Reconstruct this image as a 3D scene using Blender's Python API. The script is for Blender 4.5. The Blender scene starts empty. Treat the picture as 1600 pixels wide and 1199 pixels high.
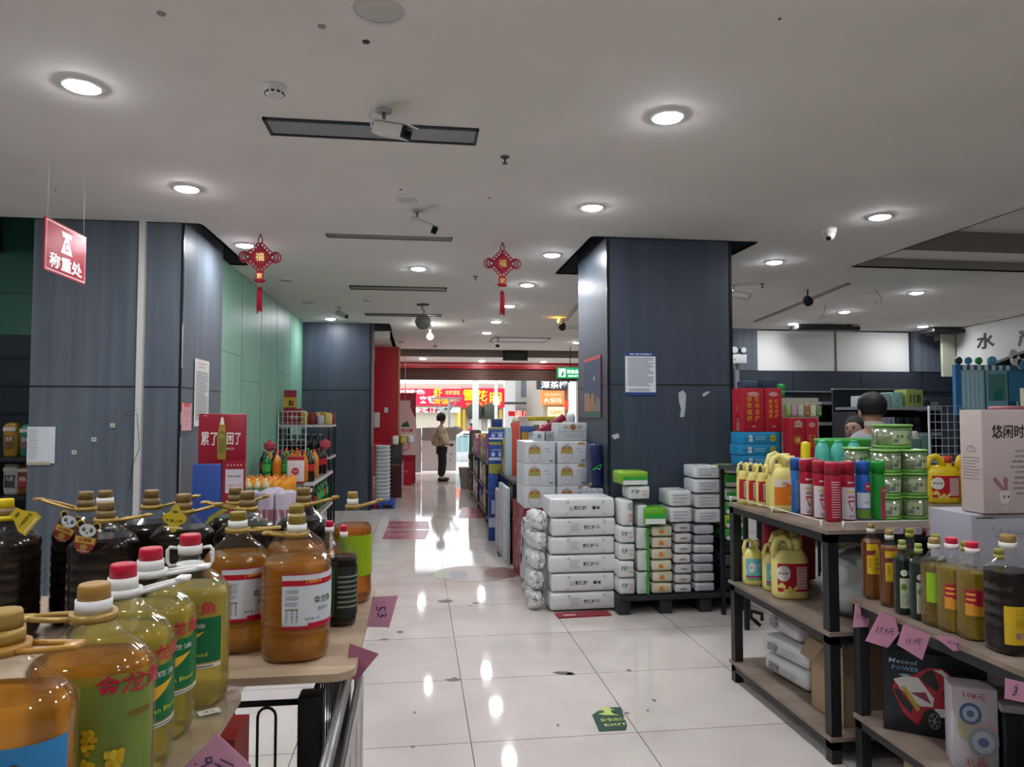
import bpy, math, random
from mathutils import Vector, Matrix
random.seed(7)
PI=math.pi
C=bpy.context.scene.collection
sc=bpy.context.scene
# ---------------------------------------------------------------- camera
CAM=Vector((0,0,1.58)); FOC=1100.0
YAW=math.radians(7.56); TILT=math.radians(2.52)
cd=bpy.data.cameras.new('camera'); cam=bpy.data.objects.new('camera',cd); C.objects.link(cam)
cd.sensor_fit='HORIZONTAL'; cd.sensor_width=36; cd.lens=FOC/1600*36; cd.clip_start=.05; cd.clip_end=300
cam.location=CAM; cam.rotation_euler=(PI/2+TILT,0,-YAW)
sc.camera=cam
# ---------------------------------------------------------------- exposure, world (overcast daylight)
sc.view_settings.view_transform='Standard'; sc.view_settings.look='None'
sc.view_settings.exposure=0.0; sc.view_settings.gamma=1.0; sc.view_settings.use_curve_mapping=False
w=bpy.data.worlds.new('sky'); sc.world=w; w.use_nodes=True
nt=w.node_tree; bg=nt.nodes['Background']; bg.inputs[1].default_value=2.4
tc=nt.nodes.new('ShaderNodeTexCoord'); nz=nt.nodes.new('ShaderNodeTexNoise'); nz.inputs['Scale'].default_value=2.5
cr=nt.nodes.new('ShaderNodeValToRGB'); cr.color_ramp.elements[0].color=(.80,.86,.93,1); cr.color_ramp.elements[1].color=(1,1,1,1)
nt.links.new(tc.outputs['Generated'],nz.inputs['Vector']); nt.links.new(nz.outputs['Fac'],cr.inputs[0]); nt.links.new(cr.outputs[0],bg.inputs[0])
sc.cycles.max_bounces=9; sc.cycles.diffuse_bounces=4; sc.cycles.glossy_bounces=4; sc.cycles.transmission_bounces=8
sc.cycles.transparent_max_bounces=12; sc.cycles.sample_clamp_indirect=4; sc.cycles.caustics_reflective=False; sc.cycles.caustics_refractive=False
sc.cycles.use_denoising=True
LAMP=335.0      # strength of the ceiling downlights
# ---------------------------------------------------------------- helpers: pixel of the photo -> point of the place
_f=Vector((math.sin(YAW)*math.cos(TILT),math.cos(YAW)*math.cos(TILT),math.sin(TILT)))
_r=Vector((math.cos(YAW),-math.sin(YAW),0)); _u=_r.cross(_f)
def ray(px,py): return _f+_r*((px-800)/FOC)+_u*((599.5-py)/FOC)
def WZ(px,py,z=0.0):
    d=ray(px,py); return CAM+d*((z-CAM.z)/d.z)
def WY(px,py,y):
    d=ray(px,py); return CAM+d*(y/d.y)
def WX(px,py,x):
    d=ray(px,py); return CAM+d*(x/d.x)
# ---------------------------------------------------------------- materials
def lin(h):
    h=h.lstrip('#'); o=[]
    for i in (0,2,4):
        c=int(h[i:i+2],16)/255; o.append(c/12.92 if c<=.04045 else ((c+.055)/1.055)**2.4)
    return (*o,1)
_mc={}
def P(h,r=.5,m=0.,e=0.,t=0.,ior=1.45,a=1.,coat=0.):
    k=(h,r,m,e,t,ior,a,coat)
    if k in _mc: return _mc[k]
    x=bpy.data.materials.new('paint_'+h); x.use_nodes=True; b=x.node_tree.nodes['Principled BSDF']
    b.inputs['Base Color'].default_value=lin(h); b.inputs['Roughness'].default_value=r; b.inputs['Metallic'].default_value=m
    if e: b.inputs['Emission Color'].default_value=lin(h); b.inputs['Emission Strength'].default_value=e
    b.inputs['Transmission Weight'].default_value=t; b.inputs['IOR'].default_value=ior; b.inputs['Alpha'].default_value=a
    b.inputs['Coat Weight'].default_value=coat
    _mc[k]=x; return x
def noisy(name,h1,h2,scale=(4,4,4),r=.5,detail=4,bump=0.,rvar=0.,lo=.35,hi=.65,obj=True,coat=0.,m=0.,spec=.5):
    if name in _mc: return _mc[name]
    x=bpy.data.materials.new(name); x.use_nodes=True; n=x.node_tree.nodes; l=x.node_tree.links; b=n['Principled BSDF']
    t=n.new('ShaderNodeTexCoord'); mp=n.new('ShaderNodeMapping'); mp.inputs['Scale'].default_value=scale
    z=n.new('ShaderNodeTexNoise'); z.inputs['Scale'].default_value=1; z.inputs['Detail'].default_value=detail
    c=n.new('ShaderNodeValToRGB'); c.color_ramp.elements[0].position=lo; c.color_ramp.elements[1].position=hi
    c.color_ramp.elements[0].color=lin(h1); c.color_ramp.elements[1].color=lin(h2)
    l.new(t.outputs['Object'],mp.inputs[0]); l.new(mp.outputs[0],z.inputs['Vector']); l.new(z.outputs['Fac'],c.inputs[0]); l.new(c.outputs[0],b.inputs['Base Color'])
    b.inputs['Roughness'].default_value=r; b.inputs['Coat Weight'].default_value=coat; b.inputs['Metallic'].default_value=m; b.inputs['Specular IOR Level'].default_value=spec
    if bump:
        bp=n.new('ShaderNodeBump'); bp.inputs['Strength'].default_value=bump; bp.inputs['Distance'].default_value=.01
        l.new(z.outputs['Fac'],bp.inputs['Height']); l.new(bp.outputs[0],b.inputs['Normal'])
    if rvar:
        mr=n.new('ShaderNodeMapRange'); mr.inputs[3].default_value=r; mr.inputs[4].default_value=r+rvar
        l.new(z.outputs['Fac'],mr.inputs[0]); l.new(mr.outputs[0],b.inputs['Roughness'])
    _mc[name]=x; return x
def film(name,h,fac=.12,rough=.05,tint=1.0,milk=.3):
    """clear thin plastic: mostly see-through, the rest a glossy sheet of colour h"""
    if name in _mc: return _mc[name]
    x=bpy.data.materials.new(name); x.use_nodes=True; n=x.node_tree.nodes; l=x.node_tree.links
    n.remove(n['Principled BSDF']); o=n['Material Output']
    tr=n.new('ShaderNodeBsdfTransparent'); tr.inputs[0].default_value=tuple(c*tint+(1-tint) if i<3 else 1 for i,c in enumerate(lin(h)))
    pb=n.new('ShaderNodeBsdfGlossy'); pb.inputs['Color'].default_value=(1,1,1,1); pb.inputs['Roughness'].default_value=rough
    fr=n.new('ShaderNodeLayerWeight'); fr.inputs[0].default_value=.5; pw=n.new('ShaderNodeMath'); pw.operation='POWER'; pw.inputs[1].default_value=3.0
    ad=n.new('ShaderNodeMath'); ad.operation='MULTIPLY_ADD'; ad.inputs[1].default_value=.42; ad.inputs[2].default_value=fac*.5; ad.use_clamp=True
    mx=n.new('ShaderNodeMixShader'); df=n.new('ShaderNodeBsdfDiffuse'); df.inputs[0].default_value=lin(h); m2=n.new('ShaderNodeMixShader'); m2.inputs[0].default_value=fac*milk
    l.new(fr.outputs['Facing'],pw.inputs[0]); l.new(pw.outputs[0],ad.inputs[0]); l.new(ad.outputs[0],mx.inputs[0]); l.new(tr.outputs[0],m2.inputs[1]); l.new(df.outputs[0],m2.inputs[2])
    l.new(m2.outputs[0],mx.inputs[1]); l.new(pb.outputs[0],mx.inputs[2]); l.new(mx.outputs[0],o.inputs[0])
    _mc[name]=x; return x
def oilm(h):
    """see-through coloured oil: lets light through with its colour, scatters a little, shines at the rim"""
    k='oil_'+h
    if k in _mc: return _mc[k]
    x=bpy.data.materials.new(k); x.use_nodes=True; n=x.node_tree.nodes; l=x.node_tree.links; n.remove(n['Principled BSDF']); o=n['Material Output']; c=lin(h)
    rf=n.new('ShaderNodeBsdfRefraction'); rf.inputs['Color'].default_value=(*[v**.32 for v in c[:3]],1); rf.inputs['IOR'].default_value=1.18; rf.inputs['Roughness'].default_value=.03
    tr=n.new('ShaderNodeBsdfTransparent'); tr.inputs[0].default_value=(*[v**.32 for v in c[:3]],1)
    tl=n.new('ShaderNodeBsdfTranslucent'); tl.inputs[0].default_value=c; df=n.new('ShaderNodeBsdfDiffuse'); df.inputs[0].default_value=c
    a=n.new('ShaderNodeMixShader'); a.inputs[0].default_value=.5; l.new(tl.outputs[0],a.inputs[1]); l.new(df.outputs[0],a.inputs[2])
    b=n.new('ShaderNodeMixShader'); b.inputs[0].default_value=.45; l.new(tr.outputs[0],b.inputs[1]); l.new(rf.outputs[0],b.inputs[2])
    d=n.new('ShaderNodeMixShader'); d.inputs[0].default_value=.36; l.new(b.outputs[0],d.inputs[1]); l.new(a.outputs[0],d.inputs[2])
    fr=n.new('ShaderNodeFresnel'); fr.inputs[0].default_value=1.4; gl=n.new('ShaderNodeBsdfGlossy'); gl.inputs['Roughness'].default_value=.05
    e=n.new('ShaderNodeMixShader'); l.new(fr.outputs[0],e.inputs[0]); l.new(d.outputs[0],e.inputs[1]); l.new(gl.outputs[0],e.inputs[2]); l.new(e.outputs[0],o.inputs[0])
    _mc[k]=x; return x
CLEAR=film('clear_plastic','f2f4f2',.06,.06,.1,milk=.1)
# ---------------------------------------------------------------- text meshes
_tc={}
def tmesh(s,bold=0.0):
    k=(s,bold)
    if k not in _tc:
        c=bpy.data.curves.new('t','FONT'); c.body=s; c.size=1; c.resolution_u=1; c.align_x='CENTER'; c.align_y='CENTER'; c.offset=bold
        c.fill_mode='FRONT'
        o=bpy.data.objects.new('t',c); C.objects.link(o); dg=bpy.context.evaluated_depsgraph_get()
        me=o.evaluated_get(dg).to_mesh()
        vs=[(v.co.x,v.co.y) for v in me.vertices]; fs=[tuple(p.vertices) for p in me.polygons]
        bpy.data.objects.remove(o); bpy.data.curves.remove(c)
        if vs:
            x0=min(v[0] for v in vs);x1=max(v[0] for v in vs);y0=min(v[1] for v in vs);y1=max(v[1] for v in vs)
            cx,cy=(x0+x1)/2,(y0+y1)/2; vs=[(a-cx,b-cy) for a,b in vs]; _tc[k]=(vs,fs,x1-x0,y1-y0)
        else: _tc[k]=([],[],1,1)
    return _tc[k]
# ---------------------------------------------------------------- geometry builder
class Flat:
    """a plane: origin o, unit axes x,y"""
    def __init__(s,o,x,y): s.o=Vector(o); s.x=Vector(x).normalized(); s.y=Vector(y).normalized(); s.n=s.x.cross(s.y)
    curved=False
    def __call__(s,u,v,off=0): return s.o+s.x*u+s.y*v+s.n*off
class Wrap:
    """wraps a label round a lofted body; u is arc length from angle th"""
    curved=True
    def __init__(s,prof,rx,ry,e,th,c=(0,0,0)): s.p=prof;s.rx=rx;s.ry=ry;s.e=e;s.th=th;s.R=(rx+ry)/2;s.c=Vector(c)
    def __call__(s,u,v,off=0):
        k=interp(s.p,v); a=s.th+u/s.R; r=serad(a,s.rx*k,s.ry*k,s.e)+off
        return s.c+Vector((math.cos(a)*r,math.sin(a)*r,v))
def interp(p,z):
    if z<=p[0][0]: return p[0][1]
    for (a,b),(c,d) in zip(p,p[1:]):
        if z<=c: return b+(d-b)*(z-a)/(c-a) if c>a else d
    return p[-1][1]
def serad(a,rx,ry,e):
    c,s=abs(math.cos(a)),abs(math.sin(a)); return ((c/rx)**e+(s/ry)**e)**(-1/e)
FRONT=lambda x,y,z:Flat((x,y,z),(1,0,0),(0,0,1))       # faces -Y
LEFT=lambda x,y,z:Flat((x,y,z),(0,-1,0),(0,0,1))       # faces -X
RIGHT=lambda x,y,z:Flat((x,y,z),(0,1,0),(0,0,1))       # faces +X
UP=lambda x,y,z:Flat((x,y,z),(1,0,0),(0,1,0))          # faces +Z
DOWN=lambda x,y,z:Flat((x,y,z),(1,0,0),(0,-1,0))
class G:
    def __init__(s): s.v=[];s.f=[];s.i=[];s.s=[];s.m=[];s.X=None
    def mi(s,m):
        if m not in s.m: s.m.append(m)
        return s.m.index(m)
    def add(s,vs,fs,m,sm=False):
        b=len(s.v)
        if s.X is not None: vs=[s.X@Vector(v) for v in vs]
        s.v+= [tuple(v) for v in vs]; k=s.mi(m)
        for f in fs: s.f.append(tuple(b+i for i in f)); s.i.append(k); s.s.append(sm)
        return s
    def box(s,x0,x1,y0,y1,z0,z1,m,r=0.):
        if r: return s.rbox(x0,x1,y0,y1,z0,z1,m,r)
        v=[(x,y,z) for z in (z0,z1) for y in (y0,y1) for x in (x0,x1)]
        return s.add(v,[(0,2,3,1),(4,5,7,6),(0,1,5,4),(2,6,7,3),(0,4,6,2),(1,3,7,5)],m)
    def rbox(s,x0,x1,y0,y1,z0,z1,m,r=.01,n=1,wob=0.,puff=0.,seed=0):
        h=[(x1-x0)/2,(y1-y0)/2,(z1-z0)/2]; c=[(x1+x0)/2,(y1+y0)/2,(z1+z0)/2]; r=min(r,*h); rd=random.Random(seed)
        def ax(q):
            inner=[-(q-r)+2*(q-r)*i/n for i in range(n+1)] if q>r+1e-6 else [0]
            return [-q,-q+r*.35]+inner+[q-r*.35,q]
        A=[ax(q) for q in h]; idx={}; V=[]; Fs=[]
        def vid(i,j,k):
            if (i,j,k) in idx: return idx[i,j,k]
            p=Vector((A[0][i],A[1][j],A[2][k])); q=Vector([max(-(h[a]-r),min(h[a]-r,p[a])) for a in range(3)]); d=p-q
            if d.length>1e-9: p=q+d.normalized()*r
            if puff:
                for a in range(3):
                    o=[b for b in range(3) if b!=a]
                    kf=(1-(p[o[0]]/h[o[0]])**2)*(1-(p[o[1]]/h[o[1]])**2)
                    if abs(p[a])>h[a]-r-1e-6: p[a]+=math.copysign(puff*max(0,kf),p[a])
            if wob: p+=Vector([rd.uniform(-wob,wob) for _ in range(3)])
            V.append((p.x+c[0],p.y+c[1],p.z+c[2])); idx[i,j,k]=len(V)-1; return idx[i,j,k]
        N=[len(a)-1 for a in A]
        for a,b,cx in ((0,1,2),(1,2,0),(2,0,1)):
            for i in range(N[a]):
                for j in range(N[b]):
                    for e in (0,N[cx]):
                        def g(ii,jj):
                            t=[0,0,0]; t[a]=ii;t[b]=jj;t[cx]=e; return vid(*t)
                        q=(g(i,j),g(i+1,j),g(i+1,j+1),g(i,j+1)); Fs.append(q if e else q[::-1])
        return s.add(V,Fs,m,True)
    def loft(s,prof,m,rx=1.,ry=None,e=2,seg=24,c=(0,0,0),cap=True,th0=0.,sm=True,axis=None):
        """prof = (z,k) pairs, section a superellipse rx*k, ry*k"""
        ry=ry or rx; V=[];Fs=[]; n=len(prof); full=True
        for z,k in prof:
            for i in range(seg):
                a=th0+2*PI*i/seg; r=serad(a,rx,ry,e)*max(k,1e-5)
                V.append((math.cos(a)*r,math.sin(a)*r,z))
        for j in range(n-1):
            for i in range(seg):
                i2=(i+1)%seg; Fs.append((j*seg+i,j*seg+i2,(j+1)*seg+i2,(j+1)*seg+i))
        M=axis.to_matrix().to_4x4() if isinstance(axis,(Matrix,)) else None
        if axis is not None and not isinstance(axis,Matrix):
            q=Vector((0,0,1)).rotation_difference(Vector(axis)); V=[q@Vector(v) for v in V]
        V=[Vector(v)+Vector(c) for v in V]
        s.add(V,Fs,m,sm)
        if cap:
            b=len(s.v)-len(V); k=s.mi(m)
            s.f.append(tuple(b+i for i in range(seg))[::-1]); s.i.append(k); s.s.append(False)
            s.f.append(tuple(b+(n-1)*seg+i for i in range(seg))); s.i.append(k); s.s.append(False)
        return s
    def cyl(s,c,r,h,m,seg=20,axis=None,r2=None): return s.loft([(0,r),(h,r2 if r2 is not None else r)],m,1,1,2,seg,c,True,axis=axis)
    def tube(s,pts,r,m,seg=6,closed=False):
        pts=[Vector(p) for p in pts]; n=len(pts); V=[];Fs=[]; prev=None
        for i,p in enumerate(pts):
            if closed: t=(pts[(i+1)%n]-pts[i-1])
            else: t=(pts[min(i+1,n-1)]-pts[max(i-1,0)])
            t.normalize()
            if prev is None:
                a=Vector((0,0,1)) if abs(t.z)<.9 else Vector((1,0,0)); x=t.cross(a).normalized()
            else: x=(prev-t*prev.dot(t)).normalized()
            prev=x; y=t.cross(x); rr=r[i] if isinstance(r,(list,tuple)) else r
            for k in range(seg): a=2*PI*k/seg; V.append(p+x*math.cos(a)*rr+y*math.sin(a)*rr)
        for i in range(n if closed else n-1):
            for k in range(seg):
                a=i*seg+k;b=i*seg+(k+1)%seg;c=((i+1)%n)*seg+(k+1)%seg;d=((i+1)%n)*seg+k; Fs.append((a,b,c,d))
        if not closed: Fs+=[tuple(range(seg))[::-1],tuple((n-1)*seg+k for k in range(seg))]
        return s.add(V,Fs,m,True)
    # ---- drawing on a surface map S(u,v,off)
    def rect(s,S,u0,u1,v0,v1,m,off=.0006):
        nu=max(1,int(abs(u1-u0)/.012)) if S.curved else 1; nv=(3 if S.curved else 1); V=[];Fs=[]
        for j in range(nv+1):
            for i in range(nu+1): V.append(S(u0+(u1-u0)*i/nu,v0+(v1-v0)*j/nv,off))
        for j in range(nv):
            for i in range(nu): a=j*(nu+1)+i; Fs.append((a,a+1,a+nu+2,a+nu+1))
        return s.add(V,Fs,m,S.curved)
    def pl(s,S,pts,m,off=.0008,cu=0,cv=0,k=1.):
        pts=[(cu+u*k,cv+v*k) for u,v in pts]
        if not S.curved: return s.add([S(u,v,off) for u,v in pts],[tuple(range(len(pts)))],m)
        def clip(P_,a,sg):      # keep sg*(u-a)>=0
            o=[]
            for i in range(len(P_)):
                p,q=P_[i-1],P_[i]; dp,dq=sg*(p[0]-a),sg*(q[0]-a)
                if dp*dq<0: t=dp/(dp-dq); o.append((a,p[1]+(q[1]-p[1])*t))
                if dq>=0: o.append(q)
            return o
        u0,u1=min(p[0] for p in pts),max(p[0] for p in pts); n=max(1,int((u1-u0)/.006)+1)
        for i in range(n):
            a,b=u0+(u1-u0)*i/n,u0+(u1-u0)*(i+1)/n; q=clip(clip(pts,a,1),b,-1)
            if len(q)>2: s.add([S(u,v,off) for u,v in q],[tuple(range(len(q)))],m)
        return s
    def vtxt(s,S,t,cu,cv,size,m,off=.0012,gap=1.12,**k):
        for i,c in enumerate(t): s.txt(S,c,cu,cv-(i-(len(t)-1)/2)*size*gap,size,m,off,**k)
        return s
    def disc(s,S,cu,cv,r,m,off=.0008,ry=None,n=20,a0=0,a1=2*PI):
        ry=ry or r; full=abs(a1-a0)>6.28
        pts=[(cu+r*math.cos(a0+(a1-a0)*i/(n if full else n-1)),cv+ry*math.sin(a0+(a1-a0)*i/(n if full else n-1))) for i in range(n)]
        return s.pl(S,pts,m,off)
    def line(s,S,pts,w,m,off=.0009):
        for (a,b),(c,d) in zip(pts,pts[1:]):
            dx,dy=c-a,d-b; L=math.hypot(dx,dy) or 1; nx,ny=-dy/L*w/2,dx/L*w/2; ex,ey=dx/L*w*.3,dy/L*w*.3
            s.pl(S,[(a+nx-ex,b+ny-ey),(a-nx-ex,b-ny-ey),(c-nx+ex,d-ny+ey),(c+nx+ex,d+ny+ey)][::1],m,off)
        return s
    def txt(s,S,t,cu,cv,size,m,off=.0012,w=None,bold=0.,rot=0.,sh=0.,xs=1.):
        vs,fs,W,H=tmesh(t,bold); k=size/max(H,.3) if len(t)<1 else size
        kx=k*xs
        if w: kx=w/W
        ca,sa=math.cos(rot),math.sin(rot)
        V=[]
        for x,y in vs:
            x2=x*kx+y*k*sh; y2=y*k; V.append(S(cu+x2*ca-y2*sa,cv+x2*sa+y2*ca,off))
        return s.add(V,fs,m)
    def lines(s,S,u0,u1,v0,v1,n,m,off=.001,th=.35,seed=1):
        rd=random.Random(seed); st=(v1-v0)/n
        for i in range(n):
            v=v1-(i+.5)*st; e=u1-(u1-u0)*rd.choice([0,0,.05,.3])*rd.random()
            s.rect(S,u0,e,v-st*th/2,v+st*th/2,m,off)
        return s
    def mesh(s,name):
        me=bpy.data.meshes.new(name); me.from_pydata(s.v,[],s.f)
        for m in s.m: me.materials.append(m)
        me.polygons.foreach_set('material_index',s.i); me.polygons.foreach_set('use_smooth',s.s); me.update(); return me
    def build(s,name,parent=None,loc=None,rz=None):
        o=bpy.data.objects.new(name,s.mesh(name)); C.objects.link(o)
        if parent is not None: o.parent=parent
        if loc is not None: o.location=loc
        if rz is not None: o.rotation_euler[2]=rz
        return o
def tag(o,label=None,cat=None,group=None,kind=None):
    if label: o['label']=label
    if cat: o['category']=cat
    if group: o['group']=group
    if kind: o['kind']=kind
    return o
def thing(name,label,cat,loc=(0,0,0),rz=0.,group=None):
    o=bpy.data.objects.new(name,None); C.objects.link(o); o.empty_display_size=.05
    o.location=loc; o.rotation_euler=(0,0,rz); return tag(o,label,cat,group)
def one(g,name,label,cat,loc=(0,0,0),rz=0.,group=None): return tag(g.build(name,None,loc,rz),label,cat,group)
def struct(g,name,label=None): return tag(g.build(name),label,None,None,'structure')
def kids(o): return [c for c in C.objects if c.parent is o] if False else list(o.children)
def dup(o,loc,rz=None,label=None,group=None,par=None,scale=None):
    c=o.copy(); C.objects.link(c)
    if par is not None: c.parent=par
    if par is None:
        c.location=loc
        if rz is not None: c.rotation_euler[2]=rz
        if label: c['label']=label
        if group: c['group']=group
        if scale: c.scale=(scale,)*3
    for ch in _ch.get(o,()) : dupc(ch,c)
    if o in _ch: _ch[c]=[k for k in _ch[o]]
    return c
_ch={}
def dupc(o,par):
    c=o.copy(); C.objects.link(c); c.parent=par
    for ch in _ch.get(o,()): dupc(ch,c)
def proto(o):
    """remember the parts below o so that dup() can copy them"""
    def rec(x):
        k=[y for y in C.objects if y.parent==x]
        if k: _ch[x]=k
        for y in k: rec(y)
    rec(o); return o
ORD=['first','second','third','fourth','fifth','sixth','seventh','eighth','ninth','tenth','eleventh','twelfth','thirteenth','fourteenth','fifteenth','sixteenth']
# ================================================================ the setting
H=3.1
SLATE=noisy('slate_panel','5a626b','666e76',(14,14,.7),.42,3,rvar=.10,spec=.12)
SLATE2=noisy('slate_panel_right','333c48','3c4552',(14,14,.7),.36,3,rvar=.10,spec=.4)
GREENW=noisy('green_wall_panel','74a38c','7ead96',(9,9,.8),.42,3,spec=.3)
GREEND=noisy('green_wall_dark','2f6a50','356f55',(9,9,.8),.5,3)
CEIL=noisy('ceiling_paint','e9e6e1','efece7',(1.3,1.3,1.3),.85,3)
BLK=P('101316',.4); DARK=P('1b2026',.5)
def floor_mat():
    x=bpy.data.materials.new('glossy_white_tile'); x.use_nodes=True; n=x.node_tree.nodes; l=x.node_tree.links; b=n['Principled BSDF']
    t=n.new('ShaderNodeTexCoord'); mp=n.new('ShaderNodeMapping'); mp.inputs['Location'].default_value=(-.26+.83*20,-3.46+.812*20,0)
    br=n.new('ShaderNodeTexBrick'); br.offset=0; br.squash=1; br.inputs['Scale'].default_value=1; br.inputs['Brick Width'].default_value=.83; br.inputs['Row Height'].default_value=.812
    br.inputs['Mortar Size'].default_value=.0022; br.inputs['Mortar Smooth'].default_value=0; br.inputs['Bias'].default_value=0
    br.inputs['Color1'].default_value=(1,1,1,1); br.inputs['Color2'].default_value=(.93,.93,.93,1); br.inputs['Mortar'].default_value=(.16,.15,.14,1)
    z=n.new('ShaderNodeTexNoise'); z.inputs['Scale'].default_value=1.6; z.inputs['Detail'].default_value=6; z.inputs['Distortion'].default_value=1.5
    c=n.new('ShaderNodeValToRGB'); c.color_ramp.elements[0].position=.3; c.color_ramp.elements[1].position=.7
    c.color_ramp.elements[0].color=lin('c6beb6'); c.color_ramp.elements[1].color=lin('d5cec6')
    mx=n.new('ShaderNodeMix'); mx.data_type='RGBA'; mx.blend_type='MULTIPLY'; mx.inputs[0].default_value=1
    l.new(t.outputs['Object'],mp.inputs[0]); l.new(mp.outputs[0],br.inputs['Vector']); l.new(t.outputs['Object'],z.inputs['Vector']); l.new(z.outputs['Fac'],c.inputs[0])
    l.new(c.outputs[0],mx.inputs[6]); l.new(br.outputs['Color'],mx.inputs[7]); l.new(mx.outputs[2],b.inputs['Base Color'])
    z2=n.new('ShaderNodeTexNoise'); z2.inputs['Scale'].default_value=5; z2.inputs['Detail'].default_value=5
    mr=n.new('ShaderNodeMapRange'); mr.inputs[3].default_value=.02; mr.inputs[4].default_value=.085; l.new(t.outputs['Object'],z2.inputs['Vector']); l.new(z2.outputs['Fac'],mr.inputs[0]); l.new(mr.outputs[0],b.inputs['Roughness'])
    b.inputs['IOR'].default_value=1.6
    return x
FX0,FX1,FY0,FY1=-5.2,11.5,-3.2,18.9
g=G(); g.box(FX0,FX1,FY0,FY1,-.12,0,floor_mat())
st=P('5c554d',.5); F=UP(0,0,0)
for px,py,a,b in [(697,940,16,5),(880,1052,18,4),(708,1063,14,4),(892,1054,9,3),(743,943,7,2.5),(600,1000,8,2),(661,950,5,1.5),(983,1048,4,2),(645,1168,4,2),(648,1114,3,2),(1022,1095,3,2.5),(872,1134,3,2.5),(980,1115,4,2),(1012,1111,3,1.5),(735,947,6,1.6),(624,988,6,3)]:
    p=WZ(px,py); k=p.y/1100; n=9; rr=[random.uniform(.6,1.1) for _ in range(n)]
    g.pl(F,[(p.x+a*k*rr[i]*math.cos(2*PI*i/n),p.y+b*k*rr[i]*2.6*math.sin(2*PI*i/n)) for i in range(n)],st,.0008)
struct(g,'floor','glossy white tiled shop floor with thin dark joints')
# ceiling with openings
def slab(xs,ys,z0,z1,holes,mat,g=None):
    g=g or G()
    for i in range(len(xs)-1):
        for j in range(len(ys)-1):
            cx,cy=(xs[i]+xs[i+1])/2,(ys[j]+ys[j+1])/2
            if any(a<cx<b and c<cy<d for a,b,c,d in holes): continue
            g.box(xs[i],xs[i+1],ys[j],ys[j+1],z0,z1,mat)
    return g
holes=[(-3.9,-1.74,5.84,7.4),(1.47,2.95,5.82,7.42),(4.42,FX1,FY0,6.67),(-.8,-.5,11.9,12.9)]
xs=sorted({FX0,FX1,-3.9,-1.74,1.47,2.95,4.42,-.8,-.5}); ys=sorted({FY0,16.4,5.84,7.4,5.82,7.42,6.67,11.9,12.9})
g=slab(xs,ys,H,H+.012,holes,CEIL)
g.box(4.42,FX1,6.3,6.67,3.20,3.22,CEIL); g.box(4.42,4.62,FY0,6.3,3.20,3.22,CEIL); g.box(4.62,FX1,FY0,6.3,3.40,3.42,CEIL); g.box(4.60,4.62,FY0,6.3,3.2,3.42,CEIL); g.box(4.62,FX1,6.28,6.30,3.2,3.42,P('8d8a86',.8)); g.box(4.40,4.42,FY0,6.67,H,3.22,CEIL); g.box(4.42,FX1,6.67,6.69,H,3.22,P('a09c97',.8))
struct(g,'ceiling','flat painted ceiling with cut-outs round the pillars')
g=G()
for a,b,c,d in (holes[0],holes[1],holes[3]):
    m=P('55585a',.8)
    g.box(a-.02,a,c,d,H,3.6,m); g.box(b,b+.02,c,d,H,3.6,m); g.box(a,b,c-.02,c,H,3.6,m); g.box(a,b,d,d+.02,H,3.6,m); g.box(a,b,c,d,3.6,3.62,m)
struct(g,'trim_1','dark boxed recess above each ceiling cut-out')
g=G(); g.box(-.5,5.0,16.4,16.75,3.1,3.25,P('6b655d',.8)); g.box(-.5,5.0,16.75,18.5,2.95,3.1,CEIL); g.box(FX0,-.5,12.9,18.5,2.95,3.09,CEIL); g.box(-.52,-.5,12.9,16.8,2.95,3.09,P('a9a39b',.8))  # brown strip: the dark of the shadow gap is put into its colour
g.box(-.5,5,16.73,16.75,2.95,3.25,P('8a847c',.8))
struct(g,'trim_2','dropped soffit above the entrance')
# walls
WALLG=P('8d9296',.7)
g=G(); g.box(FX0-.1,FX0,FY0,7.2,0,3.5,WALLG); struct(g,'wall_left')
g=G(); g.box(FX0,FX1,FY0-.1,FY0,0,3.5,WALLG); struct(g,'wall_back')
g=G(); g.box(FX1,FX1+.1,FY0,12,0,3.5,WALLG); struct(g,'wall_right')
g=G()   # green wall seen left of the pillar, with a dark slatted lower half
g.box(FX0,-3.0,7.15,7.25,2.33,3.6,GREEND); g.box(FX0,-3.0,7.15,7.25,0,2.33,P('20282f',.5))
for z in (2.72,): g.box(FX0,-3,7.145,7.15,z,z+.006,BLK)
for z in (2.1,1.84,1.58,1.32): g.box(FX0,-3,7.14,7.15,z,z+.015,BLK); g.box(FX0,-3,7.142,7.15,z+.03,z+.15,P('222b33',.45))
struct(g,'wall_green_far')
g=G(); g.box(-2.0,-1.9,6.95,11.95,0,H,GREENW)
for y in (7.9,8.86,9.82,10.78): g.box(-1.9,-1.898,y,y+.006,0,H,P('4c6b5e',.6))
for z,y0,y1 in ((2.2,6.95,7.9),(1.95,7.9,8.86),(2.15,9.82,10.78)): g.box(-1.9,-1.898,y0,y1,z,z+.005,P('4c6b5e',.6))
struct(g,'wall_green','pale green panelled side wall')
def pillar(x0,x1,y0,y1,mat,name,label,seam,lw=.05):
    g=G(); g.box(x0,x1,y0,y1,0,3.6,mat)
    for z in seam: g.box(x0-.002,x1+.002,y0-.002,y1+.002,z,z+.012,P('14181c',.5))
    return g
g=pillar(-2.96,-1.86,5.84,6.98,SLATE,'','',(1.79,))
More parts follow.
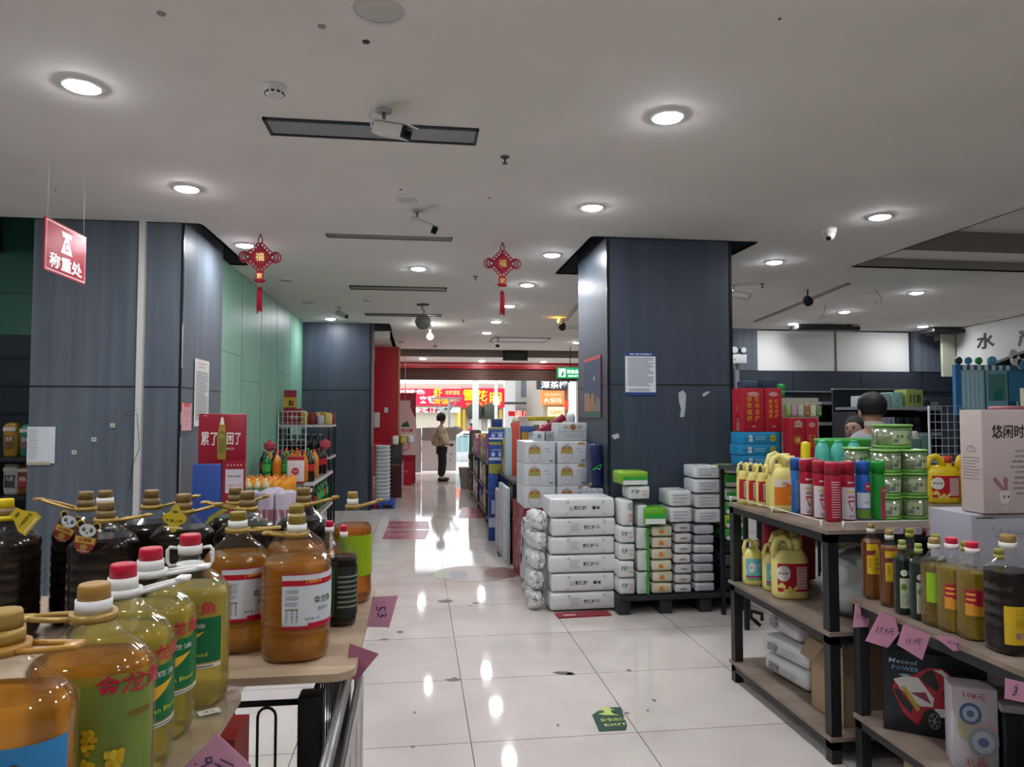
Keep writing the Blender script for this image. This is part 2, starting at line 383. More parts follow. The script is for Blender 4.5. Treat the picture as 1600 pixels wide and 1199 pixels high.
# metal corner strip
g.box(-1.875,-1.855,5.835,5.855,0,3.1,P('1a1d20',.25)); 
for z,h in ((1.95,.35),(.9,.5),(1.5,.1)): g.box(-1.858,-1.852,5.836,5.85,z,z+h,P('b9b6b0',.3,.6))
struct(g,'pillar','wide dark slate clad pillar with a white cable trunk')
g=G(); g.box(-2.18,-2.135,5.80,5.84,0,3.1,P('c9c8c4',.5)); struct(g,'trim_3','white vertical cable trunk')
g=pillar(1.6,2.71,5.83,6.95,SLATE2,'','',(1.83,)); g.box(1.592,1.615,5.822,5.845,0,3.1,P('14171a',.25)); g.box(2.695,2.718,5.822,5.845,0,3.1,P('14171a',.25))
F=FRONT(0,5.828,0); wt=P('a9adae',.8)
for pts in ([(1060,614),(1067,610),(1072,616),(1071,636),(1069,652),(1062,652),(1064,640),(1061,628)],[(1097,616),(1104,612),(1110,612),(1103,618),(1099,620)],[(955,681),(966,677),(968,684),(960,687)]):
    g.pl(F,[(WY(a,b,5.828).x,WY(a,b,5.828).z) for a,b in pts],wt,.001)
struct(g,'pillar','dark slate clad pillar in the middle of the shop')
g=G(); g.box(-2.0,-.78,11.9,12.6,0,3.1,SLATE2); g.box(-2,-.78,11.895,11.9,1.98,1.99,BLK); g.box(-.81,-.775,11.88,11.93,0,3.1,BLK); struct(g,'pillar','dark slate clad wall block at the end of the drinks shelves')
# wall behind the shelves, right wing
g=G(); g.box(2.97,FX1,11.8,11.95,0,H,P('2f3740',.5))
WP=P('d8d8d4',.45); g.box(5.95,7.42,11.77,11.8,2.36,3.07,WP); g.box(7.46,8.88,11.77,11.8,2.36,3.07,WP); g.box(7.42,7.46,11.76,11.8,2.36,3.07,P('6b6257',.6))
g.box(5.3,5.95,11.76,11.8,2.36,3.1,SLATE); g.box(8.95,10.2,11.72,11.8,2.36,3.1,SLATE)
g.box(5.3,10.4,11.74,11.8,2.0,2.35,P('2b323c',.4))
for x in (6.6,7.9,9.1): g.box(x,x+.012,11.735,11.8,2.0,2.35,BLK)
struct(g,'wall_rear_right','dark back wall with two white panels')
g=G(); g.box(5.0,5.1,11.95,18.9,0,H,P('b9b1a6',.7)); struct(g,'wall_entrance_right')
g=G(); g.box(-2,-1.9,12.6,18.9,0,H,P('a33a3c',.6)); struct(g,'wall_entrance_left')
# entrance header, roller shutter, jambs
RED=P('b5121f',.4)
g=G(); g.box(-2,5,18.5,18.62,2.79,2.95,RED); g.box(-2,-.62,18.5,18.9,0,2.95,RED); g.box(4.3,5,18.5,18.9,0,2.95,P('33302e',.5)); g.box(-2,5,18.45,18.5,2.87,2.885,P('d7a9a5',.4))
struct(g,'wall_entrance','red header wall over the street entrance')
g=G()
for i in range(5): z=2.79-i*.06; g.loft([(0,.029),(4.95,.029)],P('5a3d31',.45),1,1,2,10,(-.63,18.62,z-.03),True,axis=(1,0,0))
g.box(-.63,4.3,18.6,18.62,2.5,2.79,P('4a3026',.5)); g.box(-.63,4.3,18.58,18.64,2.485,2.51,P('3a2a22',.4))
o=g.build('door_1'); tag(o,'brown rolled up shutter over the entrance',None,None,'structure')
g=G(); g.box(-.62,-.57,18.5,18.7,0,2.79,P('8f8272',.4)); g.box(4.24,4.3,18.5,18.7,0,2.79,P('6b645b',.4)); struct(g,'trim_4')
# ---------------------------------------------------------------- lamps in the ceiling
LENS=P('f6f8ff',.5,e=LAMP)
def lamp_proto():
    t=thing('ceiling_downlight','x','downlight',group='round ceiling downlights')
    g=G(); g.loft([(0,.095),(-.008,.092),(-.012,.075),(-.004,.072)],P('e4e6e6',.35),1,1,2,28,cap=False); g.build('rim',t)
    g=G(); g.loft([(-.003,.073),(-.013,.069),(-.020,.045),(-.022,.002)],LENS,1,1,2,24,cap=False); g.build('lens',t); return proto(t)
L0=lamp_proto()
rowname={-1.55:'row left of the aisle',1.25:'row right of the aisle',3.5:'row beyond the middle pillar'}
lamps=[]
for x,ys_ in ((-1.55,(3.42,4.91,6.51,1.85,.3,-1.3)),(1.25,(3.39,4.97,6.52,8.08,9.7,11.4,13.0,1.85,.3,-1.3)),(3.5,(4.92,6.54,8.1,9.7,11.2,1.9))):  # rows continue unseen nearer than the view, added to light the room
    vis=sorted(y for y in ys_ if y>3)
    for y in ys_: lamps.append((x,y,('lit downlight, %s of the %s'%(ORD[vis.index(y)],rowname[x])) if y>3 else 'unseen lit downlight, %s before the first seen of the %s'%(ORD[[1.85,1.9,.3,-1.3].index(y)-(y<1.85)],rowname[x])))
lamps+=[(-.01,7.32,'lit downlight over the aisle between the two hanging knots'),(-1.39,11.39,'lit downlight before the far dark wall block'),(6.14,7.97,'lit downlight right of the black track spotlight'),
 (6.23,9.61,'lit downlight above the left black ceiling bar'),(6.2,11.0,'small lit downlight under the left black ceiling bar'),(8.61,11.04,'lit downlight above the dark panel right of white panels'),
 (8.6,8.0,'unseen downlight added to light the far right wing of the shop'),(-4.2,5.0,'lit downlight left of the wide pillar'),(-4.0,2.0,'lit downlight at the left of the shop'),(3.3,14.5,'lit downlight near the glowing yellow spot')]  # far right wing lamp is out of sight, kept to light the back
for i,(x,y,lb) in enumerate(lamps):
    o=L0 if i==0 else dup(L0,(x,y,H),label=lb); o.location=(x,y,H); o['label']=lb
for x,y,lb in [(-.8,16.44,'lit downlight in the lowered soffit over the red panel'),(.1,17.3,'lit downlight in the front soffit, left one'),(1.6,17.9,'lit downlight in the front soffit, middle one'),(3.2,17.9,'lit downlight in the front soffit, right one')]: dup(L0,(x,y,2.95),label=lb)
# ================================================================ on and under the ceiling
WH=P('dcdcd8',.45); GR=P('8d8f8e',.5); LG=P('b9bab8',.5); CH=P('9a9c9e',.3,.8)
def speaker(px,py,r,lb):
    p=WZ(px,py,H); t=thing('ceiling_speaker',lb,'speaker',(p.x,p.y,H),0,'round ceiling speakers')
    g=G(); g.loft([(0,r),(-.012,r),(-.016,r*.95),(-.008,r*.86)],WH,1,1,2,32,cap=False); g.build('rim',t)
    g=G(); g.loft([(-.006,r*.87),(-.010,r*.6),(-.011,.001)],P('c9c8c2',.8),1,1,2,32,cap=False); g.build('grille',t)
speaker(592,12,.105,'large round white ceiling speaker at the top edge'); speaker(638,310,.085,'round white ceiling speaker behind the second camera')
speaker(447,437,.08,'flat round speaker beside the left red knot'); speaker(482,472,.09,'flat round speaker above the far dark wall block')
def smoke(px,py,lb,s=1.):
    p=WZ(px,py,H); t=thing('smoke_detector',lb,'smoke detector',(p.x,p.y,H),0,'smoke detectors')
    g=G(); g.loft([(0,.052),(-.012,.052),(-.014,.046),(-.04,.040),(-.048,.03)],WH,s,s,2,24); g.build('housing',t)
    g=G()
    for i in range(10):
        a=2*PI*i/10; g.box(-.007,.007,-.002,.002,-.04,-.032,BLK); n=8
        for k in range(len(g.v)-8,len(g.v)): x,y,z=g.v[k]; y+=-.0425*s; g.v[k]=(x*math.cos(a)-y*math.sin(a),x*math.sin(a)+y*math.cos(a),z)
    g.build('vent_slots',t)
smoke(429,135,'white smoke detector ahead of the framed air slot'); smoke(574,467,'small smoke detector over the far hanging lamp'); 
smoke(627,533,'small smoke detector near the entrance soffit, left one'); smoke(680,540,'small smoke detector near the entrance soffit, right one')
def sprink(px,py,lb):
    p=WZ(px,py,H); t=thing('sprinkler',lb,'sprinkler',(p.x,p.y,H),0,'ceiling sprinklers'); g=G(); m=P('4a4844',.5)
    g.loft([(0,.028),(-.006,.026)],m,1,1,2,16); g.build('rosette',t)
    g=G(); g.cyl((0,0,-.035),.006,.03,m,8); g.cyl((0,0,-.042),.016,.004,m,12); g.build('head',t)
sprink(789,245,'dark sprinkler right of the nearest camera'); sprink(743,432,'sprinkler left of the right red knot'); sprink(724,500,'sprinkler beyond the hanging lamp'); sprink(1191,444,'sprinkler right of the middle pillar'); sprink(1281,512,'sprinkler before the white panels')
for px,py,r,lb in [(503,41,.016,'small round screw cap left of the large speaker'),(572,65,.016,'dark screw hole below the large speaker'),(252,21,.017,'grey screw cap at the far left of the ceiling'),(765,309,.008,'tiny dark plug right of the second camera'),(626,296,.009,'tiny dark plug above the second speaker'),(87,297,.006,'tiny dark plug above the red weighing sign'),(1218,29,.006,'tiny dark plug alone on the near right ceiling')]:
    p=WZ(px,py,H); g=G(); g.loft([(0,r),(-.004,r*.9)],P('3a3632',.6) if 'dark' in lb else GR,1,1,2,14); one(g,'ceiling_plug',lb,'plug',(p.x,p.y,H),0,'plugs in the ceiling')
def slot(x0,x1,y0,y1,lb,frame='2b3138',inner='8f8f8c',skew=0,par=0):
    g=G(); w=.014; fm=P(frame,.5)
    for a,b,c,d in ((x0,x1,y0,y0+w),(x0,x1,y1-w,y1),(x0,x0+w,y0,y1),(x1-w,x1,y0,y1)): g.box(a,b,c,d,H-.014,H,fm)
    t=thing('air_vent',lb,'vent',((x0+x1)/2,(y0+y1)/2,H),0,'long slot air vents in the ceiling')
    for v in range(len(g.v)): x,y,z=g.v[v]; g.v[v]=(x-(x0+x1)/2,y-(y0+y1)/2,z-H)
    g.build('frame',t)
    g=G(); a,b=(x1-x0)/2-w,(y1-y0)/2-w; g.box(-a,a,-b,b,-.006,0,P(inner,.5)); 
    g.build('grille',t)
slot(-.80,.31,3.67,3.88,'long air slot with black frame behind the nearest camera',inner='8c8e90')
slot(-.78,.28,6.0,6.1,'plain grey air slot between the two red knots',frame='86837d',inner='86837d')
slot(-.82,.33,8.4,8.62,'air slot with dark frame beyond the knots'); slot(-.81,.34,10.7,10.9,'air slot behind the dark hanging lamp')
slot(1.45,2.6,13.7,14.5,'wide dark air vent before the entrance soffit',frame='3a3733',inner='d0cdc6'); slot(2.4,3.6,11.5,12.1,'pale square vent near the yellow glow',frame='d5d2cc',inner='b7b3ac')
# bullet cameras
def cctv(px,py,lb,rz,s=1.,body='c9c8c0',face='10242c',tilt=.35):
    s*=.8; rz+=.35
    p=WZ(px,py,H); t=thing('security_camera',lb,'security camera',(p.x,p.y,H),rz,'box security cameras')
    g=G(); g.loft([(0,.045),(-.01,.045),(-.016,.02)],LG,s,s,2,20); g.tube([(0,0,-.01),(0,0,-.06*s),(0,-.005,-.09*s)],.010*s,CH,8); g.build('mount',t)
    X=Matrix.Translation((0,-.05*s,-.125*s))@Matrix.Rotation(tilt,4,'X')
    g=G(); g.X=X; g.rbox(-.04*s,.04*s,-.13*s,.11*s,-.035*s,.035*s,P(body,.45),.01); g.box(-.046*s,.046*s,-.16*s,.10*s,.036*s,.042*s,P(body,.45)); g.build('housing',t)
    g=G(); g.X=X; g.rbox(-.036*s,.036*s,-.134*s,-.127*s,-.03*s,.03*s,P(face,.15),.004); g.cyl((0,-.134*s,0),.018*s,.006,P('05070a',.05),16,axis=(0,-1,0)); g.build('lens_window',t)
    g=G(); g.tube([(-.03*s,.01,-.012),(-.07*s,.02,-.014),(-.075*s,.03,-.05*s),(-.06*s,.03,-.1*s),(-.03*s,.04*s,-.13*s)],.004*s,WH,6); g.build('cable',t)
    return t
cctv(600,172,'box camera on a ceiling mount right in front of the framed slot',.45,1.15); cctv(652,329,'smaller box camera behind the round speaker',.6,1.15,tilt=.45); cctv(530,480,'distant box camera above the far dark wall block',.5,1.1); cctv(1146,446,'box camera just right of the middle pillar',.9,1.2,tilt=.2)
cctv(778,528,'small box camera on the vent before the entrance',-.5,1.3)
p=WZ(1296,357,H); t=thing('dome_camera','white turret camera on the ceiling right of the middle pillar','security camera',(p.x,p.y,H),-.3)
g=G(); g.loft([(0,.055),(-.02,.058),(-.05,.05)],WH,1,1,2,24); g.build('base',t); g=G(); g.loft([(0,.048),(.03,.045),(.055,.03),(.06,.02)],P('c6c5bd',.4),1,1,2,24,c=(0,0,-.045),axis=(-.3,-.6,-.7)); g.cyl((-.018,-.035,-.088),.02,.006,BLK,16,axis=(-.3,-.6,-.7)); g.build('eyeball',t)
# pendant convex mirror, globe bulb
p=WZ(661,476,H); t=thing('hanging_lamp','grey round pendant hanging on a hook under the far air slot','lamp',(p.x,p.y,H))
g=G(); g.loft([(0,.09),(-.02,.08)],P('2c2c2c',.5),1,1,2,20); g.build('canopy',t); g=G(); g.tube([(0,0,-.02),(-.02,0,-.06),(.02,0,-.09),(0,0,-.15)],.008,P('2c2c2c',.5)); g.build('cord',t)
g=G(); g.loft([(0,.001),(.02,.09),(.05,.11),(.07,.10),(.09,.001)],P('6d6a66',.35),1,1.0,2,24,(0,.04,-.24),False,axis=(0,-1,0)); g.build('shade',t)
p=WY(672,526,11.9); t=thing('globe_bulb','bright white globe bulb hanging near the entrance','bulb',(p.x,p.y,H)); g=G(); g.cyl((0,0,p.z-H+.05),.02,H-p.z-.05,WH,10); g.build('socket',t)
g=G(); g.loft([(-.052*math.cos(PI*i/12),max(.001,.052*math.sin(PI*i/12))) for i in range(13)],P('fffefa',.5,e=60.),1,1,2,20,(0,0,p.z-H),False); g.build('bulb',t)
# track spots
def spot(px,py,lb,p0,p1,glow=None):
    a,b=WZ(*p0,H),WZ(*p1,H); c=WZ(px,py,H-.12); t=thing('track_spotlight',lb,'spotlight',(c.x,c.y,H))
    g=G(); d=Vector((b.x-a.x,b.y-a.y,0)); n=Vector((-d.y,d.x,0)).normalized()*.03; o=Vector((c.x,c.y,0)); a0=Vector((a.x,a.y,0))-o; b0=Vector((b.x,b.y,0))-o
    m=P('8a8784',.5); V=[a0+n,a0-n,b0-n,b0+n]; V=V+[v-Vector((0,0,.02)) for v in V]; g.add(V,[(0,1,2,3),(7,6,5,4),(0,4,5,1),(1,5,6,2),(2,6,7,3),(3,7,4,0)],m); g.build('track',t)
    g=G(); g.cyl((0,0,-.09),.01,.08,BLK,8); g.loft([(0,.03),(.03,.05),(.12,.055)],BLK,1,1,2,18,(0,.03,-.11),True,axis=(-.3,-1,-.6)); g.build('lamp_head',t)
    if glow: g=G(); g.cyl((-.06,.03,-.05),.035,.02,P(glow,.5,e=25.),16,axis=(-1,.1,.2)); g.build('glowing_back',t)
spot(1262,467,'black spotlight on a slanting ceiling track at the right',(1180,502),(1325,442)); spot(880,508,'spotlight with a yellow glow beside the middle pillar',(884,500),(905,474),'ffb52a')
def bar(px0,px1,py,lb,Yv,h=.1,d=.3):
    a,b=WZ(px0,py,H),WZ(px1,py,H); t=thing('curtain_fan_heater',lb,'ceiling bar',((a.x+b.x)/2,a.y,H)); w=(b.x-a.x)/2
    g=G(); g.rbox(-w,w,-d/2,d/2,-h,-.03,P('17191b',.4),.02); g.build('housing',t); g=G(); 
    for x in (-w*.8,w*.8): g.box(x-.03,x+.03,-.03,.03,-.03,0,P('17191b',.4))
    g.build('bracket',t); return t
t=bar(1240,1345,507,'long black ceiling bar left, above the white panels',9.4); t.name='ceiling_air_curtain'; t=bar(1448,1560,512,'long black ceiling bar over the water sign',9.4,.1,.35); t.name='ceiling_air_curtain'
# loose red wires
for pts,lb in [([(1368,452),(1375,458),(1378,464),(1366,460)],'thin red wire loop on the ceiling right of the spotlight'),([(1290,475),(1288,485),(1280,492)],'thin red wire hanging beside the left black bar')]:
    g=G(); q=[WZ(a,b,H) for a,b in pts]; o=q[0]; g.tube([v-o-Vector((0,0,.01+.03*i)) for i,v in enumerate(q)],.004,P('8a3a34',.5)); one(g,'loose_wire',lb,'wire',o)
# Chinese knots
def knot(px,py,s,lb):
    p=WZ(px,py,H); t=thing('chinese_knot',lb,'ornament',(p.x,p.y,H),0,'red hanging knots'); R_=P('a8102a',.55); R2=P('7e0c1f',.6); GO=P('d9b56a',.35,.3)
    g=G(); g.tube([(0,0,0),(.018,0,-.05),(.006,0,-.10),(-.006,0,-.10),(-.018,0,-.05),(0,0,0)],.005,R2); g.build('hanging_loop',t)
    g=G(); c=-.20; 
    def pad(u0,u1,w0,w1,m,y=.014): g.rbox(u0,u1,-y,y,w0,w1,m,.008)
    g.X=Matrix.Translation((0,0,c))@Matrix.Rotation(PI/4,4,'Y'); g.rbox(-.068,.068,-.016,.016,-.068,.068,R_,.01); g.X=None
    for k in range(5):
        for sx in (-1,1):
            for sz in (-1,1):
                f=k/4; x=sx*(.015+.085*f); z=c+sz*(.105-.085*f)
                if k<4: g.tube([(x+.017*math.cos(a),0,z+.017*math.sin(a)) for a in [2*PI*i/10 for i in range(10)]],.006,R_,6,True)
    for sx in (-1,1):
        for q in (.02,.034,.046): g.tube([(sx*(.085+.048*(1-math.cos(a))*.9*q/.046),0,c+q*math.sin(a)*1.0) for a in [2*PI*i/14 for i in range(14)]],.007,R2 if q<.04 else R_,6,True)
    g.build('knot_body',t)
    S=FRONT(0,-.017,c); g=G(); g.txt(S,'福',0,0,.075,GO,.001,bold=.015); g.build('gold_lettering',t); g=G(); S=FRONT(0,-.012,c-.165); g.txt(S,'家',0,0,.05,GO,.002,bold=.01); g.build('gold_lettering',t)
    g=G(); g.rbox(-.035,.035,-.01,.01,c-.20,c-.125,R_,.006); g.loft([(0,.6),(.02,1),(.03,.9)],R_,.05,.012,2,16,(0,0,c-.22)); g.build('pendant_plaque',t)
    g=G(); g.tube([(0,0,c-.22),(0,0,c-.26)],.004,GO); g.build('gold_bead',t)
    g=G()
    for i in range(14):
        a=2*PI*i/14; g.tube([(0.004*math.cos(a),.004*math.sin(a),c-.255),(.017*math.cos(a),.012*math.sin(a),c-.29),(.019*math.cos(a),.013*math.sin(a),c-.45-random.random()*.04)],.005,P('b0122f',.7),5)
    g.cyl((0,0,c-.29),.02,.03,R2,12); g.build('tassel',t)
    t.scale=(s,s,s)
knot(407,366,.98,'red hanging good luck knot at the left, over the green wall'); knot(785,379,.94,'red hanging good luck knot at the right, before the middle pillar')
# weighing sign
a,b=WX(70,337,-2.13),WX(134,373,-2.13); yc=(a.y+b.y)/2; zc=(a.z+2.41)/2; w=(b.y-a.y)/2; h=(a.z-2.41)/2
t=thing('weighing_sign','square red weighing counter sign with white scale symbol hung from the ceiling','sign',(-2.13,yc,zc))
g=G(); g.box(-.004,.004,-w,w,-h,h,P('9b1426',.25)); S=RIGHT(.0045,0,0); W_=P('efe9e4',.4)
for u0,u1,v0,v1 in ((-w+.012,w-.012,h-.016,h-.011),(-w+.012,w-.012,-h+.011,-h+.016),(-w+.012,-w+.016,-h+.012,h-.012),(w-.016,w-.012,-h+.012,h-.012)): g.rect(S,u0,u1,v0,v1,W_,.001)
g.build('board',t)
g=G(); g.pl(S,[(-.065,.115),(.065,.115),(.05,.085),(-.05,.085)],W_,.001); g.pl(S,[(-.02,.085),(.02,.085),(.07,-.015),(-.07,-.015)],W_,.001); g.disc(S,0,.03,.026,P('9b1426',.3),.002); g.disc(S,0,.03,.018,W_,.003); g.txt(S,'称重处',0,-.08,.09,W_,.0015,w=.40,bold=.03); g.build('symbol_and_lettering',t)
g=G(); 
for y in (-w+.03,w-.03): g.tube([(0,y,h),(0,y,H-zc)],.0012,P('cfcfcf',.4))
g.build('hanging_wire',t)
# exit signs
t=thing('dark_exit_box','unlit dark exit box hanging under the front soffit','sign',WY(805,556,16.6)); g=G(); g.rbox(-.30,.30,-.03,.03,-.12,.12,P('23241f',.5),.01); g.build('case',t); g=G(); S=FRONT(0,-.031,0); g.txt(S,'安全出口',0,.02,.1,P('55604f',.4),.002,w=.4); g.txt(S,'EXIT',0,-.07,.05,P('55604f',.4),.002); g.build('lettering',t)
for x in (-.2,.2): g=G(); g.tube([(x,0,.12),(x,0,.40)],.008,BLK); g.build('bracket',t)
t=thing('green_exit_sign','lit green running man exit sign over the entrance','exit sign',WY(891,583,15.5)); g=G(); g.rbox(-.32,.32,-.03,.03,-.13,.13,P('0b6b3f',.5),.01); g.rect(FRONT(0,-.031,0),-.31,.31,-.12,.12,P('0c8a52',.5,e=.9),.001); g.build('case',t)
g=G(); S=FRONT(0,-.033,0); E_=P('e8fff0',.5,e=1.5); g.rect(S,-.27,-.12,-.09,.09,E_,.001); g.pl(S,[(-.22,-.07),(-.2,0),(-.17,.05),(-.15,.02),(-.16,-.04),(-.13,-.07)],P('0c8a52'),.002); g.txt(S,'安全出口',.09,.03,.09,E_,.002,w=.34,bold=.02); g.txt(S,'EXIT',.09,-.07,.045,E_,.002,w=.28,bold=.03); g.build('symbols',t)
g=G(); g.tube([(0,0,.13),(0,0,3.1-t.location.z)],.01,BLK); g.build('bracket',t)
# emergency light on the pillar's right side
t=thing('emergency_light','white twin head emergency light on the right side of the middle pillar','emergency light',WY(1152,558,7.1)); g=G(); g.rbox(-.09,.09,-.04,.04,-.075,.03,WH,.01); g.disc(FRONT(-.05,-.041,-.03),0,0,.008,P('2aa04a'),.001); g.build('case',t)
for x in (-.05,.05): g=G(); g.cyl((x,0,.03),.012,.02,WH,10); g.cyl((x,-.05,.07),.035,.06,BLK if x>0 else WH,16,axis=(0,1,0)); g.disc(FRONT(x,-.051,.07),0,0,.03,P('d9dbe0',.1),.001); g.build('lamp_head',t)
g=G(); g.box(-.02,.02,0,.03,-t.location.z,-.075,P('8f918f',.5)); g.build('cable_trunk',t)
# wall signs on the pillars
def sheet(name,lb,S_o,xd,w,h,col,draw,cat='notice'):
    t=thing(name,lb,cat,S_o); x=Vector(xd); n=x.cross(Vector((0,0,1))); g=G(); S=Flat((0,0,0),x,(0,0,1))
    V=[S(u,v,o) for o in (.0005,.003) for u,v in ((-w/2,-h/2),(w/2,-h/2),(w/2,h/2),(-w/2,h/2))]; g.add(V,[(0,1,2,3)[::-1],(4,5,6,7),(0,1,5,4),(1,2,6,5),(2,3,7,6),(3,0,4,7)],P(col,.5)); g.build('sheet',t)
    g=G(); draw(g,Flat(n*.003,x,(0,0,1)),w,h); g.build('print',t); return t
TX=P('454a55',.6)
def d1(g,S,w,h):
    g.rect(S,-w/2,w/2,h/2-.035,h/2,P('253a78',.4),.0005); g.rect(S,-w/2,w/2,-h/2,-h/2+.025,P('253a78',.4),.0005); g.txt(S,'预防少量公积金通知书',0,h/2-.017,.018,W_,.001,w=w*.72); g.lines(S,-w/2+.02,w/2-.02,-h*.3,h*.38,17,TX,seed=3); g.lines(S,-w/2+.03,w/2-.05,-h*.42,-h*.34,2,TX,seed=5)
a,b=WY(977,553,5.82),WY(1025,615,5.82); sheet('framed_notice','white notice with blue header on the front of the middle pillar',((a.x+b.x)/2,5.826,(a.z+b.z)/2),(1,0,0),b.x-a.x,a.z-b.z+.03,'cdd2d6',d1)
def d2(g,S,w,h):
    g.rect(S,-w/2,w/2,h/2-.03,h/2,P('b8433a'),.0005); g.rect(S,-w/2+.01,w/2-.01,-h/2,h/2-.03,P('30435c'),.0007)
    for i in range(9): x=-w/2+.02+i*(w-.04)/9; hh=random.uniform(.1,.26); g.rect(S,x,x+w/11,-h/2+.05,-h/2+hh,P(random.choice(['a8763a','8a6a55','6b7a80'])),.001)
    g.disc(S,.08,.08,.02,P('d8c070'),.001); g.rect(S,-w/2+.01,w/2-.01,-h/2,-h/2+.06,P('2c5b46'),.0015)
sheet('city_poster','poster of a night city skyline on the left side of the middle pillar','notice' and (1.594,6.36,1.83),(0,-1,0),.62,.56,'9c3a34',d2,'poster')
def d3(g,S,w,h):
    g.txt(S,'关于禁止购物卡',0,h/2-.035,.022,P('b04038'),.001,w=w*.7); g.txt(S,'使用的公告',0,h/2-.065,.022,P('b04038'),.001,w=w*.5); g.lines(S,-w/2+.03,w/2-.03,-h/2+.05,h/2-.1,26,TX,seed=8)
sheet('long_notice','long white printed notice on the side of the wide left pillar','x' and (-1.853,6.36,1.765),(0,1,0),.40,.57,'dcdcd6',d3)
def d4(g,S,w,h):
    g.rect(S,-w*.3,w*.3,h/2-.03,h/2,P('d4483f'),.0005); g.lines(S,-w/2+.02,w/2-.03,0,h/2-.05,4,P('c77a80'),seed=2); g.lines(S,-w/2+.1,w/2-.1,-h/2+.03,-.02,2,P('c77a80'),seed=4)
sheet('pink_notice','small pink paper notice beside the long white notice','x' and (-1.853,5.97,1.56),(0,1,0),.24,.22,'d7a3a8',d4)
def d5(g,S,w,h): g.lines(S,-w/2+.01,-.02,-h/2+.03,h/2-.015,17,P('7a828a'),seed=9,th=.2); g.rect(S,-w/2,w/2-.03,-h/2-.012,-h/2+.012,P('b3aa90',.5),.001)
a,b=WY(44,667,5.84),WY(86,724,5.84); sheet('price_list','white sheet taped to the left edge of the wide pillar','x' and ((a.x+b.x)/2,5.834,(a.z+b.z)/2),(1,0,0),b.x-a.x,a.z-b.z,'d6dadc',d5)
for i,(px,py,lb) in enumerate([(176,665,'upper'),(147,687,'middle'),(116,707,'lower')]):
    p=WY(px,py,5.836); sheet('small_sticker','tiny pale sticker on the wide pillar, %s of three'%lb,(p.x,5.836,p.z),(1,0,0),.035,.032,'c9c6b6',lambda g,S,w,h:g.rect(S,-.01,.01,-.003,.003,TX,.0005),'sticker')
g=G(); q=[WY(a,b,5.80) for a,b in [(214,640),(202,642),(196,648),(206,650),(214,646),(218,700),(206,730),(202,765)]]; g.tube([v-q[0] for v in q],.0022,P('1c2024',.5)); one(g,'dangling_cable','thin black cable dangling from the white trunk','cable',q[0])
# ================================================================ entrance
def bottle_outline(k): return [(-.5,-1),(.5,-1),(.5,.1),(.46,.35),(.30,.62),(.22,.8),(.24,.82),(.24,1),(-.24,1),(-.24,.82),(-.22,.8),(-.30,.62),(-.46,.35),(-.5,.1)]
t=thing('bottle_poster_cabinet','tall red display cabinet with a white water bottle picture by the entrance','display cabinet',(-.27,16.2,0))
CR=P('a3132c',.35); g=G(); g.box(-.30,.19,0,.5,.02,2.07,CR); g.box(.19,.21,0,.5,.02,2.07,P('6e0f1e',.4)); g.build('body',t)
g=G(); S=FRONT(-.03,0,0); pk=P('e6c9c4',.5); g.pl(S,[(u*.5,v*.62) for u,v in bottle_outline(1)],pk,.002,0,1.28); g.pl(S,[(-.10,1.30),(-.02,1.42),(.0,1.36),(.04,1.45),(.11,1.30)],P('14603c'),.004,.0); g.txt(S,'农夫山泉',0,1.22,.075,P('a3132c'),.004,w=.36,bold=.03); g.pl(S,[(0,1.08),(.1,.93),(.1,.82),(0,.75),(-.1,.82),(-.1,.93)],P('a3132c'),.004); g.pl(S,[(0,1.05),(.085,.92),(.085,.83),(0,.77),(-.085,.83),(-.085,.92)],pk,.005); g.txt(S,'有点甜',0,.88,.05,P('a3132c'),.007); g.build('bottle_picture',t)
g=G(); g.tube([(-.03,.0,1.9),(-.03,.0,2.9)],.006,P('d9d5cf')); g.build('hanging_cord',t)
g=G(); g.box(-.16,.12,-.25,-.02,0,.52,P('b3142b',.35)); g.txt(FRONT(-.02,-.25,.25),'矿泉',0,.06,.06,P('e8b7b7'),.002); one(g,'red_bin','small red box standing before the bottle cabinet','box',(-.27,16.2,0))
t=thing('red_wall_cabinet','hanging red wall panel at the left of the entrance','panel',(-.62,14.2,0)); g=G(); g.box(-.25,.22,0,.12,1.02,2.93,P('ad1428',.35)); g.box(.22,.25,0,.12,1.02,2.93,P('a8894a',.3,.5)); g.build('panel',t)
g=G(); g.box(-.05,.02,-.01,0,1.62,1.72,P('e0dedb')); g.build('socket_plate',t); g=G(); g.rbox(-.26,-.14,-.06,0,1.32,1.62,P('cfcac4'),.01); g.build('switch_box',t)
# counter with glass top, thin stand, stacked trays
t=thing('glass_counter','dark red counter with a glass case on top near the entrance','counter',(-.56,13.6,0)); g=G(); g.box(-.2,.25,0,1.7,0,.62,P('3f1418',.35)); g.build('base',t); g=G(); g.box(-.2,.25,0,1.7,.62,1.0,P('39413f',.1,a=.75)); g.build('glass_case',t); g=G(); g.box(-.2,.25,-.01,0,.60,.64,P('6b3b36',.4)); g.build('rim',t)
for i in range(3): g=G(); g.rbox(-.06,.06,-.2,.2,0,.16,P(['cfd0c6','b9a24a','d0d5d6'][i]),.03,wob=.01,seed=i); one(g,'counter_packet',['white crumpled packet on the dark red counter','yellow packet on the dark red counter','pale packet at the back of the dark red counter'][i],'packet',(-.44+.1*i,13.75+.4*i,1.005),.3*i)
t=thing('tray_stack_pallet','blue plastic pallet under the stacked white trays','pallet',(-.62,12.1,0)); g=G(); BL=P('1b3b96',.5); g.box(-.22,.24,-.1,.5,.08,.11,BL); g.build('deck',t); g=G()
for x in (-.2,-.02,.18): g.box(x,x+.05,-.1,.5,0,.08,BL)
g.build('feet',t)
P0=None
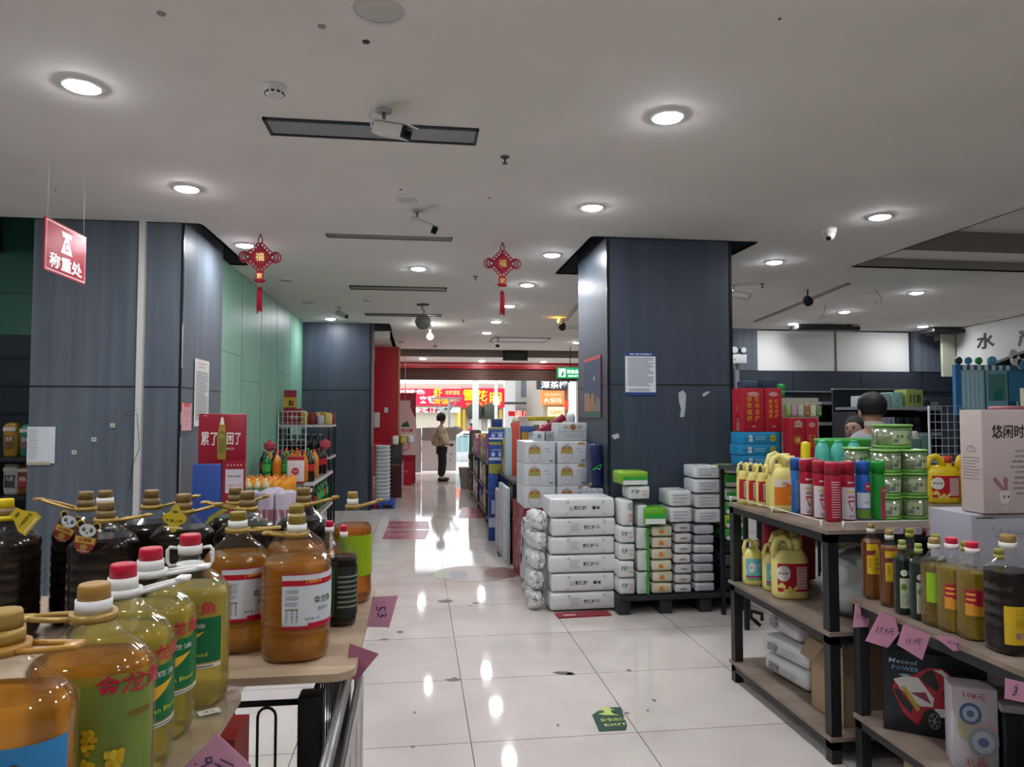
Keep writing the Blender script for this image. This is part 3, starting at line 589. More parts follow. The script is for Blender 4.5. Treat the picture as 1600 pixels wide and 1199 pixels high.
for i in range(15):
    if P0 is None:
        g=G(); g.loft([(0,.88),(.045,.95),(.05,1),(.062,1)],P('c3c9cb',.4),.13,.17,6,24,(0,0,0)); 
        P0=g.build('stacked_tray')
        o=P0
    else: o=P0.copy(); C.objects.link(o)
    o.location=(-.60,12.2,.11+.063*i); tag(o,'white plastic tray, %s from the bottom of the stack on the blue pallet'%ORD[i],'tray','white trays stacked on the blue pallet')
# kiosk boards outside
t=thing('queue_board','pale grey partition board with brown top behind the standing person','partition',(.72,19.6,0)); g=G(); g.box(-.62,.32,0,.08,.02,.86,P('a9a39f',.5)); g.box(-.62,.32,-.01,.09,.86,1.22,P('6f6760',.5)); g.build('board',t); g=G(); S=FRONT(.05,-.002,.45)
for i,c in enumerate('有福到家'): g.txt(S,c,(-.1 if i%2==0 else .12),(.04 if i<2 else -.12),.06,P('4a4541'),.002)
g.build('lettering',t)
g=G(); g.box(-.3,-.1,0,.3,0,1.2,P('8b857f',.5)); one(g,'grey_post_box','narrow grey box left of the partition board','box',(.18,19.75,0))
# person
def figure(name,nodes,edges,mats=None,parent=None,levels=2):
    me=bpy.data.meshes.new(name); me.from_pydata([n[0] for n in nodes],edges,[]); o=bpy.data.objects.new(name,me); C.objects.link(o)
    md=o.modifiers.new('s','SKIN'); md.use_smooth_shade=True; md.branch_smoothing=.6
    for v,n in zip(me.skin_vertices[0].data,nodes): v.radius=n[1] if isinstance(n[1],tuple) else (n[1],n[1]); v.use_root=False
    me.skin_vertices[0].data[0].use_root=True
    ss=o.modifiers.new('u','SUBSURF'); ss.levels=levels; ss.render_levels=levels
    dg=bpy.context.evaluated_depsgraph_get(); m2=bpy.data.meshes.new_from_object(o.evaluated_get(dg)); o.modifiers.clear(); o.data=m2
    if mats: m2.materials.clear(); m2.materials.append(mats)
    for p in m2.polygons: p.use_smooth=True
    if parent: o.parent=parent
    return o
SK=P('b08a72',.6)
def hairball(t,c,rx,ry,rz,cut=-.4,seed=3,col='0d0b0d'):
    rd=random.Random(seed); g=G(); V=[];Fs=[]; n,m=14,22
    for j in range(n):
        s_=cut+(1-cut)*j/(n-1); k=math.sqrt(max(0,1-min(1,abs(s_))**2)) if s_>0 else math.sqrt(1-(s_*.75)**2)
        for i in range(m): a=2*PI*i/m; w_=1+rd.uniform(-.045,.045); V.append((c[0]+rx*k*w_*math.cos(a),c[1]+ry*k*w_*math.sin(a),c[2]+rz*s_*(1+rd.uniform(-.02,.02))))
    for j in range(n-1):
        for i in range(m): i2=(i+1)%m; Fs.append((j*m+i,j*m+i2,(j+1)*m+i2,(j+1)*m+i))
    Fs.append(tuple(range(m))[::-1]); g.add(V,Fs,P(col,.65),True); return g.build('hair',t)
plaid=noisy('plaid_shirt','958b72','cfc3a4',(26,26,9),.8,2,lo=.42,hi=.58)
t=thing('person','person in a loose plaid shirt and black trousers standing at the entrance','person',(.55,16.87,0),0)
# facing +x (to the right in the picture)
nb=[((0,0,.86),(.10,.13)),((-.01,0,1.0),(.10,.14)),((0,0,1.15),(.11,.16)),((-.02,0,1.26),(.09,.15)),((.0,0,1.35),(.05,.05)),((.02,0,1.42),(.07,.065)),((.03,0,1.48),(.085,.075)),((.02,0,1.53),(.075,.07)),
 ((-.02,-.17,1.26),.05),((-.03,-.21,1.05),.042),((.10,-.20,.88),.034),((.20,-.17,.86),.026),((-.02,.17,1.26),.05),((-.03,.21,1.05),.042),((.10,.20,.88),.034),((.19,.17,.87),.026),
 ((0,-.08,.78),.085),((.02,-.09,.45),.062),((-.03,-.09,.09),.042),((.10,-.09,.035),.035),((0,.08,.78),.085),((.04,.09,.45),.062),((.0,.09,.09),.042),((.13,.09,.035),.035)]
eb=[(0,1),(1,2),(2,3),(3,4),(4,5),(5,6),(6,7),(3,8),(8,9),(9,10),(10,11),(3,12),(12,13),(13,14),(14,15),(0,16),(16,17),(17,18),(18,19),(0,20),(20,21),(21,22),(22,23)]
figure('body',nb,eb,SK,t)
sh=[((-.02,0,.80),(.23,.24)),((-.04,0,.98),(.22,.24)),((-.03,0,1.12),(.20,.23)),((-.03,0,1.27),(.11,.17)),((-.01,0,1.33),(.06,.07)),((-.02,-.17,1.25),.075),((-.04,-.23,1.05),.075),((.08,-.22,.90),.055),((-.02,.17,1.25),.075),((-.04,.23,1.05),.075),((.08,.22,.90),.055)]
figure('shirt',sh,[(0,1),(1,2),(2,3),(3,4),(3,5),(5,6),(6,7),(3,8),(8,9),(9,10)],plaid,t)
figure('trousers',[((0,0,.84),(.13,.15)),((0,-.08,.74),.115),((.02,-.09,.45),.105),((-.02,-.09,.10),.09),((0,.08,.74),.115),((.04,.09,.45),.105),((.0,.09,.10),.09)],[(0,1),(1,2),(2,3),(0,4),(4,5),(5,6)],P('1b1a1c',.8),t)
hairball(t,(-.015,0,1.51),.112,.10,.12,-.7)
for y in (-.09,.09): g=G(); g.rbox(-.10+(.03 if y>0 else 0),.16+(.03 if y>0 else 0),y-.05,y+.05,.0,.085,P('141416',.5),.04); g.build('shoe',t)
g=G(); g.rbox(.19,.27,-.2,-.12,.83,.90,P('4a4038',.4),.02); one(g,'phone_pouch','small dark purse held in the hand of the person at the entrance','purse',(.55,16.87,0))
# ================================================================ street outside
ASPH=noisy('wet_street','a9a7a5','bdbbb9',(1,1,1),.35,4)
g=G(); g.box(-30,40,18.9,24,-.12,-.02,P('d9d4cf',.4)); g.box(-30,40,24,80,-.62,-.5,ASPH); g.box(-30,40,23.9,24,-.6,-.02,P('9a9692',.6)); struct(g,'street','pale wet pavement and street outside')
def shop(x0,x1,y,z0,z1,name,lb,wall,openc,sign=None):
    t=thing(name,lb,'shop',(x0,y,0)); w=x1-x0
    g=G(); g.box(0,w,.3,6,-.5,3.35,P(wall,.7)); g.build('walls',t)
    if openc: g=G(); g.box(.3,w-.3,.05,.3,-.5,z0-.2,P(openc,.5)); g.build('shop_front',t)
    return t
def gsign(t,x0,x1,z0,z1,col,items,y=0.):
    g=G(); g.box(x0,x1,y-.15,y+.1,z0,z1,P(col,.4,e=.3)); S=FRONT(0,y-.16,0)
    for s_,u,v,sz,c,wd in items: g.txt(S,s_,u,v,sz,P(c,.4,e=.5),.02,w=wd,bold=.02)
    return g.build('sign_board',t)
Y1=40
def sx(px): return WY(px,620,Y1).x
def sz(py): return WY(740,py,Y1).z
t=shop(sx(600),sx(720.5),Y1,0,0,'street_shop','shop across the street with pink sign and 24 hour banner','cfc8b8','8a97a6'); o=sx(600)
gsign(t,0,sx(720.5)-o,sz(634),sz(608),'d8103f',[('贵州特色',1.2,sz(613),.28,'ffe9e9',2.2),('夹馍',sx(668)-o,sz(625),.42,'ffffff',.95),('虾',sx(684)-o,sz(614),.5,'ffd23a',.5),('滑蛋',sx(689)-o,sz(627),.4,'ffb02a',.9),('龙虾面饭',sx(707)-o,sz(614),.26,'ffc070',.85),('火锅小吃',sx(707)-o,sz(625),.26,'ffc070',.85)])
gsign(t,1.5,sx(719)-o,sz(645),sz(637),'e8ece6',[('24h',sx(668)-o,sz(641),.36,'d8203a',1.),('便利店',sx(685)-o,sz(641),.3,'3a4a50',1.2)])
g=G(); g.box(sx(715)-o,sx(719.5)-o,-.1,.3,-.5,sz(637),P('e6c83a',.5,e=.3)); g.build('yellow_column',t)  # faint glow put into the column's colour
t=shop(sx(720.5),sx(788),Y1,0,0,'street_shop','shop across the street with red and gold snowflake sign','c9c3b8','a39f98'); o=sx(720.5)
gsign(t,0,sx(788)-o,sz(637),sz(607),'e01038',[('雪',sx(733)-o,sz(618),.68,'ffd800',.68),('花',sx(752)-o,sz(619),.68,'ffd800',.68),('肉',sx(774)-o,sz(620),.68,'ffd800',.68),('牛肉汤锅  特色小炒',sx(755)-o,sz(632),.2,'ffb02a',2.0)])
g=G(); 
for px,c in ((723,'c9a23a'),(736,'e8e8e8'),(748,'c4c0b8'),(762,'f0f0f0'),(780,'d9b23a')): g.box(sx(px)-o,sx(px+4)-o,-.05,.1,-.5,sz(640),P(c,.5,e=.2))  # faint glow put into these fittings, none of them a lamp
for px in (742,766): g.loft([(0,.9),(.7,1),(.9,.5)],P('4b5148',.8),.45,.4,2,10,(sx(px)-o,-.1,sz(655)))
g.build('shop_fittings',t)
t=thing('street_building','pale building with grey windows beyond the street','building',(sx(788)+1.0,47,0)); g=G(); g.box(.6,5.5,0,6,-.5,11,P('b5b3b0',.8)); g.build('walls',t)
for z in (2.8,4.6): 
    for x in (1.0,2.5,4.0): g=G(); g.box(x,x+1.1,-.06,.02,z,z+1.2,P('6f7780',.3)); g.build('window',t)
g=G(); S=FRONT(0,-.1,0); g.box(.1,3.2,-.25,0,sz(651),sz(642),P('d4302e',.4,e=.4)); g.txt(FRONT(0,-.26,0),'重庆火锅',1.7,sz(646.5),.5,P('ffe9d9',e=.6),.02,w=2.4); g.build('sign_board',t)
g=G(); g.box(-1,7,-1.2,-.3,2.25,2.4,P('50545a',.5)); g.build('awning',t)
Y2=36
t=thing('street_teahouse','corner teahouse with black name board and orange signs','building',(WY(850,600,Y2).x,Y2,0)); o=WY(850,600,Y2).x; zz=lambda py:WY(880,py,Y2).z; xx=lambda px:WY(px,620,Y2).x-o
g=G(); g.box(0,7,.3,6,-.5,8,P('a8a29a',.8)); g.build('walls',t)
g=G(); g.box(xx(838),7,-.2,.1,zz(609),3.8,P('2b2d31',.5)); g.txt(FRONT(0,-.21,0),'潭茶楼餐',xx(872),zz(602),.4,P('e8e8ea',e=.3),.02,w=1.9,bold=.02); g.build('name_board',t)
g=G(); g.box(xx(845),xx(880),-.3,.1,zz(633),zz(611),P('e07a3a',.4,e=.5)); g.txt(FRONT(0,-.31,0),'CLASSIC',xx(862),zz(617),.2,P('ffd9b0',e=.6),.02,w=.9); g.txt(FRONT(0,-.31,0),'火锅鸡',xx(862),zz(626),.3,P('ffe0c0',e=.6),.02,w=.9); g.build('orange_sign',t)
g=G(); g.box(xx(856),xx(880),-.3,.1,zz(660),zz(636),P('f2d29a',.4,e=.7)); g.txt(FRONT(0,-.31,0),'百味特色菜',xx(868),zz(645),.25,P('c03a20'),.02,w=.7); g.txt(FRONT(0,-.31,0),'欢迎光临',xx(868),zz(655),.2,P('d02a20'),.02,w=.6); g.build('menu_board',t)
g=G(); g.box(xx(880),7,-.3,.1,zz(640),zz(626),P('d8402a',.4,e=.45)); g.box(xx(886),xx(896),-.6,-.2,-.5,zz(600),P('e4e6e8',.5)); g.build('side_sign_and_column',t)
for px,Yv,lb,r in [(743,27,'thick white street pole beyond the car','.12'),(775,30,'thin white street pole with a plate',' .07')]:
    p=WY(px,640,Yv); g=G(); g.cyl((0,0,-.5),float(r),7.,P('d9dad8',.4),12)
    if px==775: g.box(-.13,.13,-.1,.05,2.0,2.35,P('f2f2f0',.4))
    one(g,'street_pole',lb,'pole',(p.x,Yv,0))
p=WY(702,640,22.6); g=G(); g.cyl((0,0,-.5),.04,2.6,P('7d8488',.4),8); g.tube([(-.6,0,2.1),(.4,0,2.1)],.03,P('7d8488',.4)); g.tube([(0,0,1.7),(.3,0,2.1)],.03,P('7d8488',.4)); one(g,'street_pole','thin grey pole with a crossbar beside the standing person','pole',(p.x,22.6,0))
# car
def car():
    p=WY(735,690,28); t=thing('parked_car','white car parked beyond the blue barrier','car',(p.x+.3,28,-.5)); Wc=P('e4e6e8',.2,coat=.6); gl=P('262c31',.08)
    g=G(); n=2.1; prof=[(-n,.35,.62),(-1.9,.25,.75),(-1.0,.22,.92),(.9,.22,.95),(1.8,.25,.85),(n,.35,.65)]
    V=[];Fs=[]
    for x,z0,z1 in prof: V+=[(x,-.85,z0),(x,-.88,(z0+z1)/2),(x,-.8,z1),(x,.8,z1),(x,.88,(z0+z1)/2),(x,.85,z0)]
    for i in range(5):
        for k in range(6): a=i*6+k;b=i*6+(k+1)%6; Fs.append((a,b,b+6,a+6))
    Fs+=[(0,1,2,3,4,5),(35,34,33,32,31,30)]; g.add(V,Fs,Wc,True)
    g.add([(-1.4,-.78,.9),(1.7,-.78,.9),(1.1,-.62,1.4),(-.55,-.62,1.42),(-1.4,.78,.9),(1.7,.78,.9),(1.1,.62,1.4),(-.55,.62,1.42)],[(0,1,2,3),(4,7,6,5),(3,2,6,7),(0,3,7,4),(1,5,6,2)],Wc); g.build('body',t)
    g=G(); g.add([(-1.2,-.785,.93),(-.1,-.785,.93),(-.1,-.65,1.34),(-.6,-.65,1.34)],[(0,1,2,3)],gl); g.add([(0,-.785,.93),(1.4,-.785,.93),(1.0,-.65,1.34),(0,-.65,1.34)],[(0,1,2,3)],gl); g.build('side_windows',t)
    for x in (-1.3,1.35):
        for y in (-.86,.7): g=G(); g.cyl((x,y,.32),.32,.18,BLK,20,axis=(0,1,0)); g.cyl((x,y-.01,.32),.18,.02,P('b0b2b4',.3,.7),14,axis=(0,1,0)); g.build('wheel',t)
car()
t=thing('street_barrier','pale blue mesh barrier in front of the white car','barrier',(WY(713,730,23.5).x,23.5,-.02)); g=G(); bw=P('bfd9dd',.4); g.box(0,1.0,-.01,.01,.35,.85,P('8fb3ba',.4)); 
for x in (0,.2,.4,.6,.8,1.0): g.tube([(x,0,.0),(x,0,.9)],.015,bw)
for z in (.1,.3,.9): g.tube([(0,0,z),(1.05,0,z)],.015,bw)
g.build('mesh_panel',t); g=G()
for x in (.05,.95): g.box(x-.05,x+.05,-.2,.2,0,.03,bw)
g.build('foot',t)
def umb(px,py,Yv,c,lb,s):
    p=WY(px,py,Yv); t=thing('umbrella',lb,'umbrella',(p.x,Yv,p.z)); g=G(); g.loft([(0,1),(.12,.93),(.24,.72),(.33,.38),(.36,.02)],P(c,.4,a=.8 if c=='d9dde0' else 1.),.5*s,.5*s,2,12,(0,0,-.1),False,sm=False); g.build('canopy',t); g=G(); g.tube([(0,0,.25),(0,0,-.7)],.012,BLK); g.build('shaft',t); return p
def walker(px,Yv,top,c,lb):
    p=WY(px,top,Yv); t=thing('person',lb,'person',(p.x,Yv,p.z-1.46)); t.scale=(.9,.9,.9); figure('body',[((0,0,.9),.13),((0,0,1.1),.14),((0,0,1.3),.12),((0,0,1.42),.05),((0,0,1.52),.085),((0,0,1.58),.07),((-.17,0,1.32),.05),((-.22,-.05,1.05),.04),((-.1,-.2,1.15),.03),((.17,0,1.32),.05),((.22,-.02,1.05),.04),((.2,-.08,.85),.03),((-.08,0,.8),.09),((-.09,0,.45),.06),((-.08,0,.06),.045),((.08,0,.8),.09),((.09,0,.45),.06),((.09,.1,.06),.045)],[(0,1),(1,2),(2,3),(3,4),(4,5),(2,6),(6,7),(7,8),(2,9),(9,10),(10,11),(0,12),(12,13),(13,14),(0,15),(15,16),(16,17)],P(c,.7),t,1)
    hairball(t,(0,.02,1.56),.10,.10,.09,-.4)
umb(664,676,33.5,'d9dde0','clear umbrella beyond the entrance, left of the standing person',.85); walker(666,33.6,670,'6a7076','dark haired passer-by under the clear umbrella')
umb(712,675,32,'3a3a36','dark umbrella beyond the entrance, right of the standing person',.8); walker(712,32.1,670,'c23a52','passer-by in pink under the dark umbrella')
walker(737,34,662,'c01838','small passer-by in red before the shops')
# ================================================================ oil bottles
GOLD=P('a88a45',.35,.25); REDC=P('c4143a',.35); WHT=P('e8e8e4',.4)
def prof(H_,ribs=(),shoulder=.62,neck=.25,nr=.24,waist=None):
    b=[(0,.84),(.004,.93),(.02,1.0)]
    z0,z1=.05*H_/.335,shoulder*H_-.012
    if ribs:
        n=ribs
        for i in range(n):
            a=z0+(z1-z0)*i/n; d=(z1-z0)/n; b+=[(a,1.0),(a+d*.7,1.0),(a+d*.85,.965)]
    else: b+=[(z0,1.0),(z0+.006,.985),(z1-.006,.985)]
    s=shoulder*H_; nk=.875*H_-.008
    b+=[(s,1.0),(s+(nk-s)*.18,.99),(s+(nk-s)*.45,.80),(s+(nk-s)*.75,.46),(nk,nr+.02),(nk+.006,nr)]
    return b
def oilmat(h,t=.8): return P(h,.04,t=t,ior=1.33)
def bottle(name,lb,cat,loc,rz,H_=.335,rx=.082,ry=.07,e=2.5,ribs=0,oil='d98a12',ot=.8,fill=.80,cap=GOLD,band=WHT,handle=None,label=None,group=None,shoulder=.62,seg=32,capr=None,nr=.24):
    t=thing(name,lb,cat,loc,rz,group); p=prof(H_,ribs,shoulder,nr=nr); nk=p[-1][0]; cr=capr or rx*.255
    g=G(); g.loft(p+[(nk+.012,nr)],CLEAR,rx,ry,e,seg,cap=False); g.build('bottle_shell',t)
    g=G(); zf=fill*nk; q=[(max(z,.003),k*.965) for z,k in p if z<zf]; q.append((zf,interp(p,zf)*.965)); g.loft(q,oilm(oil) if ot else P(oil,.12,ior=1.22),rx,ry,e,seg); g.build('oil',t)
    g=G(); g.cyl((0,0,nk+.004),cr*1.12,H_*.055,band,24); g.build('neck_band',t)
    z=nk+.004+H_*.055; g=G(); g.loft([(z,cr),(H_-.003,cr*.97),(H_,cr*.9)],cap,1,1,2,28); g.build('cap',t)
    if handle: g=G(); handle(g,nk,cr); g.build('handle',t)
    if label: label(t,p,rx,ry,e,H_)
    return t
def h_gold(side=1,mat=GOLD,L=.10,drop=.0):
    def f(g,nk,cr):
        g.loft([(nk-.008,cr*1.45),(nk+.004,cr*1.45)],mat,1,1,2,24)
        pts=[]
        for i in range(15):
            a=-PI/2+PI*i/14; pts.append((side*(cr*1.1+(L-cr)*math.cos(a)),.017*math.sin(a)*1.0,nk-.003+drop*math.cos(a)))
        g.tube(pts,.0042,mat,6)
        g.rbox(side*(L)-.016,side*(L)+.004,-.014,.014,nk-.006+drop,nk+.001+drop,mat,.003)
    return f
def h_ears(g,nk,cr):
    for s in (-1,1): g.tube([(s*cr*1.2,0,nk+.016),(s*cr*1.9,0,nk+.018),(s*cr*2.15,0,nk+.012),(s*cr*2.15,0,nk-.012),(s*cr*1.9,0,nk-.02),(s*cr*1.2,0,nk-.018)],.0036,WHT,6)
    g.loft([(nk-.02,cr*1.3),(nk-.014,cr*1.3)],WHT,1,1,2,24)
RDT=P('b3122c',.4)
def L_white(th,full=.14):
    def f(t,p,rx,ry,e,H_):
        S=Wrap(p,rx,ry,e,th); z0,z1=.235*H_,.62*H_; g=G(); u0,u1=-.03,full-.03
        g.rect(S,u0,u1,z0,z1,P('cfd3d8',.35),.0012); g.rect(S,u0,u1,z1-.028,z1,P('b3102c',.35),.0018); g.rect(S,u0,u1,z0,z0+.008,P('b3102c',.35),.0018); g.rect(S,u0+.06,u1,z0+.006,z0+.014,P('b3102c',.35),.0018); t=g.build('label',t)
        g=G(); g.txt(S,'7000+',u0+.072,z1-.019,.0125,P('e0a83a',.35),.0028,bold=.02,xs=1.15); g.txt(S,'谷维素营养型',u0+.072,z1-.007,.006,P('e6c9c4'),.0026)
        g.lines(S,u0+.008,u0+.038,z0+.055,z1-.036,8,P('8d9096'),.0024,seed=2); g.rect(S,u0+.008,u0+.038,z0+.046,z0+.05,P('7a6a3a'),.0024)
        for i in range(5):
            for k in (0,.013,.024): g.rect(S,u0+.009+k,u0+.013+k,z0+.042-.006*i,z0+.0445-.006*i,P('5b5f66'),.0024)
        g.txt(S,'金龙鱼',u0+.095,z0+.066,.018,P('4a5a2a'),.0026,w=.045,bold=.012); g.txt(S,'稻米油',u0+.095,z0+.045,.009,P('4a5a2a'),.0026); g.txt(S,'净含量: 5升',u0+.07,z0+.024,.007,P('3c4048'),.0026); g.build('label_print',t)
    return f
def L_green(th):
    def f(t,p,rx,ry,e,H_):
        S=Wrap(p,rx,ry,e,th); z0,z1=.27*H_,.53*H_; g=G(); g.rect(S,-.075,.06,z0,z1,P('0a6b3d',.35),.0012); g.rect(S,-.075,.06,z0-.010,z0-.003,P('e3e6dc'),.0012); t=g.build('label',t)
        g=G(); g.txt(S,'金龙鱼',.005,z1+.020,.026,P('c2183a',.35),.0028,w=.088,bold=.015); g.txt(S,'大豆油',.005,z1-.014,.010,P('e9efe8'),.0024,w=.05); g.pl(S,[(-.035,z0+.048),(-.01,z0+.053),(.03,z0+.062),(.01,z0+.045),(-.005,z0+.034),(-.03,z0+.032)],P('e8b32a'),.0024); g.txt(S,'Soybean Blend',0,z0+.016,.011,P('c9d23a'),.0024,w=.07,bold=.012); g.lines(S,-.04,.045,z0-.009,z0-.004,1,P('4a544a'),.0018); g.txt(S,'金龙鱼',0,0,.001,REDC,.0)if 0 else None
        g.build('label_print',t)
    return f
def L_corn(th):
    def f(t,p,rx,ry,e,H_):
        S=Wrap(p,rx,ry,e,th); z0,z1=.10*H_,.62*H_; g=G(); g.rect(S,-.085,.085,z0,z1,P('6f8f3f',.3,a=.82),.0012); g.rect(S,-.085,.085,z1,z1+.012,P('8fa04a',.3,a=.5),.0012); t=g.build('label',t)
        g=G(); g.txt(S,'金龙鱼',.055,z1-.002,.030,P('b81a3c',.35),.0030,w=.085,bold=.015); YL=P('d8b41e')
        rd=random.Random(4)
        for cx,h in ((-.028,.145),(.004,.105),(.035,.075)):
            for i in range(60): g.disc(S,cx+rd.uniform(-.008,.008),z0+.01+rd.random()*h,.0042,P(rd.choice(['d8b41e','c9a016','e6c832'])),.0016+.0001*i,n=7)
            g.line(S,[(cx,z0),(cx,z0+h)],.002,P('4f7a2a'),.0015)
        g.rect(S,-.078,-.045,z0+.07,z0+.125,P('c9d0b4'),.0018); g.lines(S,-.075,-.048,z0+.074,z0+.122,6,P('4f6a3a'),.0022,seed=6); g.rect(S,-.078,-.045,z0+.066,z0+.073,P('1f5a34'),.0024)
        g.txt(S,'纯香菜籽油',.065,z1-.045,.011,P('8a3a1e'),.0024,w=.03); g.txt(S,'食用调和油',.062,z0+.016,.010,P('9a3a1e'),.0024,w=.04); g.build('label_print',t)
    return f
def L_farmer(th):
    def f(t,p,rx,ry,e,H_):
        S=Wrap(p,rx,ry,e,th); z0,z1=.08*H_,.56*H_; g=G(); g.rect(S,-.085,.085,z0,z1,P('2f83bd',.3),.0012); t=g.build('label',t)
        g=G(); c=.03; zb=z0+.075
        g.pl(S,[(c-.045,z0),(c-.04,zb-.005),(c-.018,zb+.012),(c+.018,zb+.012),(c+.04,zb-.005),(c+.045,z0)],P('a9a183'),.0018)
        g.pl(S,[(c-.012,zb+.01),(c+.012,zb+.01),(c+.014,zb+.038),(c-.013,zb+.038)],P('80603f'),.0022); g.disc(S,c,zb+.034,.013,P('8a6844'),.0024,ry=.017)
        g.disc(S,c,zb+.044,.034,P('4a3a22'),.0028,ry=.008); g.pl(S,[(c-.016,zb+.046),(c-.008,zb+.063),(c+.003,zb+.068),(c+.012,zb+.06),(c+.018,zb+.046)],P('5a4729'),.0030)
        g.line(S,[(c-.006,zb+.02),(c,zb),(c-.004,z0+.02)],.002,P('3a3224'),.003); g.disc(S,c+.01,z0+.012,.02,P('c99a2a'),.0032); g.disc(S,c-.035,z0+.014,.014,P('c99a2a'),.0032)
        g.txt(S,'鲁花',-.045,z0+.095,.03,P('b3123a',.35),.0026,bold=.015); g.build('label_print',t)
    return f
def L_plain(th,col,z=(.2,.6),u=(-.05,.05),txt=None,tc='f0e0a0',a=1.,extra=None):
    def f(t,p,rx,ry,e,H_):
        S=Wrap(p,rx,ry,e,th); g=G(); g.rect(S,u[0],u[1],z[0]*H_,z[1]*H_,P(col,.35,a=a),.0012); t=g.build('label',t)
        if txt or extra:
            g=G()
            if txt: g.txt(S,txt,(u[0]+u[1])/2,(z[0]*.4+z[1]*.6)*H_,.014,P(tc,.4),.0026,w=(u[1]-u[0])*.6,bold=.02)
            if extra: extra(g,S,z[0]*H_,z[1]*H_,*u)
            g.build('label_print',t)
    return f
# tags hung on dark bottles
def tag_panda(t,dx,dy,z,rot,tilt=0.):
    g=G(); X=Matrix.Translation((dx,dy,z))@Matrix.Rotation(rot,4,'Y')@Matrix.Rotation(tilt,4,'X')@Matrix.Scale(.74,4); S0=FRONT(0,0,0)
    S=lambda u,v,off=0: X@Vector((u,-off,v))
    class SS: curved=False
    s=SS(); s.__class__.__call__=lambda self,u,v,off=0: X@Vector((u,-off,v))
    RB=P('8a3326',.4); g.disc(s,0,-.005,.036,RB,.0,ry=.052,n=28); g.disc(s,0,-.005,.036,P('6b3020',.5),-.002,ry=.052,n=28)
    for k in (-1,1): g.disc(s,k*.026,.040,.014,P('c8a84a',.4),.0006); g.disc(s,k*.025,.039,.010,P('14120f',.5),.001)
    g.pl(s,[(.033*math.cos(a),-.005+.048*math.sin(a)) for a in [PI*(-.02+1.04*i/12) for i in range(13)]],P('2d3d2c'),.0008)
    g.disc(s,0,.022,.027,P('cfd6d8',.4),.0014,ry=.022,n=24)
    for k in (-1,1): g.disc(s,k*.012,.024,.006,P('15171a'),.002,ry=.007,n=12); g.disc(s,k*.0115,.025,.002,P('dfe5e6'),.0024,n=8)
    g.disc(s,0,.014,.004,P('15171a'),.002,ry=.0025,n=10); g.pl(s,[(-.033,.0),(.033,.0),(.031,-.022),(-.031,-.022)],P('c49a45'),.0016); g.txt(s,'云清香',0,-.010,.013,P('7a3a1e'),.0026,w=.042,bold=.012); g.disc(s,0,-.034,.012,P('9a8a3a'),.002,ry=.01); g.txt(s,'非转基因菜籽油',0,-.047,.006,P('e0d8c8'),.0026,w=.04)
    return g.build('panda_tag',t)
def tag_yellow(t,dx,dy,z,rot,shape='bell'):
    g=G(); X=Matrix.Translation((dx,dy,z))@Matrix.Rotation(rot,4,'Y')@Matrix.Scale(.78,4)
    class S2: 
        curved=False
        def __call__(self,u,v,off=0): return X@Vector((u,-off,v))
    s=S2(); Y_=P('cdb52e',.4); 
    pts=[(-.016,.04),(.016,.04),(.02,.02),(.04,-.015),(.038,-.04),(-.038,-.04),(-.04,-.015),(-.02,.02)] if shape=='bell' else [(.0+.032*(1+.22*math.cos(4*a))*math.cos(a),.04*(1+.22*math.cos(4*a))*math.sin(a)) for a in [2*PI*i/24 for i in range(24)]]
    g.pl(s,pts,Y_,.001); g.pl(s,pts[::-1],Y_,-.001); g.disc(s,0,.022,.010,P('5a6a2a'),.002,ry=.005); g.txt(s,'新装上市' if shape!='bell' else '小榨菜籽油',0,-.008,.012,P('6b5a14'),.002,w=.055,bold=.02); g.rect(s,-.03,.03,-.034,-.028,P('e8dca0'),.002)
    return g.build('yellow_tag',t)
ZB=1.0
def at(px,py,z,dz=0): p=WZ(px,py,z+dz); return (p.x,p.y,z)
def oil_at(px,py,H_): p=WZ(px,py,ZB+H_); return (p.x,p.y,ZB)
AM='f7a51c'; GRP='oil bottles on the left boards'
bottle('oil_bottle','amber oil bottle with blue label of a farmer in a hat','oil bottle',(-.515,.97,ZB),0,oil=AM,cap=GOLD,band=GOLD,handle=h_gold(1,P('b8873a',.35),.09),label=L_farmer(-PI/2+.25),rx=.088,ry=.06)
bottle('oil_bottle','amber oil bottle with flat gold cap and green label of yellow rape flowers','oil bottle',(-.465,1.105,ZB),0,oil=AM,cap=P('a9803c',.4),band=WHT,handle=h_gold(-1,GOLD,.085),label=L_corn(-PI/2+.3),rx=.085,ry=.058)
YO='f4e05c'
bottle('oil_bottle','pale yellow oil bottle with red cap, nearest of three with green labels','oil bottle',(-.48,1.245,ZB),0,oil=YO,cap=REDC,label=L_green(-PI/2+1.1),handle=h_gold(1,WHT,.10,.02),rx=.08,ry=.058)
bottle('oil_bottle','pale yellow oil bottle with red cap, middle one of three with green labels','oil bottle',(-.47,1.455,ZB) if 0 else (-.445,1.45,ZB),0,oil=YO,cap=REDC,label=L_green(-PI/2+1.25),handle=h_gold(1,WHT,.09,.015),rx=.078,ry=.07) if 0 else None
bottle('oil_bottle','pale yellow oil bottle with red cap, white ear handles and large green label','oil bottle',(-.462,1.53,ZB),0,oil=YO,cap=REDC,label=L_green(-PI/2+.28),handle=h_ears,rx=.08,ry=.06)
bottle('oil_bottle','pale yellow oil bottle with red cap, squeezed between two others with green labels','oil bottle',(-.487,1.385,ZB),0,oil=YO,cap=REDC,label=L_green(-PI/2+.9),handle=h_gold(1,WHT,.10,.01),rx=.08,ry=.058)
bottle('oil_bottle','amber oil bottle cut off by the left edge of the picture','oil bottle',(-.60,.83,ZB),.4,oil='e07a14',cap=GOLD,label=L_plain(-PI/2,'b5382a',(.1,.5)),rx=.085,ry=.08)
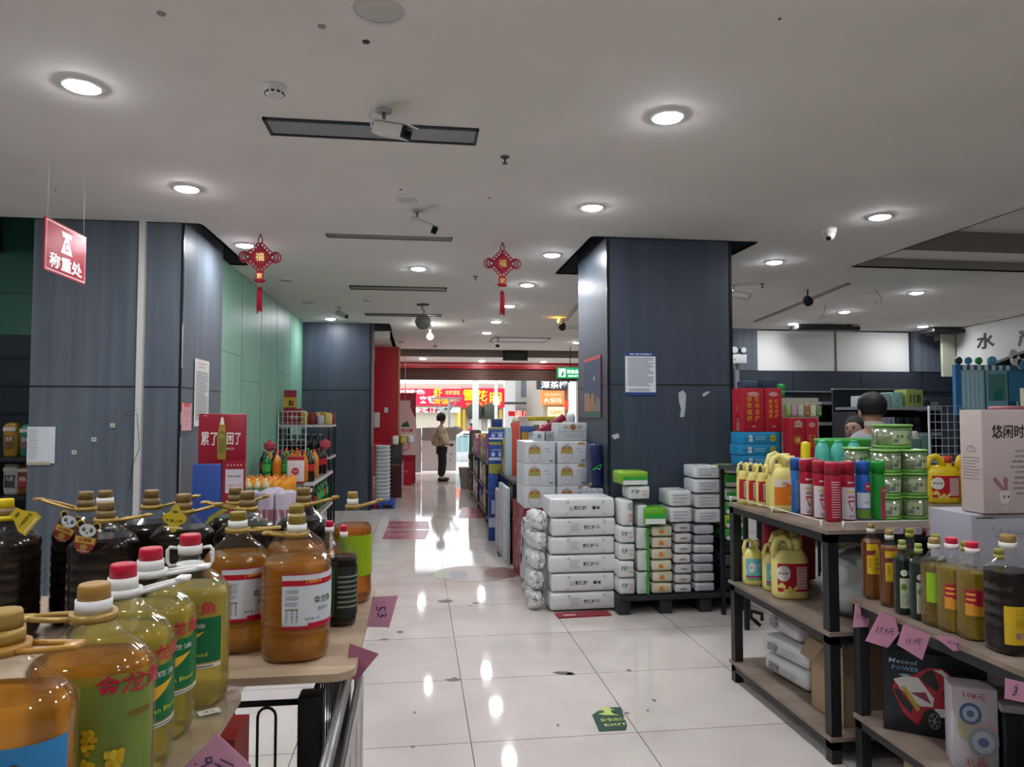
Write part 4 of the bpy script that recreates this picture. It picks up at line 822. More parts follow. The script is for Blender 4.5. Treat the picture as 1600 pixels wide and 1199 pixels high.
bottle('oil_bottle','left one of two amber oil bottles with white and red labels','oil bottle',(-.45,1.865,ZB),0,ribs=9,oil=AM,cap=P('8f7a2e',.4,.2),handle=h_gold(1,GOLD,.10,.004),label=L_white(-PI/2+.15,.15),rx=.081,ry=.072)
bottle('oil_bottle','right one of two amber oil bottles with white and red labels','oil bottle',(-.285,1.70,ZB) if 0 else (-.288,1.745,ZB),.0,oil=AM,cap=P('8f7a2e',.4,.2),handle=h_gold(-1,GOLD,.065,.004),label=L_white(-PI/2+.05,.17),rx=.081,ry=.072) if 0 else None
bottle('oil_bottle','front right one of two amber oil bottles with white and red labels','oil bottle',(-.292,1.785,ZB),.0,ribs=9,oil=AM,cap=P('8f7a2e',.4,.2),handle=h_gold(-1,GOLD,.065,.004),label=L_white(-PI/2+.12,.16),rx=.081,ry=.072)
bottle('oil_bottle','amber oil bottle with gold cap right behind the front white label bottle','oil bottle',(-.325,1.975,ZB),.0,oil=AM,cap=P('8f7a2e',.4,.2),label=L_white(-PI/2+.9,.14),rx=.08,ry=.065)
bottle('oil_bottle','smaller amber bottle with red cap behind the white label bottles','oil bottle',(-.155,2.03,ZB) if 0 else (-.14,2.02,ZB),.3,H_=.30,oil=AM,cap=REDC,label=L_white(-PI/2+.6,.12),rx=.06,ry=.055) if 0 else None
bottle('oil_bottle','slim amber bottle with red cap, nearer of two behind the white label bottles','oil bottle',(-.255,2.12,ZB),.3,H_=.27,oil=AM,cap=REDC,label=L_white(-PI/2+1.0,.10),rx=.045,ry=.045,fill=.78)
bottle('sauce_bottle','dark bottle with black and green label at the board edge','bottle',(-.205,2.03,ZB),0,H_=.27,oil='17100a',ot=0,cap=REDC,label=L_plain(-PI/2+.5,'232820',(.1,.6),extra=lambda g,S,a,b,u0,u1:(g.rect(S,u0,u0+.012,a,b,P('2f6a3a'),.002),g.lines(S,u0+.02,u1-.01,a+.02,b-.02,7,P('7f8874'),.002,seed=3))),rx=.038,ry=.038)
bottle('oil_bottle','dark amber oil bottle with lime green label at the far board end','oil bottle',(-.165,2.26,ZB) if 0 else (-.205,2.29,ZB),0,oil='e07812',cap=P('a58a45',.4,.2),handle=h_gold(1,GOLD,.09,.02),label=L_plain(-PI/2+.5,'8fae12',(.25,.62),(-.07,.08)),rx=.062,ry=.07)
# dark rape oil, second row
DKO='140a05'
def dark(px,py,lb,H_=.36,cap=None,hs=1,L=.10,drop=.02,th=None,rz=0.,hm=GOLD,dxy=(0,0)):
    p=WZ(px,py,ZB+H_); return bottle('oil_bottle',lb,'oil bottle',(p.x+dxy[0],p.y+dxy[1],ZB),rz,H_=H_,rx=.079,ry=.074,e=3.2,ribs=6,oil=DKO,ot=0,cap=cap or P('8d7448',.4,.3),band=P('7d6844',.45,.2),handle=h_gold(hs,hm,L,drop),shoulder=.66,group='dark oil bottles on the left boards',fill=.86)
t=dark(38,776,'dark oil bottle with bright yellow cap and yellow bell tag',cap=P('e0c414',.4),hs=-1,hm=P('d2b91e',.4),dxy=(-.02,-.05)); tag_yellow(t,.075,-.06,.315,-.9)
t=dark(116,772,'dark oil bottle with panda tag, left one of two',hs=-1,L=.12,drop=.03,dxy=(.005,.06)); tag_panda(t,-.005,-.10,.275,.42)
t=dark(165,783,'dark oil bottle with panda tag, right one of two',H_=.35,hs=1,L=.11,drop=.012,dxy=(.01,-.02)); tag_panda(t,-.005,-.098,.275,.2)
dark(204,772,'dark oil bottle with a silver triangle wrapper at its neck',hs=1,L=.13,drop=.03,dxy=(.02,.10))
t=dark(287,772,'dark oil bottle with yellow clover shaped tag'); tag_yellow(t,.005,-.085,.305,.1,'clover')
dark(386,771,'dark oil bottle behind the left white label bottle, left one',hs=-1,L=.11,dxy=(-.01,.05)); dark(437,770,'dark oil bottle behind the left white label bottle, right one',hs=1,L=.10,dxy=(.045,.13))
t=dark(345,778,'dark oil bottle with a green leaf tag left of the white label bottle',H_=.35,dxy=(-.03,.28))
g=G(); g.pl(FRONT(0,0,0),[(-.05,-.05),(-.015,-.02),(.02,.0),(.03,.012),(-.0,.004),(-.035,-.02)],P('a9a83a'),.001); g.pl(FRONT(0,0,0),[(-.05,-.05),(-.015,-.02),(.02,.0),(.03,.012),(-.0,.004),(-.035,-.02)][::-1],P('a9a83a'),-.001)
o=g.build('leaf_tag',t); o.location=(-.02,-.09,.29)
# more of the dark row further back (seen between the necks)
for i,(x,y,lb) in enumerate([(-1.22,2.12,'dark oil bottle half cut off by the left picture edge'),(-.96,2.34,'dark oil bottle behind the left panda tag bottle')]):
    bottle('oil_bottle',lb,'oil bottle',(x,y,ZB),.2*i,H_=.345,rx=.083,ry=.078,e=3.2,ribs=6,oil=DKO,ot=0,cap=P('8d7448',.4,.3),shoulder=.66,group='dark oil bottles on the left boards',fill=.86)
# boards and cage
BW=noisy('board_wood','a58e74','b7a288',(3,14,3),.55,4)
def board(x0,x1,y0,y1,zt,name,lb,th=.018,r=.04,film_=True,corner=None):
    g=G(); pts=[]
    cs=[(x1-r,y0+r,-PI/2),(x1-r,y1-r,0),(x0+r,y1-r,PI/2),(x0+r,y0+r,PI)]
    for cx,cy,a in cs:
        for i in range(6): pts.append((cx+r*math.cos(a+PI/2*i/5),cy+r*math.sin(a+PI/2*i/5)))
    n=len(pts); V=[(x,y,zt-th) for x,y in pts]+[(x,y,zt) for x,y in pts]
    g.add(V,[tuple(range(n))[::-1],tuple(range(n,2*n))]+[(i,(i+1)%n,n+(i+1)%n,n+i) for i in range(n)],BW)
    for v in range(len(g.v)): pass
    t=thing(name,lb,'board',(0,0,0)); g.build('panel',t)
    return t
FILMW=film('wrinkled_film','e6ddcf',.40,.14,.05,milk=.25)
def wrinkle(t,x0,x1,y0,y1,z,amp=.006,n=26,seed=1,name='plastic_film',drop=None):
    rd=random.Random(seed); ph=[(rd.uniform(-60,60),rd.uniform(-60,60),rd.uniform(0,6)) for _ in range(7)]; g=G(); V=[];Fs=[]
    for j in range(n+1):
        for i in range(n+1):
            x=x0+(x1-x0)*i/n; y=y0+(y1-y0)*j/n; h=sum(abs(math.sin(a*x+b*y+c)) for a,b,c in ph)/7; V.append((x,y,z+amp*h))
    for j in range(n):
        for i in range(n): a=j*(n+1)+i; Fs.append((a,a+1,a+n+2,a+n+1))
    g.add(V,Fs,FILMW,True); return g.build(name,t)
t=board(-1.3,-.365,.55,1.60,ZB-.004,'display_board','wooden board wrapped in plastic film under the red cap bottles'); wrinkle(t,-.52,-.362,.75,1.60,ZB-.0035,.006,n=40)
board(-1.35,-.14,1.645,2.46,ZB-.002,'display_board','wooden board with rounded corner under the white label bottles',r=.05)
g=G(); g.box(-.02,.02,-.012,.012,0,.001,P('d8d4cc')); g.txt(UP(0,0,.0012),'¥.2',0,0,.014,TX,.0004); one(g,'price_chip','tiny white price sticker on the film wrapped board','sticker',(-.40,1.46,ZB+.002),.5)
# wire cages below
def cage(x0,x1,y0,y1,z1,lb,post=True):
    t=thing('wire_cage_stand',lb,'stand',(0,0,0)); K=P('131517',.4)
    for x in (x0,x1):
        for y in (y0,y1): g=G(); g.rbox(x-.028,x+.028,y-.028,y+.028,0,z1-.02,K,.006); g.build('post',t)
    g=G()
    for z in (.25,z1-.04):
        for a,b in (((x0,y0,z),(x1,y0,z)),((x1,y0,z),(x1,y1,z)),((x1,y1,z),(x0,y1,z)),((x0,y1,z),(x0,y0,z))): g.tube([a,b],.007,K,6)
    g.build('rails',t)
    g=G()
    def hair(xa,ya,xb,yb): 
        d=Vector((xb-xa,yb-ya,0))/2; m=Vector(((xa+xb)/2,(ya+yb)/2,0)); g.tube([Vector((xa,ya,.25)),Vector((xa,ya,z1-.07))]+[m+Vector((0,0,z1-.07))-d*math.cos(PI*i/6)+Vector((0,0,d.length*math.sin(PI*i/6))) for i in range(1,6)]+[Vector((xb,yb,z1-.07)),Vector((xb,yb,.25))],.0035,K,5)
    n=int((x1-x0)/.09)
    for i in range(n): hair(x0+.05+i*.09,y0,x0+.09+i*.09,y0)
    n=int((y1-y0)/.05)
    for i in range(n): y=y0+.03+i*.05; g.tube([(x1,y,.25),(x1,y,z1-.04)],.003,K,5)
    g.build('wires',t); return t
cage(-.86,-.24,1.70,2.36,.96,'black wire cage stand under the far left board'); cage(-1.2,-.47,.70,1.42,.95,'black wire cage stand under the near left board'); 
cage(-1.33,-.95,1.75,2.38,.96,'black wire cage stand under the dark bottles at the left')
t=thing('display_trolley','silver edged trolley panel below the board edge at the aisle','trolley',(0,0,0)); g=G(); g.tube([(-.172,1.20,.90),(-.172,2.02,.93)],.013,P('8f8d8b',.35,.5)); g.tube([(-.150,1.20,.86),(-.150,2.02,.90)],.007,P('55524f',.5)); g.build('rail',t)
g=G(); g.box(-.152,-.146,1.2,2.02,.25,.86,P('a8a5a4',.25,a=.9)); S=RIGHT(-.145,1.6,.55); 
for i in range(5): g.line(S,[(-.36+.16*i,-.28),(-.30+.16*i,.05),(-.27+.16*i,.26)],.02,P('d9b9bd'),.001)
g.build('side_panel',t); g=G(); 
for y in (1.22,2.0): g.tube([(-.16,y,0),(-.16,y,.9)],.011,P('2a2426',.4))
g.build('uprights',t)
t=thing('snack_box','red and blue snack box under the near left board','box',(-.42,1.50,.60)); g=G(); g.box(-.06,.06,0,.12,0,.33,P('8e2620',.4)); S=RIGHT(.0605,.06,.16); S2=FRONT(0,-.0005,.16)
g.rect(S2,-.055,.055,-.04,.08,P('b33a2c'),.0005); g.txt(S2,'爆款',0,.02,.05,P('e8d9cf'),.002,w=.08,bold=.04); g.rect(S2,.02,.06,-.12,-.04,P('3a8a94'),.001); g.txt(S,'爆',0,.02,.06,P('e8d9cf'),.002,bold=.04); g.build('carton',t)
g=G(); g.box(-.22,.07,-.15,.2,0,.6,P('6b5a48',.6)); one(g,'stock_carton','brown stock carton under the near left board','box',(-.60,1.12,.0)) 
for i in range(1): g=G(); g.box(-.03,.10,-.0,.12,0,.595,P('7a6a58',.6)); one(g,'stock_carton','small carton carrying the red snack box','box',(-.46,1.51,.0))
# pink notes
PK=P('c98fa8',.7); PK2=P('a5647c',.7); INK=P('3a3560',.6)
def note(px,Yv,lb,txt=None,col=PK,rot=0.,sz=.03,tx='c',cat='price note',th=.0012,name='price_note',xs=1.,bend=.0):
    q=[WY(a,b,Yv) for a,b in px]; c=sum(q,Vector())/len(q); g=G(); V=[v-c for v in q]; V2=[v+Vector((0,th,0)) for v in V]; n=len(V)
    if bend: V[0].y+=bend; V2[0].y+=bend
    g.add(V+V2,[tuple(range(n)),tuple(range(2*n-1,n-1,-1))]+[(i,n+i,n+(i+1)%n,(i+1)%n) for i in range(n)],col)
    t=thing(name,lb,cat,c,0,'handwritten pink price notes'); g.build('paper',t)
    if txt: g=G(); g.txt(FRONT(0,-.001,0),txt,0,0,sz,INK,.0012+bend,rot=rot,xs=xs,sh=.2); g.build('handwriting',t)
    return t
note([(573,980),(582,933),(622,931),(608,981)],2.0,'pink note reading 53 clipped to the far board edge','53',sz=.035,rot=-1.35)
note([(540,1052),(546,1006),(592,1022),(556,1066)],1.75,'blank pink note taped under the far board edge',None,PK2); note([(528,1062),(548,1010),(545,1052),(536,1075)],1.80,'dark pink note folded behind the blank note',None,P('7e3f55',.7)) 
note([(286,1199),(318,1168),(338,1146),(392,1196),(388,1230),(290,1240)],1.15,'large pink note with 9 yuan in the near left corner','.9元',sz=.032,rot=-.5)
note([(574,985),(592,978),(606,990),(588,1006),(574,1012)],1.9,'scrap of clear tape between the two pink notes',None,CLEAR,name='tape_scrap')
# ================================================================ red promo stand, water packs
t=thing('red_promo_sign','tall red energy drink sign with a golden can and white characters','sign',(-1.445,5.5,0)); g=G(); g.rbox(-.175,.165,0,.03,1.10,1.585,P('8c1426',.35),.008); g.box(-.02,.02,.03,.05,0,1.15,P('8c1426',.5)); g.box(-.17,.15,-.05,.2,0,.03,P('8c1426',.5)); g.build('board',t)
g=G(); S=FRONT(-.005,-.001,1.385); g.txt(S,'累了',-.09,.015,.11,P('ddd5cd'),.003,w=.12,bold=.012); g.txt(S,'困了',.085,.015,.10,P('ddd5cd'),.003,w=.10,bold=.012); g.txt(S,'喝红牛',.06,-.06,.02,P('d8cfc8'),.003); g.txt(S,'RED',-.12,.185,.012,P('ddd5cd'),.003); g.build('lettering',t)
g=G(); GD=P('b09045',.3,.4); g.pl(S,[(-.03,-.14),(.03,-.14),(.034,.03),(.022,.11),(.008,.175),(-.008,.175),(-.022,.11),(-.034,.03)],GD,.004); g.pl(S,[(-.014,.12),(.014,.12),(.008,.172),(-.008,.172)],P('d6d2cc'),.005); g.rect(S,-.026,.026,-.09,.07,P('6f6a2e'),.005); g.txt(S,'牛',0,.03,.04,P('c9a43a'),.006); g.build('can_picture',t)
t=thing('blue_board','blue plastic panel of the drinks display stand','panel',(-1.5,5.33,0)); g=G(); g.rbox(-.105,.095,-.01,.02,.72,1.225,P('2b4a8f',.45),.008); g.box(-.08,-.05,0,.015,0,.72,P('2b4a8f',.45)); g.box(.05,.08,0,.015,0,.72,P('2b4a8f',.45)); g.build('panel',t)
t=thing('red_price_board','small red board holding a white price sheet','sign',(-1.325,5.33,0)); g=G(); g.box(-.07,.085,-.01,.015,.86,1.245,P('8c1426',.4)); g.box(-.01,.01,0,.015,0,.86,P('8c1426',.4)); g.build('board',t); g=G(); S=FRONT(.01,-.011,1.10); g.rect(S,-.06,.065,-.085,.085,P('c4bcc2'),.001); g.txt(S,'单提 2提装',0,.035,.018,P('5a3038'),.002,w=.09); g.txt(S,'24听 29元',0,-.03,.02,P('b04050'),.002,w=.1); 
for i in range(5): g.disc(S,-.045+.023*i,.115,.006,P('d9a9ad'),.001,n=8)
g.build('price_sheet',t)
WF=film('water_film','dfe8ee',.25,.15,.1); WB=P('c7d2da',.15,t=.3)
k=0
for i in range(2):
    for j in range(3):
        for lv in range(2):
            t=thing('water_pack','shrink wrapped pack of water bottles, %s %s of the stack by the wide pillar'%(['left','right'][i],['front','middle','back'][j]) if lv else 'lower shrink wrapped water pack, %s %s of the stack by the wide pillar'%(['left','right'][i],['front','middle','back'][j]),'water pack',(-1.54+.30*i,4.28+.40*j,.0+.24*lv*2),0,'packs of bottled water')
            x0,y0=-.14,-.2
            if not lv: g=G(); g.box(-.14,.14,-.2,.2,0,.47,P('8fa6b5',.4)); g.build('wrapped_bottles',t); continue
            g=G()
            for a in range(4):
                for b in range(6): g.loft([(0,.9),(.01,1),(.14,1),(.19,.4),(.20,.38)],WB,.033,.033,2,8,(-.105+.07*a,-.165+.066*b,0)); g.cyl((-.105+.07*a,-.165+.066*b,.2),.015,.018,P('e4e8ea',.4),8)
            g.build('bottles',t); g=G(); g.rbox(-.141,.141,-.201,.201,.0,.19,WF,.03); g.build('film',t)
# ================================================================ drinks racks along the green wall
RKB=P('16181a',.45); EDG=P('b9b7b4',.4)
def rack(name,lb,x0,x1,y0,y1,levels,zt,deck=None,edge=EDG,post=.03,loc=None,back=False,cat='shelf rack',em=None):
    t=thing(name,lb,cat,((x0+x1)/2,(y0+y1)/2,0)); w,d=(x1-x0)/2,(y1-y0)/2
    for sx in (-1,1):
        for sy in (-1,1): g=G(); a,b=sx*(w-post/2),sy*(d-post/2); g.box(a-post/2,a+post/2,b-post/2,b+post/2,0,zt,RKB); g.build('post',t)
    for z in levels:
        g=G(); g.box(-w,w,-d,d,z-.03,z,deck or P('8a8178',.5)); 
        if edge: g.box(w,w+.004,-d,d,z-.034,z+.002,edge); g.box(-w,w,-d-.004,-d,z-.034,z+.002,edge)
        if em: g.box(-w+.001,w-.001,-d+.001,d-.001,z-.055,z-.0301,em)
        g.build('shelf',t)
    if back: g=G(); g.box(-w,-w+.01,-d,d,.05,zt,P('23272c',.5)); g.build('back_panel',t)
    return t
rack('drinks_rack','low drinks rack with grey edges along the green wall, far one',-1.86,-1.14,8.0,9.75,(.12,.42,.83),.82); rack('drinks_rack','low drinks rack carrying the small juice bottles',-1.86,-1.14,6.7,7.9,(.12,.42,.78),.77)
# soda bottle proto
def soda(name,col,capc,lab,H_=.33,r=.052,ot=.5,txt=None):
    t=thing(name,'x','drink bottle'); p=[(0,.7),(.01,.95),(.03,1),(.11*H_/.33,.97),(.2*H_/.33,1),(.235*H_/.33,.95),(.28*H_/.33,.5),(.302*H_/.33,.26),(.31*H_/.33,.25)]
    g=G(); g.loft(p,P(col,.12,t=ot) if ot else P(col,.12),r,r,2,14); g.build('bottle_body',t); g=G(); g.cyl((0,0,.308*H_/.33),r*.3,.022*H_/.33,P(capc,.4),10); g.build('cap',t)
    if lab: g=G(); S=Wrap(p,r,r,2,-PI/2); g.rect(S,-r*2,r*2,.12*H_/.33,.2*H_/.33,P(lab,.4),.001); g.build('label',t)
    return proto(t)
kinds={'green':soda('soda_bottle','1f8f3c','2a8a3a','3f9a4a'),'orange':soda('soda_bottle','e08a1a','d8542a','c96a1e',ot=.3),'cola':soda('soda_bottle','1a0d0a','a81a22','a3182a',ot=0),'juice':soda('juice_bottle','e89a22','e07a1e',None,.20,.034,ot=.2),'juicew':soda('juice_bottle','d9d2a0','e6e4da','5f9a6a',.20,.034,ot=.2)}
used=set()
def put(k,loc,lb,rz=0,group='large soda bottles on the drinks rack',sc=None):
    o=kinds[k]
    if k not in used: used.add(k); o.location=loc; o.rotation_euler[2]=rz; o['label']=lb; o['group']=group; 
    else: o=dup(o,loc,rz,lb,group)
    if sc: o.scale=(sc,)*3
    return o
row=[(417,'green'),(433,'orange'),(448,'green'),(481,'orange'),(494,'cola'),(506,'cola'),(519,'cola'),(529,'cola')]
ys={417:8.15,433:8.15,448:8.15,481:8.12,494:8.15,506:8.6,519:9.2,529:9.6}
for i,(px,k) in enumerate(row):
    p=WY(px,740,ys[px]); put(k,(min(p.x,-1.2-.06*(i%2)),p.y,.83),'large %s soda bottle, %s from left in the front row of the far rack'%(k if k!='cola' else 'cola',ORD[i]))
n=0
for r,yy in enumerate((8.45,8.75,9.1)):
    for c in range(5):
        k=random.choice(['green','orange','cola','cola','orange']); put(k,(-1.76+.13*c,yy,.83),'%s soda bottle, %s in the %s row back on the far drinks rack'%(k,ORD[c],ORD[r+1]))
for i,yy in enumerate((8.1,8.35,8.6,8.95,9.25,9.45,9.65)):
    k=['cola','cola','cola','green','green','cola','green'][i]; put(k,(-1.235,yy,.42),'%s soda bottle, %s from the near end of the lower rack shelf'%(k,ORD[i]),group='soda bottles on the lower rack shelf')
t=thing('drink_gift_bag','white gift bag with red round logo among the soda bottles','bag',(WY(462,730,7.97).x,7.97,.83)); g=G(); g.rbox(-.09,.09,-.02,.02,0,.27,P('cdbfbd',.4),.015); g.box(-.092,.092,-.022,.022,0,.02,P('9b1a28')); g.box(-.092,.092,-.022,.022,.25,.29,P('9b1a28')); S=FRONT(0,-.021,.13); g.disc(S,0,0,.04,P('a81e2c'),.002); g.txt(S,'可口',0,0,.025,P('e8dcd8'),.003); g.build('bag',t); g=G(); g.tube([(-.04,0,.28),(-.03,0,.33),(.03,0,.33),(.04,0,.28)],.004,P('9b1a28')); g.build('handle',t)
for i,px in enumerate((421,508)):
    p=WY(px,705,[8.5,8.85][i]); g=G(); g.loft([(0,.5),(.03,.9),(.08,1),(.11,.3)],P('a8404a',.3),.07,.04,2.5,9,sm=False); g.cyl((0,0,.11),.012,.015,P('b0202e'),8); one(g,'foil_bag',['red foil bag on top of the drinks behind the green bottle','red foil bag on top of the cola bottles'][i],'bag',(p.x,p.y,.83+.33))
k=0
for r in range(5):
    for c in range(8):
        kk='juicew' if (c,r) in ((3,0),(5,0),(4,0),(1,0)) else 'juice'; put(kk,(-1.80+.078*c,6.85+.13*r,.78),'small %s juice bottle, %s in the %s row of the near drinks rack'%('orange' if kk=='juice' else 'pale white capped',ORD[c],ORD[r]),group='small juice bottles on the drinks rack')
for i in range(4):
    t=thing('tissue_bundle','crinkled lilac white multipack, %s from the left behind the dark oil bottles'%ORD[i],'multipack',(-1.40+.15*i if i<3 else -1.25,6.15 if i<3 else 6.4,.0),0,'lilac multipacks'); 
    g=G(); g.rbox(-.07,.07,-.1,.1,0,.94,P('b7aebb',.25),.03,n=4,wob=.006,seed=i); g.build('wrapped_pack',t); g=G(); g.rbox(-.072,.072,-.102,.0,.70,.80,P('8a5a5f',.3),.01); g.build('band',t)
g=G(); g.loft([(0,.9),(.02,1),(.9,1),(1.0,.8)],P('9a1a2c',.35),.16,.08,2.6,14); 
for i in range(10): g.pl(FRONT(0,-.085,0),[(-.1+.03*i,.6+.04*(i%3)),(-.08+.03*i,.64+.04*(i%3)),(-.1+.03*i,.68+.04*(i%3)),(-.12+.03*i,.64+.04*(i%3))],P('d8cfcf'),.001)
one(g,'red_gift_pack','red and white chequered gift pack between red sign and juices','gift pack',(-1.66,6.35,0),.0)
# high gondola with chips
rack('snack_gondola','high black gondola with snack boxes at the far end of the green wall',-1.88,-1.2,9.93,10.6,(1.0,1.44),1.44,deck=P('3a3d42',.5))
for i in range(12):
    g=G(); g.loft([(0,.9),(.01,1),(.18,1),(.24,.35),(.29,.3)],P('14161a',.15),.035,.035,2,10); g.cyl((0,0,.29),.012,.02,P('8a8f96',.4),8); one(g,'dark_bottle','dark bottle, %s on the middle shelf of the snack gondola'%ORD[i],'bottle',(-1.80+.09*(i%6),10.05+.2*(i//6),1.0),0,'dark bottles on the gondola')
t=thing('grid_panel','white wire grid panel at the end of the snack gondola','grid panel',(WY(456,670,9.85).x,9.87,0)); g=G(); w=.18
for x in (-w,w): g.tube([(x,0,0),(x,0,1.62)],.008,P('c9ccc9',.4))
g.tube([(-w,0,1.62),(w,0,1.62)],.008,P('c9ccc9',.4)); g.build('frame',t); g=G()
for i in range(1,6): g.tube([(-w+2*w*i/6,0,.7),(-w+2*w*i/6,0,1.62)],.003,P('c9ccc9',.4),4)
for i in range(12): g.tube([(-w,0,.7+.077*i),(w,0,.7+.077*i)],.003,P('c9ccc9',.4),4)
g.build('wires',t)
t=thing('snack_display_box','tall red and yellow snack display box on the gondola','display box',(-1.72,10.15,1.44)); g=G(); g.box(-.13,.11,-.1,.1,0,.22,P('8e1a22',.4)); g.box(-.15,.02,.04,.06,.22,.48,P('9a1f30',.4)); g.box(-.15,.02,.038,.04,.24,.38,P('c9a422',.4)); S=FRONT(-.05,.037,.30); g.rect(S,-.03,0,-.04,.04,P('232427'),.001); g.rect(S,.01,.03,-.04,.03,P('232427'),.001); g.txt(FRONT(.02,-.101,.1),'零食',0,0,.06,P('c9b8b4'),.001); g.build('carton',t)
cols=['b8912a','c9a63a','a3423a','c7b06a','7a2a2a','b98a7a','c9b32e','30343a','c8c2c4']
for i in range(14):
    g=G(); g.rbox(-.045,.045,-.03,.03,0,.12+.05*random.random(),P(cols[i%9],.3),.02,wob=.006,seed=i,puff=.01); one(g,'snack_packet','small snack packet, %s from the left on the gondola top'%ORD[i],'snack packet',(-1.56+.027*i,10.03+.12*(i%4),1.44),random.uniform(-.4,.4),'snack packets on the gondola')
# ================================================================ snack shelf behind the pillar at the far left
rack('snack_shelf','dark shelf with snack bags left of the wide pillar',-4.2,-3.0,6.35,7.1,(.3,.9,1.22),1.6,deck=P('1c2126',.5),edge=None)
for px0,px1,py0,py1,c,c2,lb,tx in [(0,20,668,720,'a8802a','6b4a2a','brown and yellow snack bag on the upper far left shelf','香辣'),(26,44,668,717,'2f7a6b','6b5a55','teal snack bag on the upper far left shelf','海味'),(0,22,728,776,'b9b9b4','3a3f36','white snack bag with black print on the lower far left shelf','石磨'),(22,41,728,774,'7a5224','8a2a2a','brown snack bag with red seal on the lower far left shelf','糕')]:
    a,b=WY(px0,py0,6.42),WY(px1,py1,6.42); w,h=(b.x-a.x)/2,(a.z-b.z); t=thing('snack_bag',lb,'snack bag',((a.x+b.x)/2,6.5,1.222 if py0<700 else .902)); g=G(); g.rbox(-w,w,-.03,.03,0,h,P(c,.3),.02,n=3,puff=.012,wob=.002); g.build('bag',t)
    g=G(); S=FRONT(0,-.045,h/2); g.rect(S,-w*.7,w*.7,-h*.25,h*.15,P(c2),.001); g.txt(S,tx,0,h*.05,.045,P('d8d4c4'),.002,w=w); g.rect(S,-w*.9,w*.9,h*.28,h*.4,P('c9c4b4'),.001); g.build('print',t)
# ================================================================ tissue stacks before the middle pillar
TW='d3d5d4'
def pack(name,lb,cat,x0,x1,y0,y1,z0,z1,col,draw=None,group=None,rz=0.,r=.012,seed=0,rough=.28,puff=.005,wob=.0018,n=3,tilt=None):
    cx,cy=(x0+x1)/2,(y0+y1)/2; w,d,h=(x1-x0)/2,(y1-y0)/2,z1-z0
    t=thing(name,lb,cat,(cx,cy,z0),rz,group); q=puff+wob; w-=q; d-=q
    if tilt: t.rotation_euler[1]=tilt
    g=G(); e=.0015; g.rbox(-w+e,w-e,-d+e,d-e,puff+wob,h-puff-wob,P(col,rough),r,n=n,puff=puff,wob=wob,seed=seed); g.build('wrapped_body',t)
    if draw: g=G(); draw(g,FRONT(0,-d-puff-wob,h/2),w,h/2); g.build('print',t)
    return t
GK=P('2c332f',.5)
def dr_front(v):
    def f(g,S,w,h):
        if v: g.txt(S,'安保护',-.02,.0,.035,GK,.001,w=.10,bold=.02); g.disc(S,-.095,-.005,.014,GK,.001); g.disc(S,-.095,-.005,.010,P(TW),.0015); g.rect(S,.08,.11,-.012,.012,GK,.001); g.rect(S,.12,.14,-.010,.010,GK,.001)
        else: g.txt(S,'安保护',.045,.0,.032,GK,.001,w=.09,bold=.02); g.disc(S,.115,.004,.013,GK,.001); g.disc(S,.115,.006,.009,P(TW),.0015); g.lines(S,-.11,-.03,-.035,.035,6,P('9fa3a1'),.001,th=.25)
        for x,y in ((-.12,.045),(.17,.045),(.17,-.045),(-.13,-.05)): g.disc(S,x,y,.012,P('b5b8b6'),.0008)
    return f
zs=[.012,.158,.308,.455,.60,.748,.91]; names=['bottom pack','second pack from the bottom','third pack from the bottom','fourth pack from the bottom','second pack from the top','topmost pack']
for i in range(6):
    pack('tissue_bale','wide white tissue bale on the front stack, '+names[i],'tissue pack',1.045+.01*math.sin(i*2),1.59+.008*math.sin(i*3+1),5.58,5.93,zs[i],zs[i+1],TW,dr_front(i in (1,5)),'wide tissue bales of the front stack',r=.018,seed=i,puff=.004)
for i in range(5):
    g=G(); g.rbox(-.06,.058,-.13,.13,0,.148,P('d6d6d3',.3),.05,n=6,wob=.010,seed=20+i); one(g,'torn_wrap','crumpled white wrapping end beside the front stack, %s from the floor'%ORD[i],'plastic wrap',(.945+.008*i,5.78,.01+.158*i),.06*i,'crumpled wraps left of the front stack')
g=G(); g.rbox(-.12,.1,-.1,.1,0,.66,P('b3b2b6',.3),.06,n=7,wob=.018,seed=44); one(g,'plastic_bag','tall grey crumpled bag standing before the red bin','bag',(1.05,6.30,.0),.0)
g=G(); g.box(-.22,.21,-.06,.06,0,.010,P('8a1f2a',.4)); g.rect(UP(-.12,-.02,.011),-.05,.05,-.02,.02,P('d9a9a0'),.001); one(g,'red_placard','dark red placard lying on the floor under the front stack','placard',(1.30,5.50,.0),.05)
# pallet
t=thing('plastic_pallet','dark grey plastic pallet under the small tissue packs','pallet',(2.12,5.60,0)); g=G(); PD=P('23272a',.5); g.box(-.55,.56,-.17,.19,.115,.15,PD); g.build('deck',t)
for x in (-.5,-.16,.17,.5): g=G(); g.rbox(x-.05,x+.05,-.15,.17,0,.115,PD,.01); g.build('foot',t)
def dr_zh(c='1f6a4a'):
    def f(g,S,w,h): g.txt(S,'植护',-w*.35,h*.15,h*.62,P(c),.001,w=w*.75,bold=.02); g.txt(S,'木浆抽纸',w*.48,h*.25,h*.22,P('b5483e'),.001,w=w*.6); g.txt(S,'原生',w*.5,-h*.25,h*.3,P('b5483e'),.001,w=w*.5)
    return f
def dr_or(g,S,w,h): g.disc(S,-.01,0,h*.45,P('d99a4a'),.001); g.pl(S,[(-.035,-h*.3),(-.01,h*.4),(.015,-h*.3)],P('c9772f'),.0015)
def dr_sm(g,S,w,h): g.rect(S,-w*.4,w*.4,-h*.15,h*.15,P('7d8184'),.001); 
def dr_ln(g,S,w,h): g.lines(S,-w*.7,w*.6,-h*.6,h*.6,3,P('9ea2a6'),.001,th=.3)
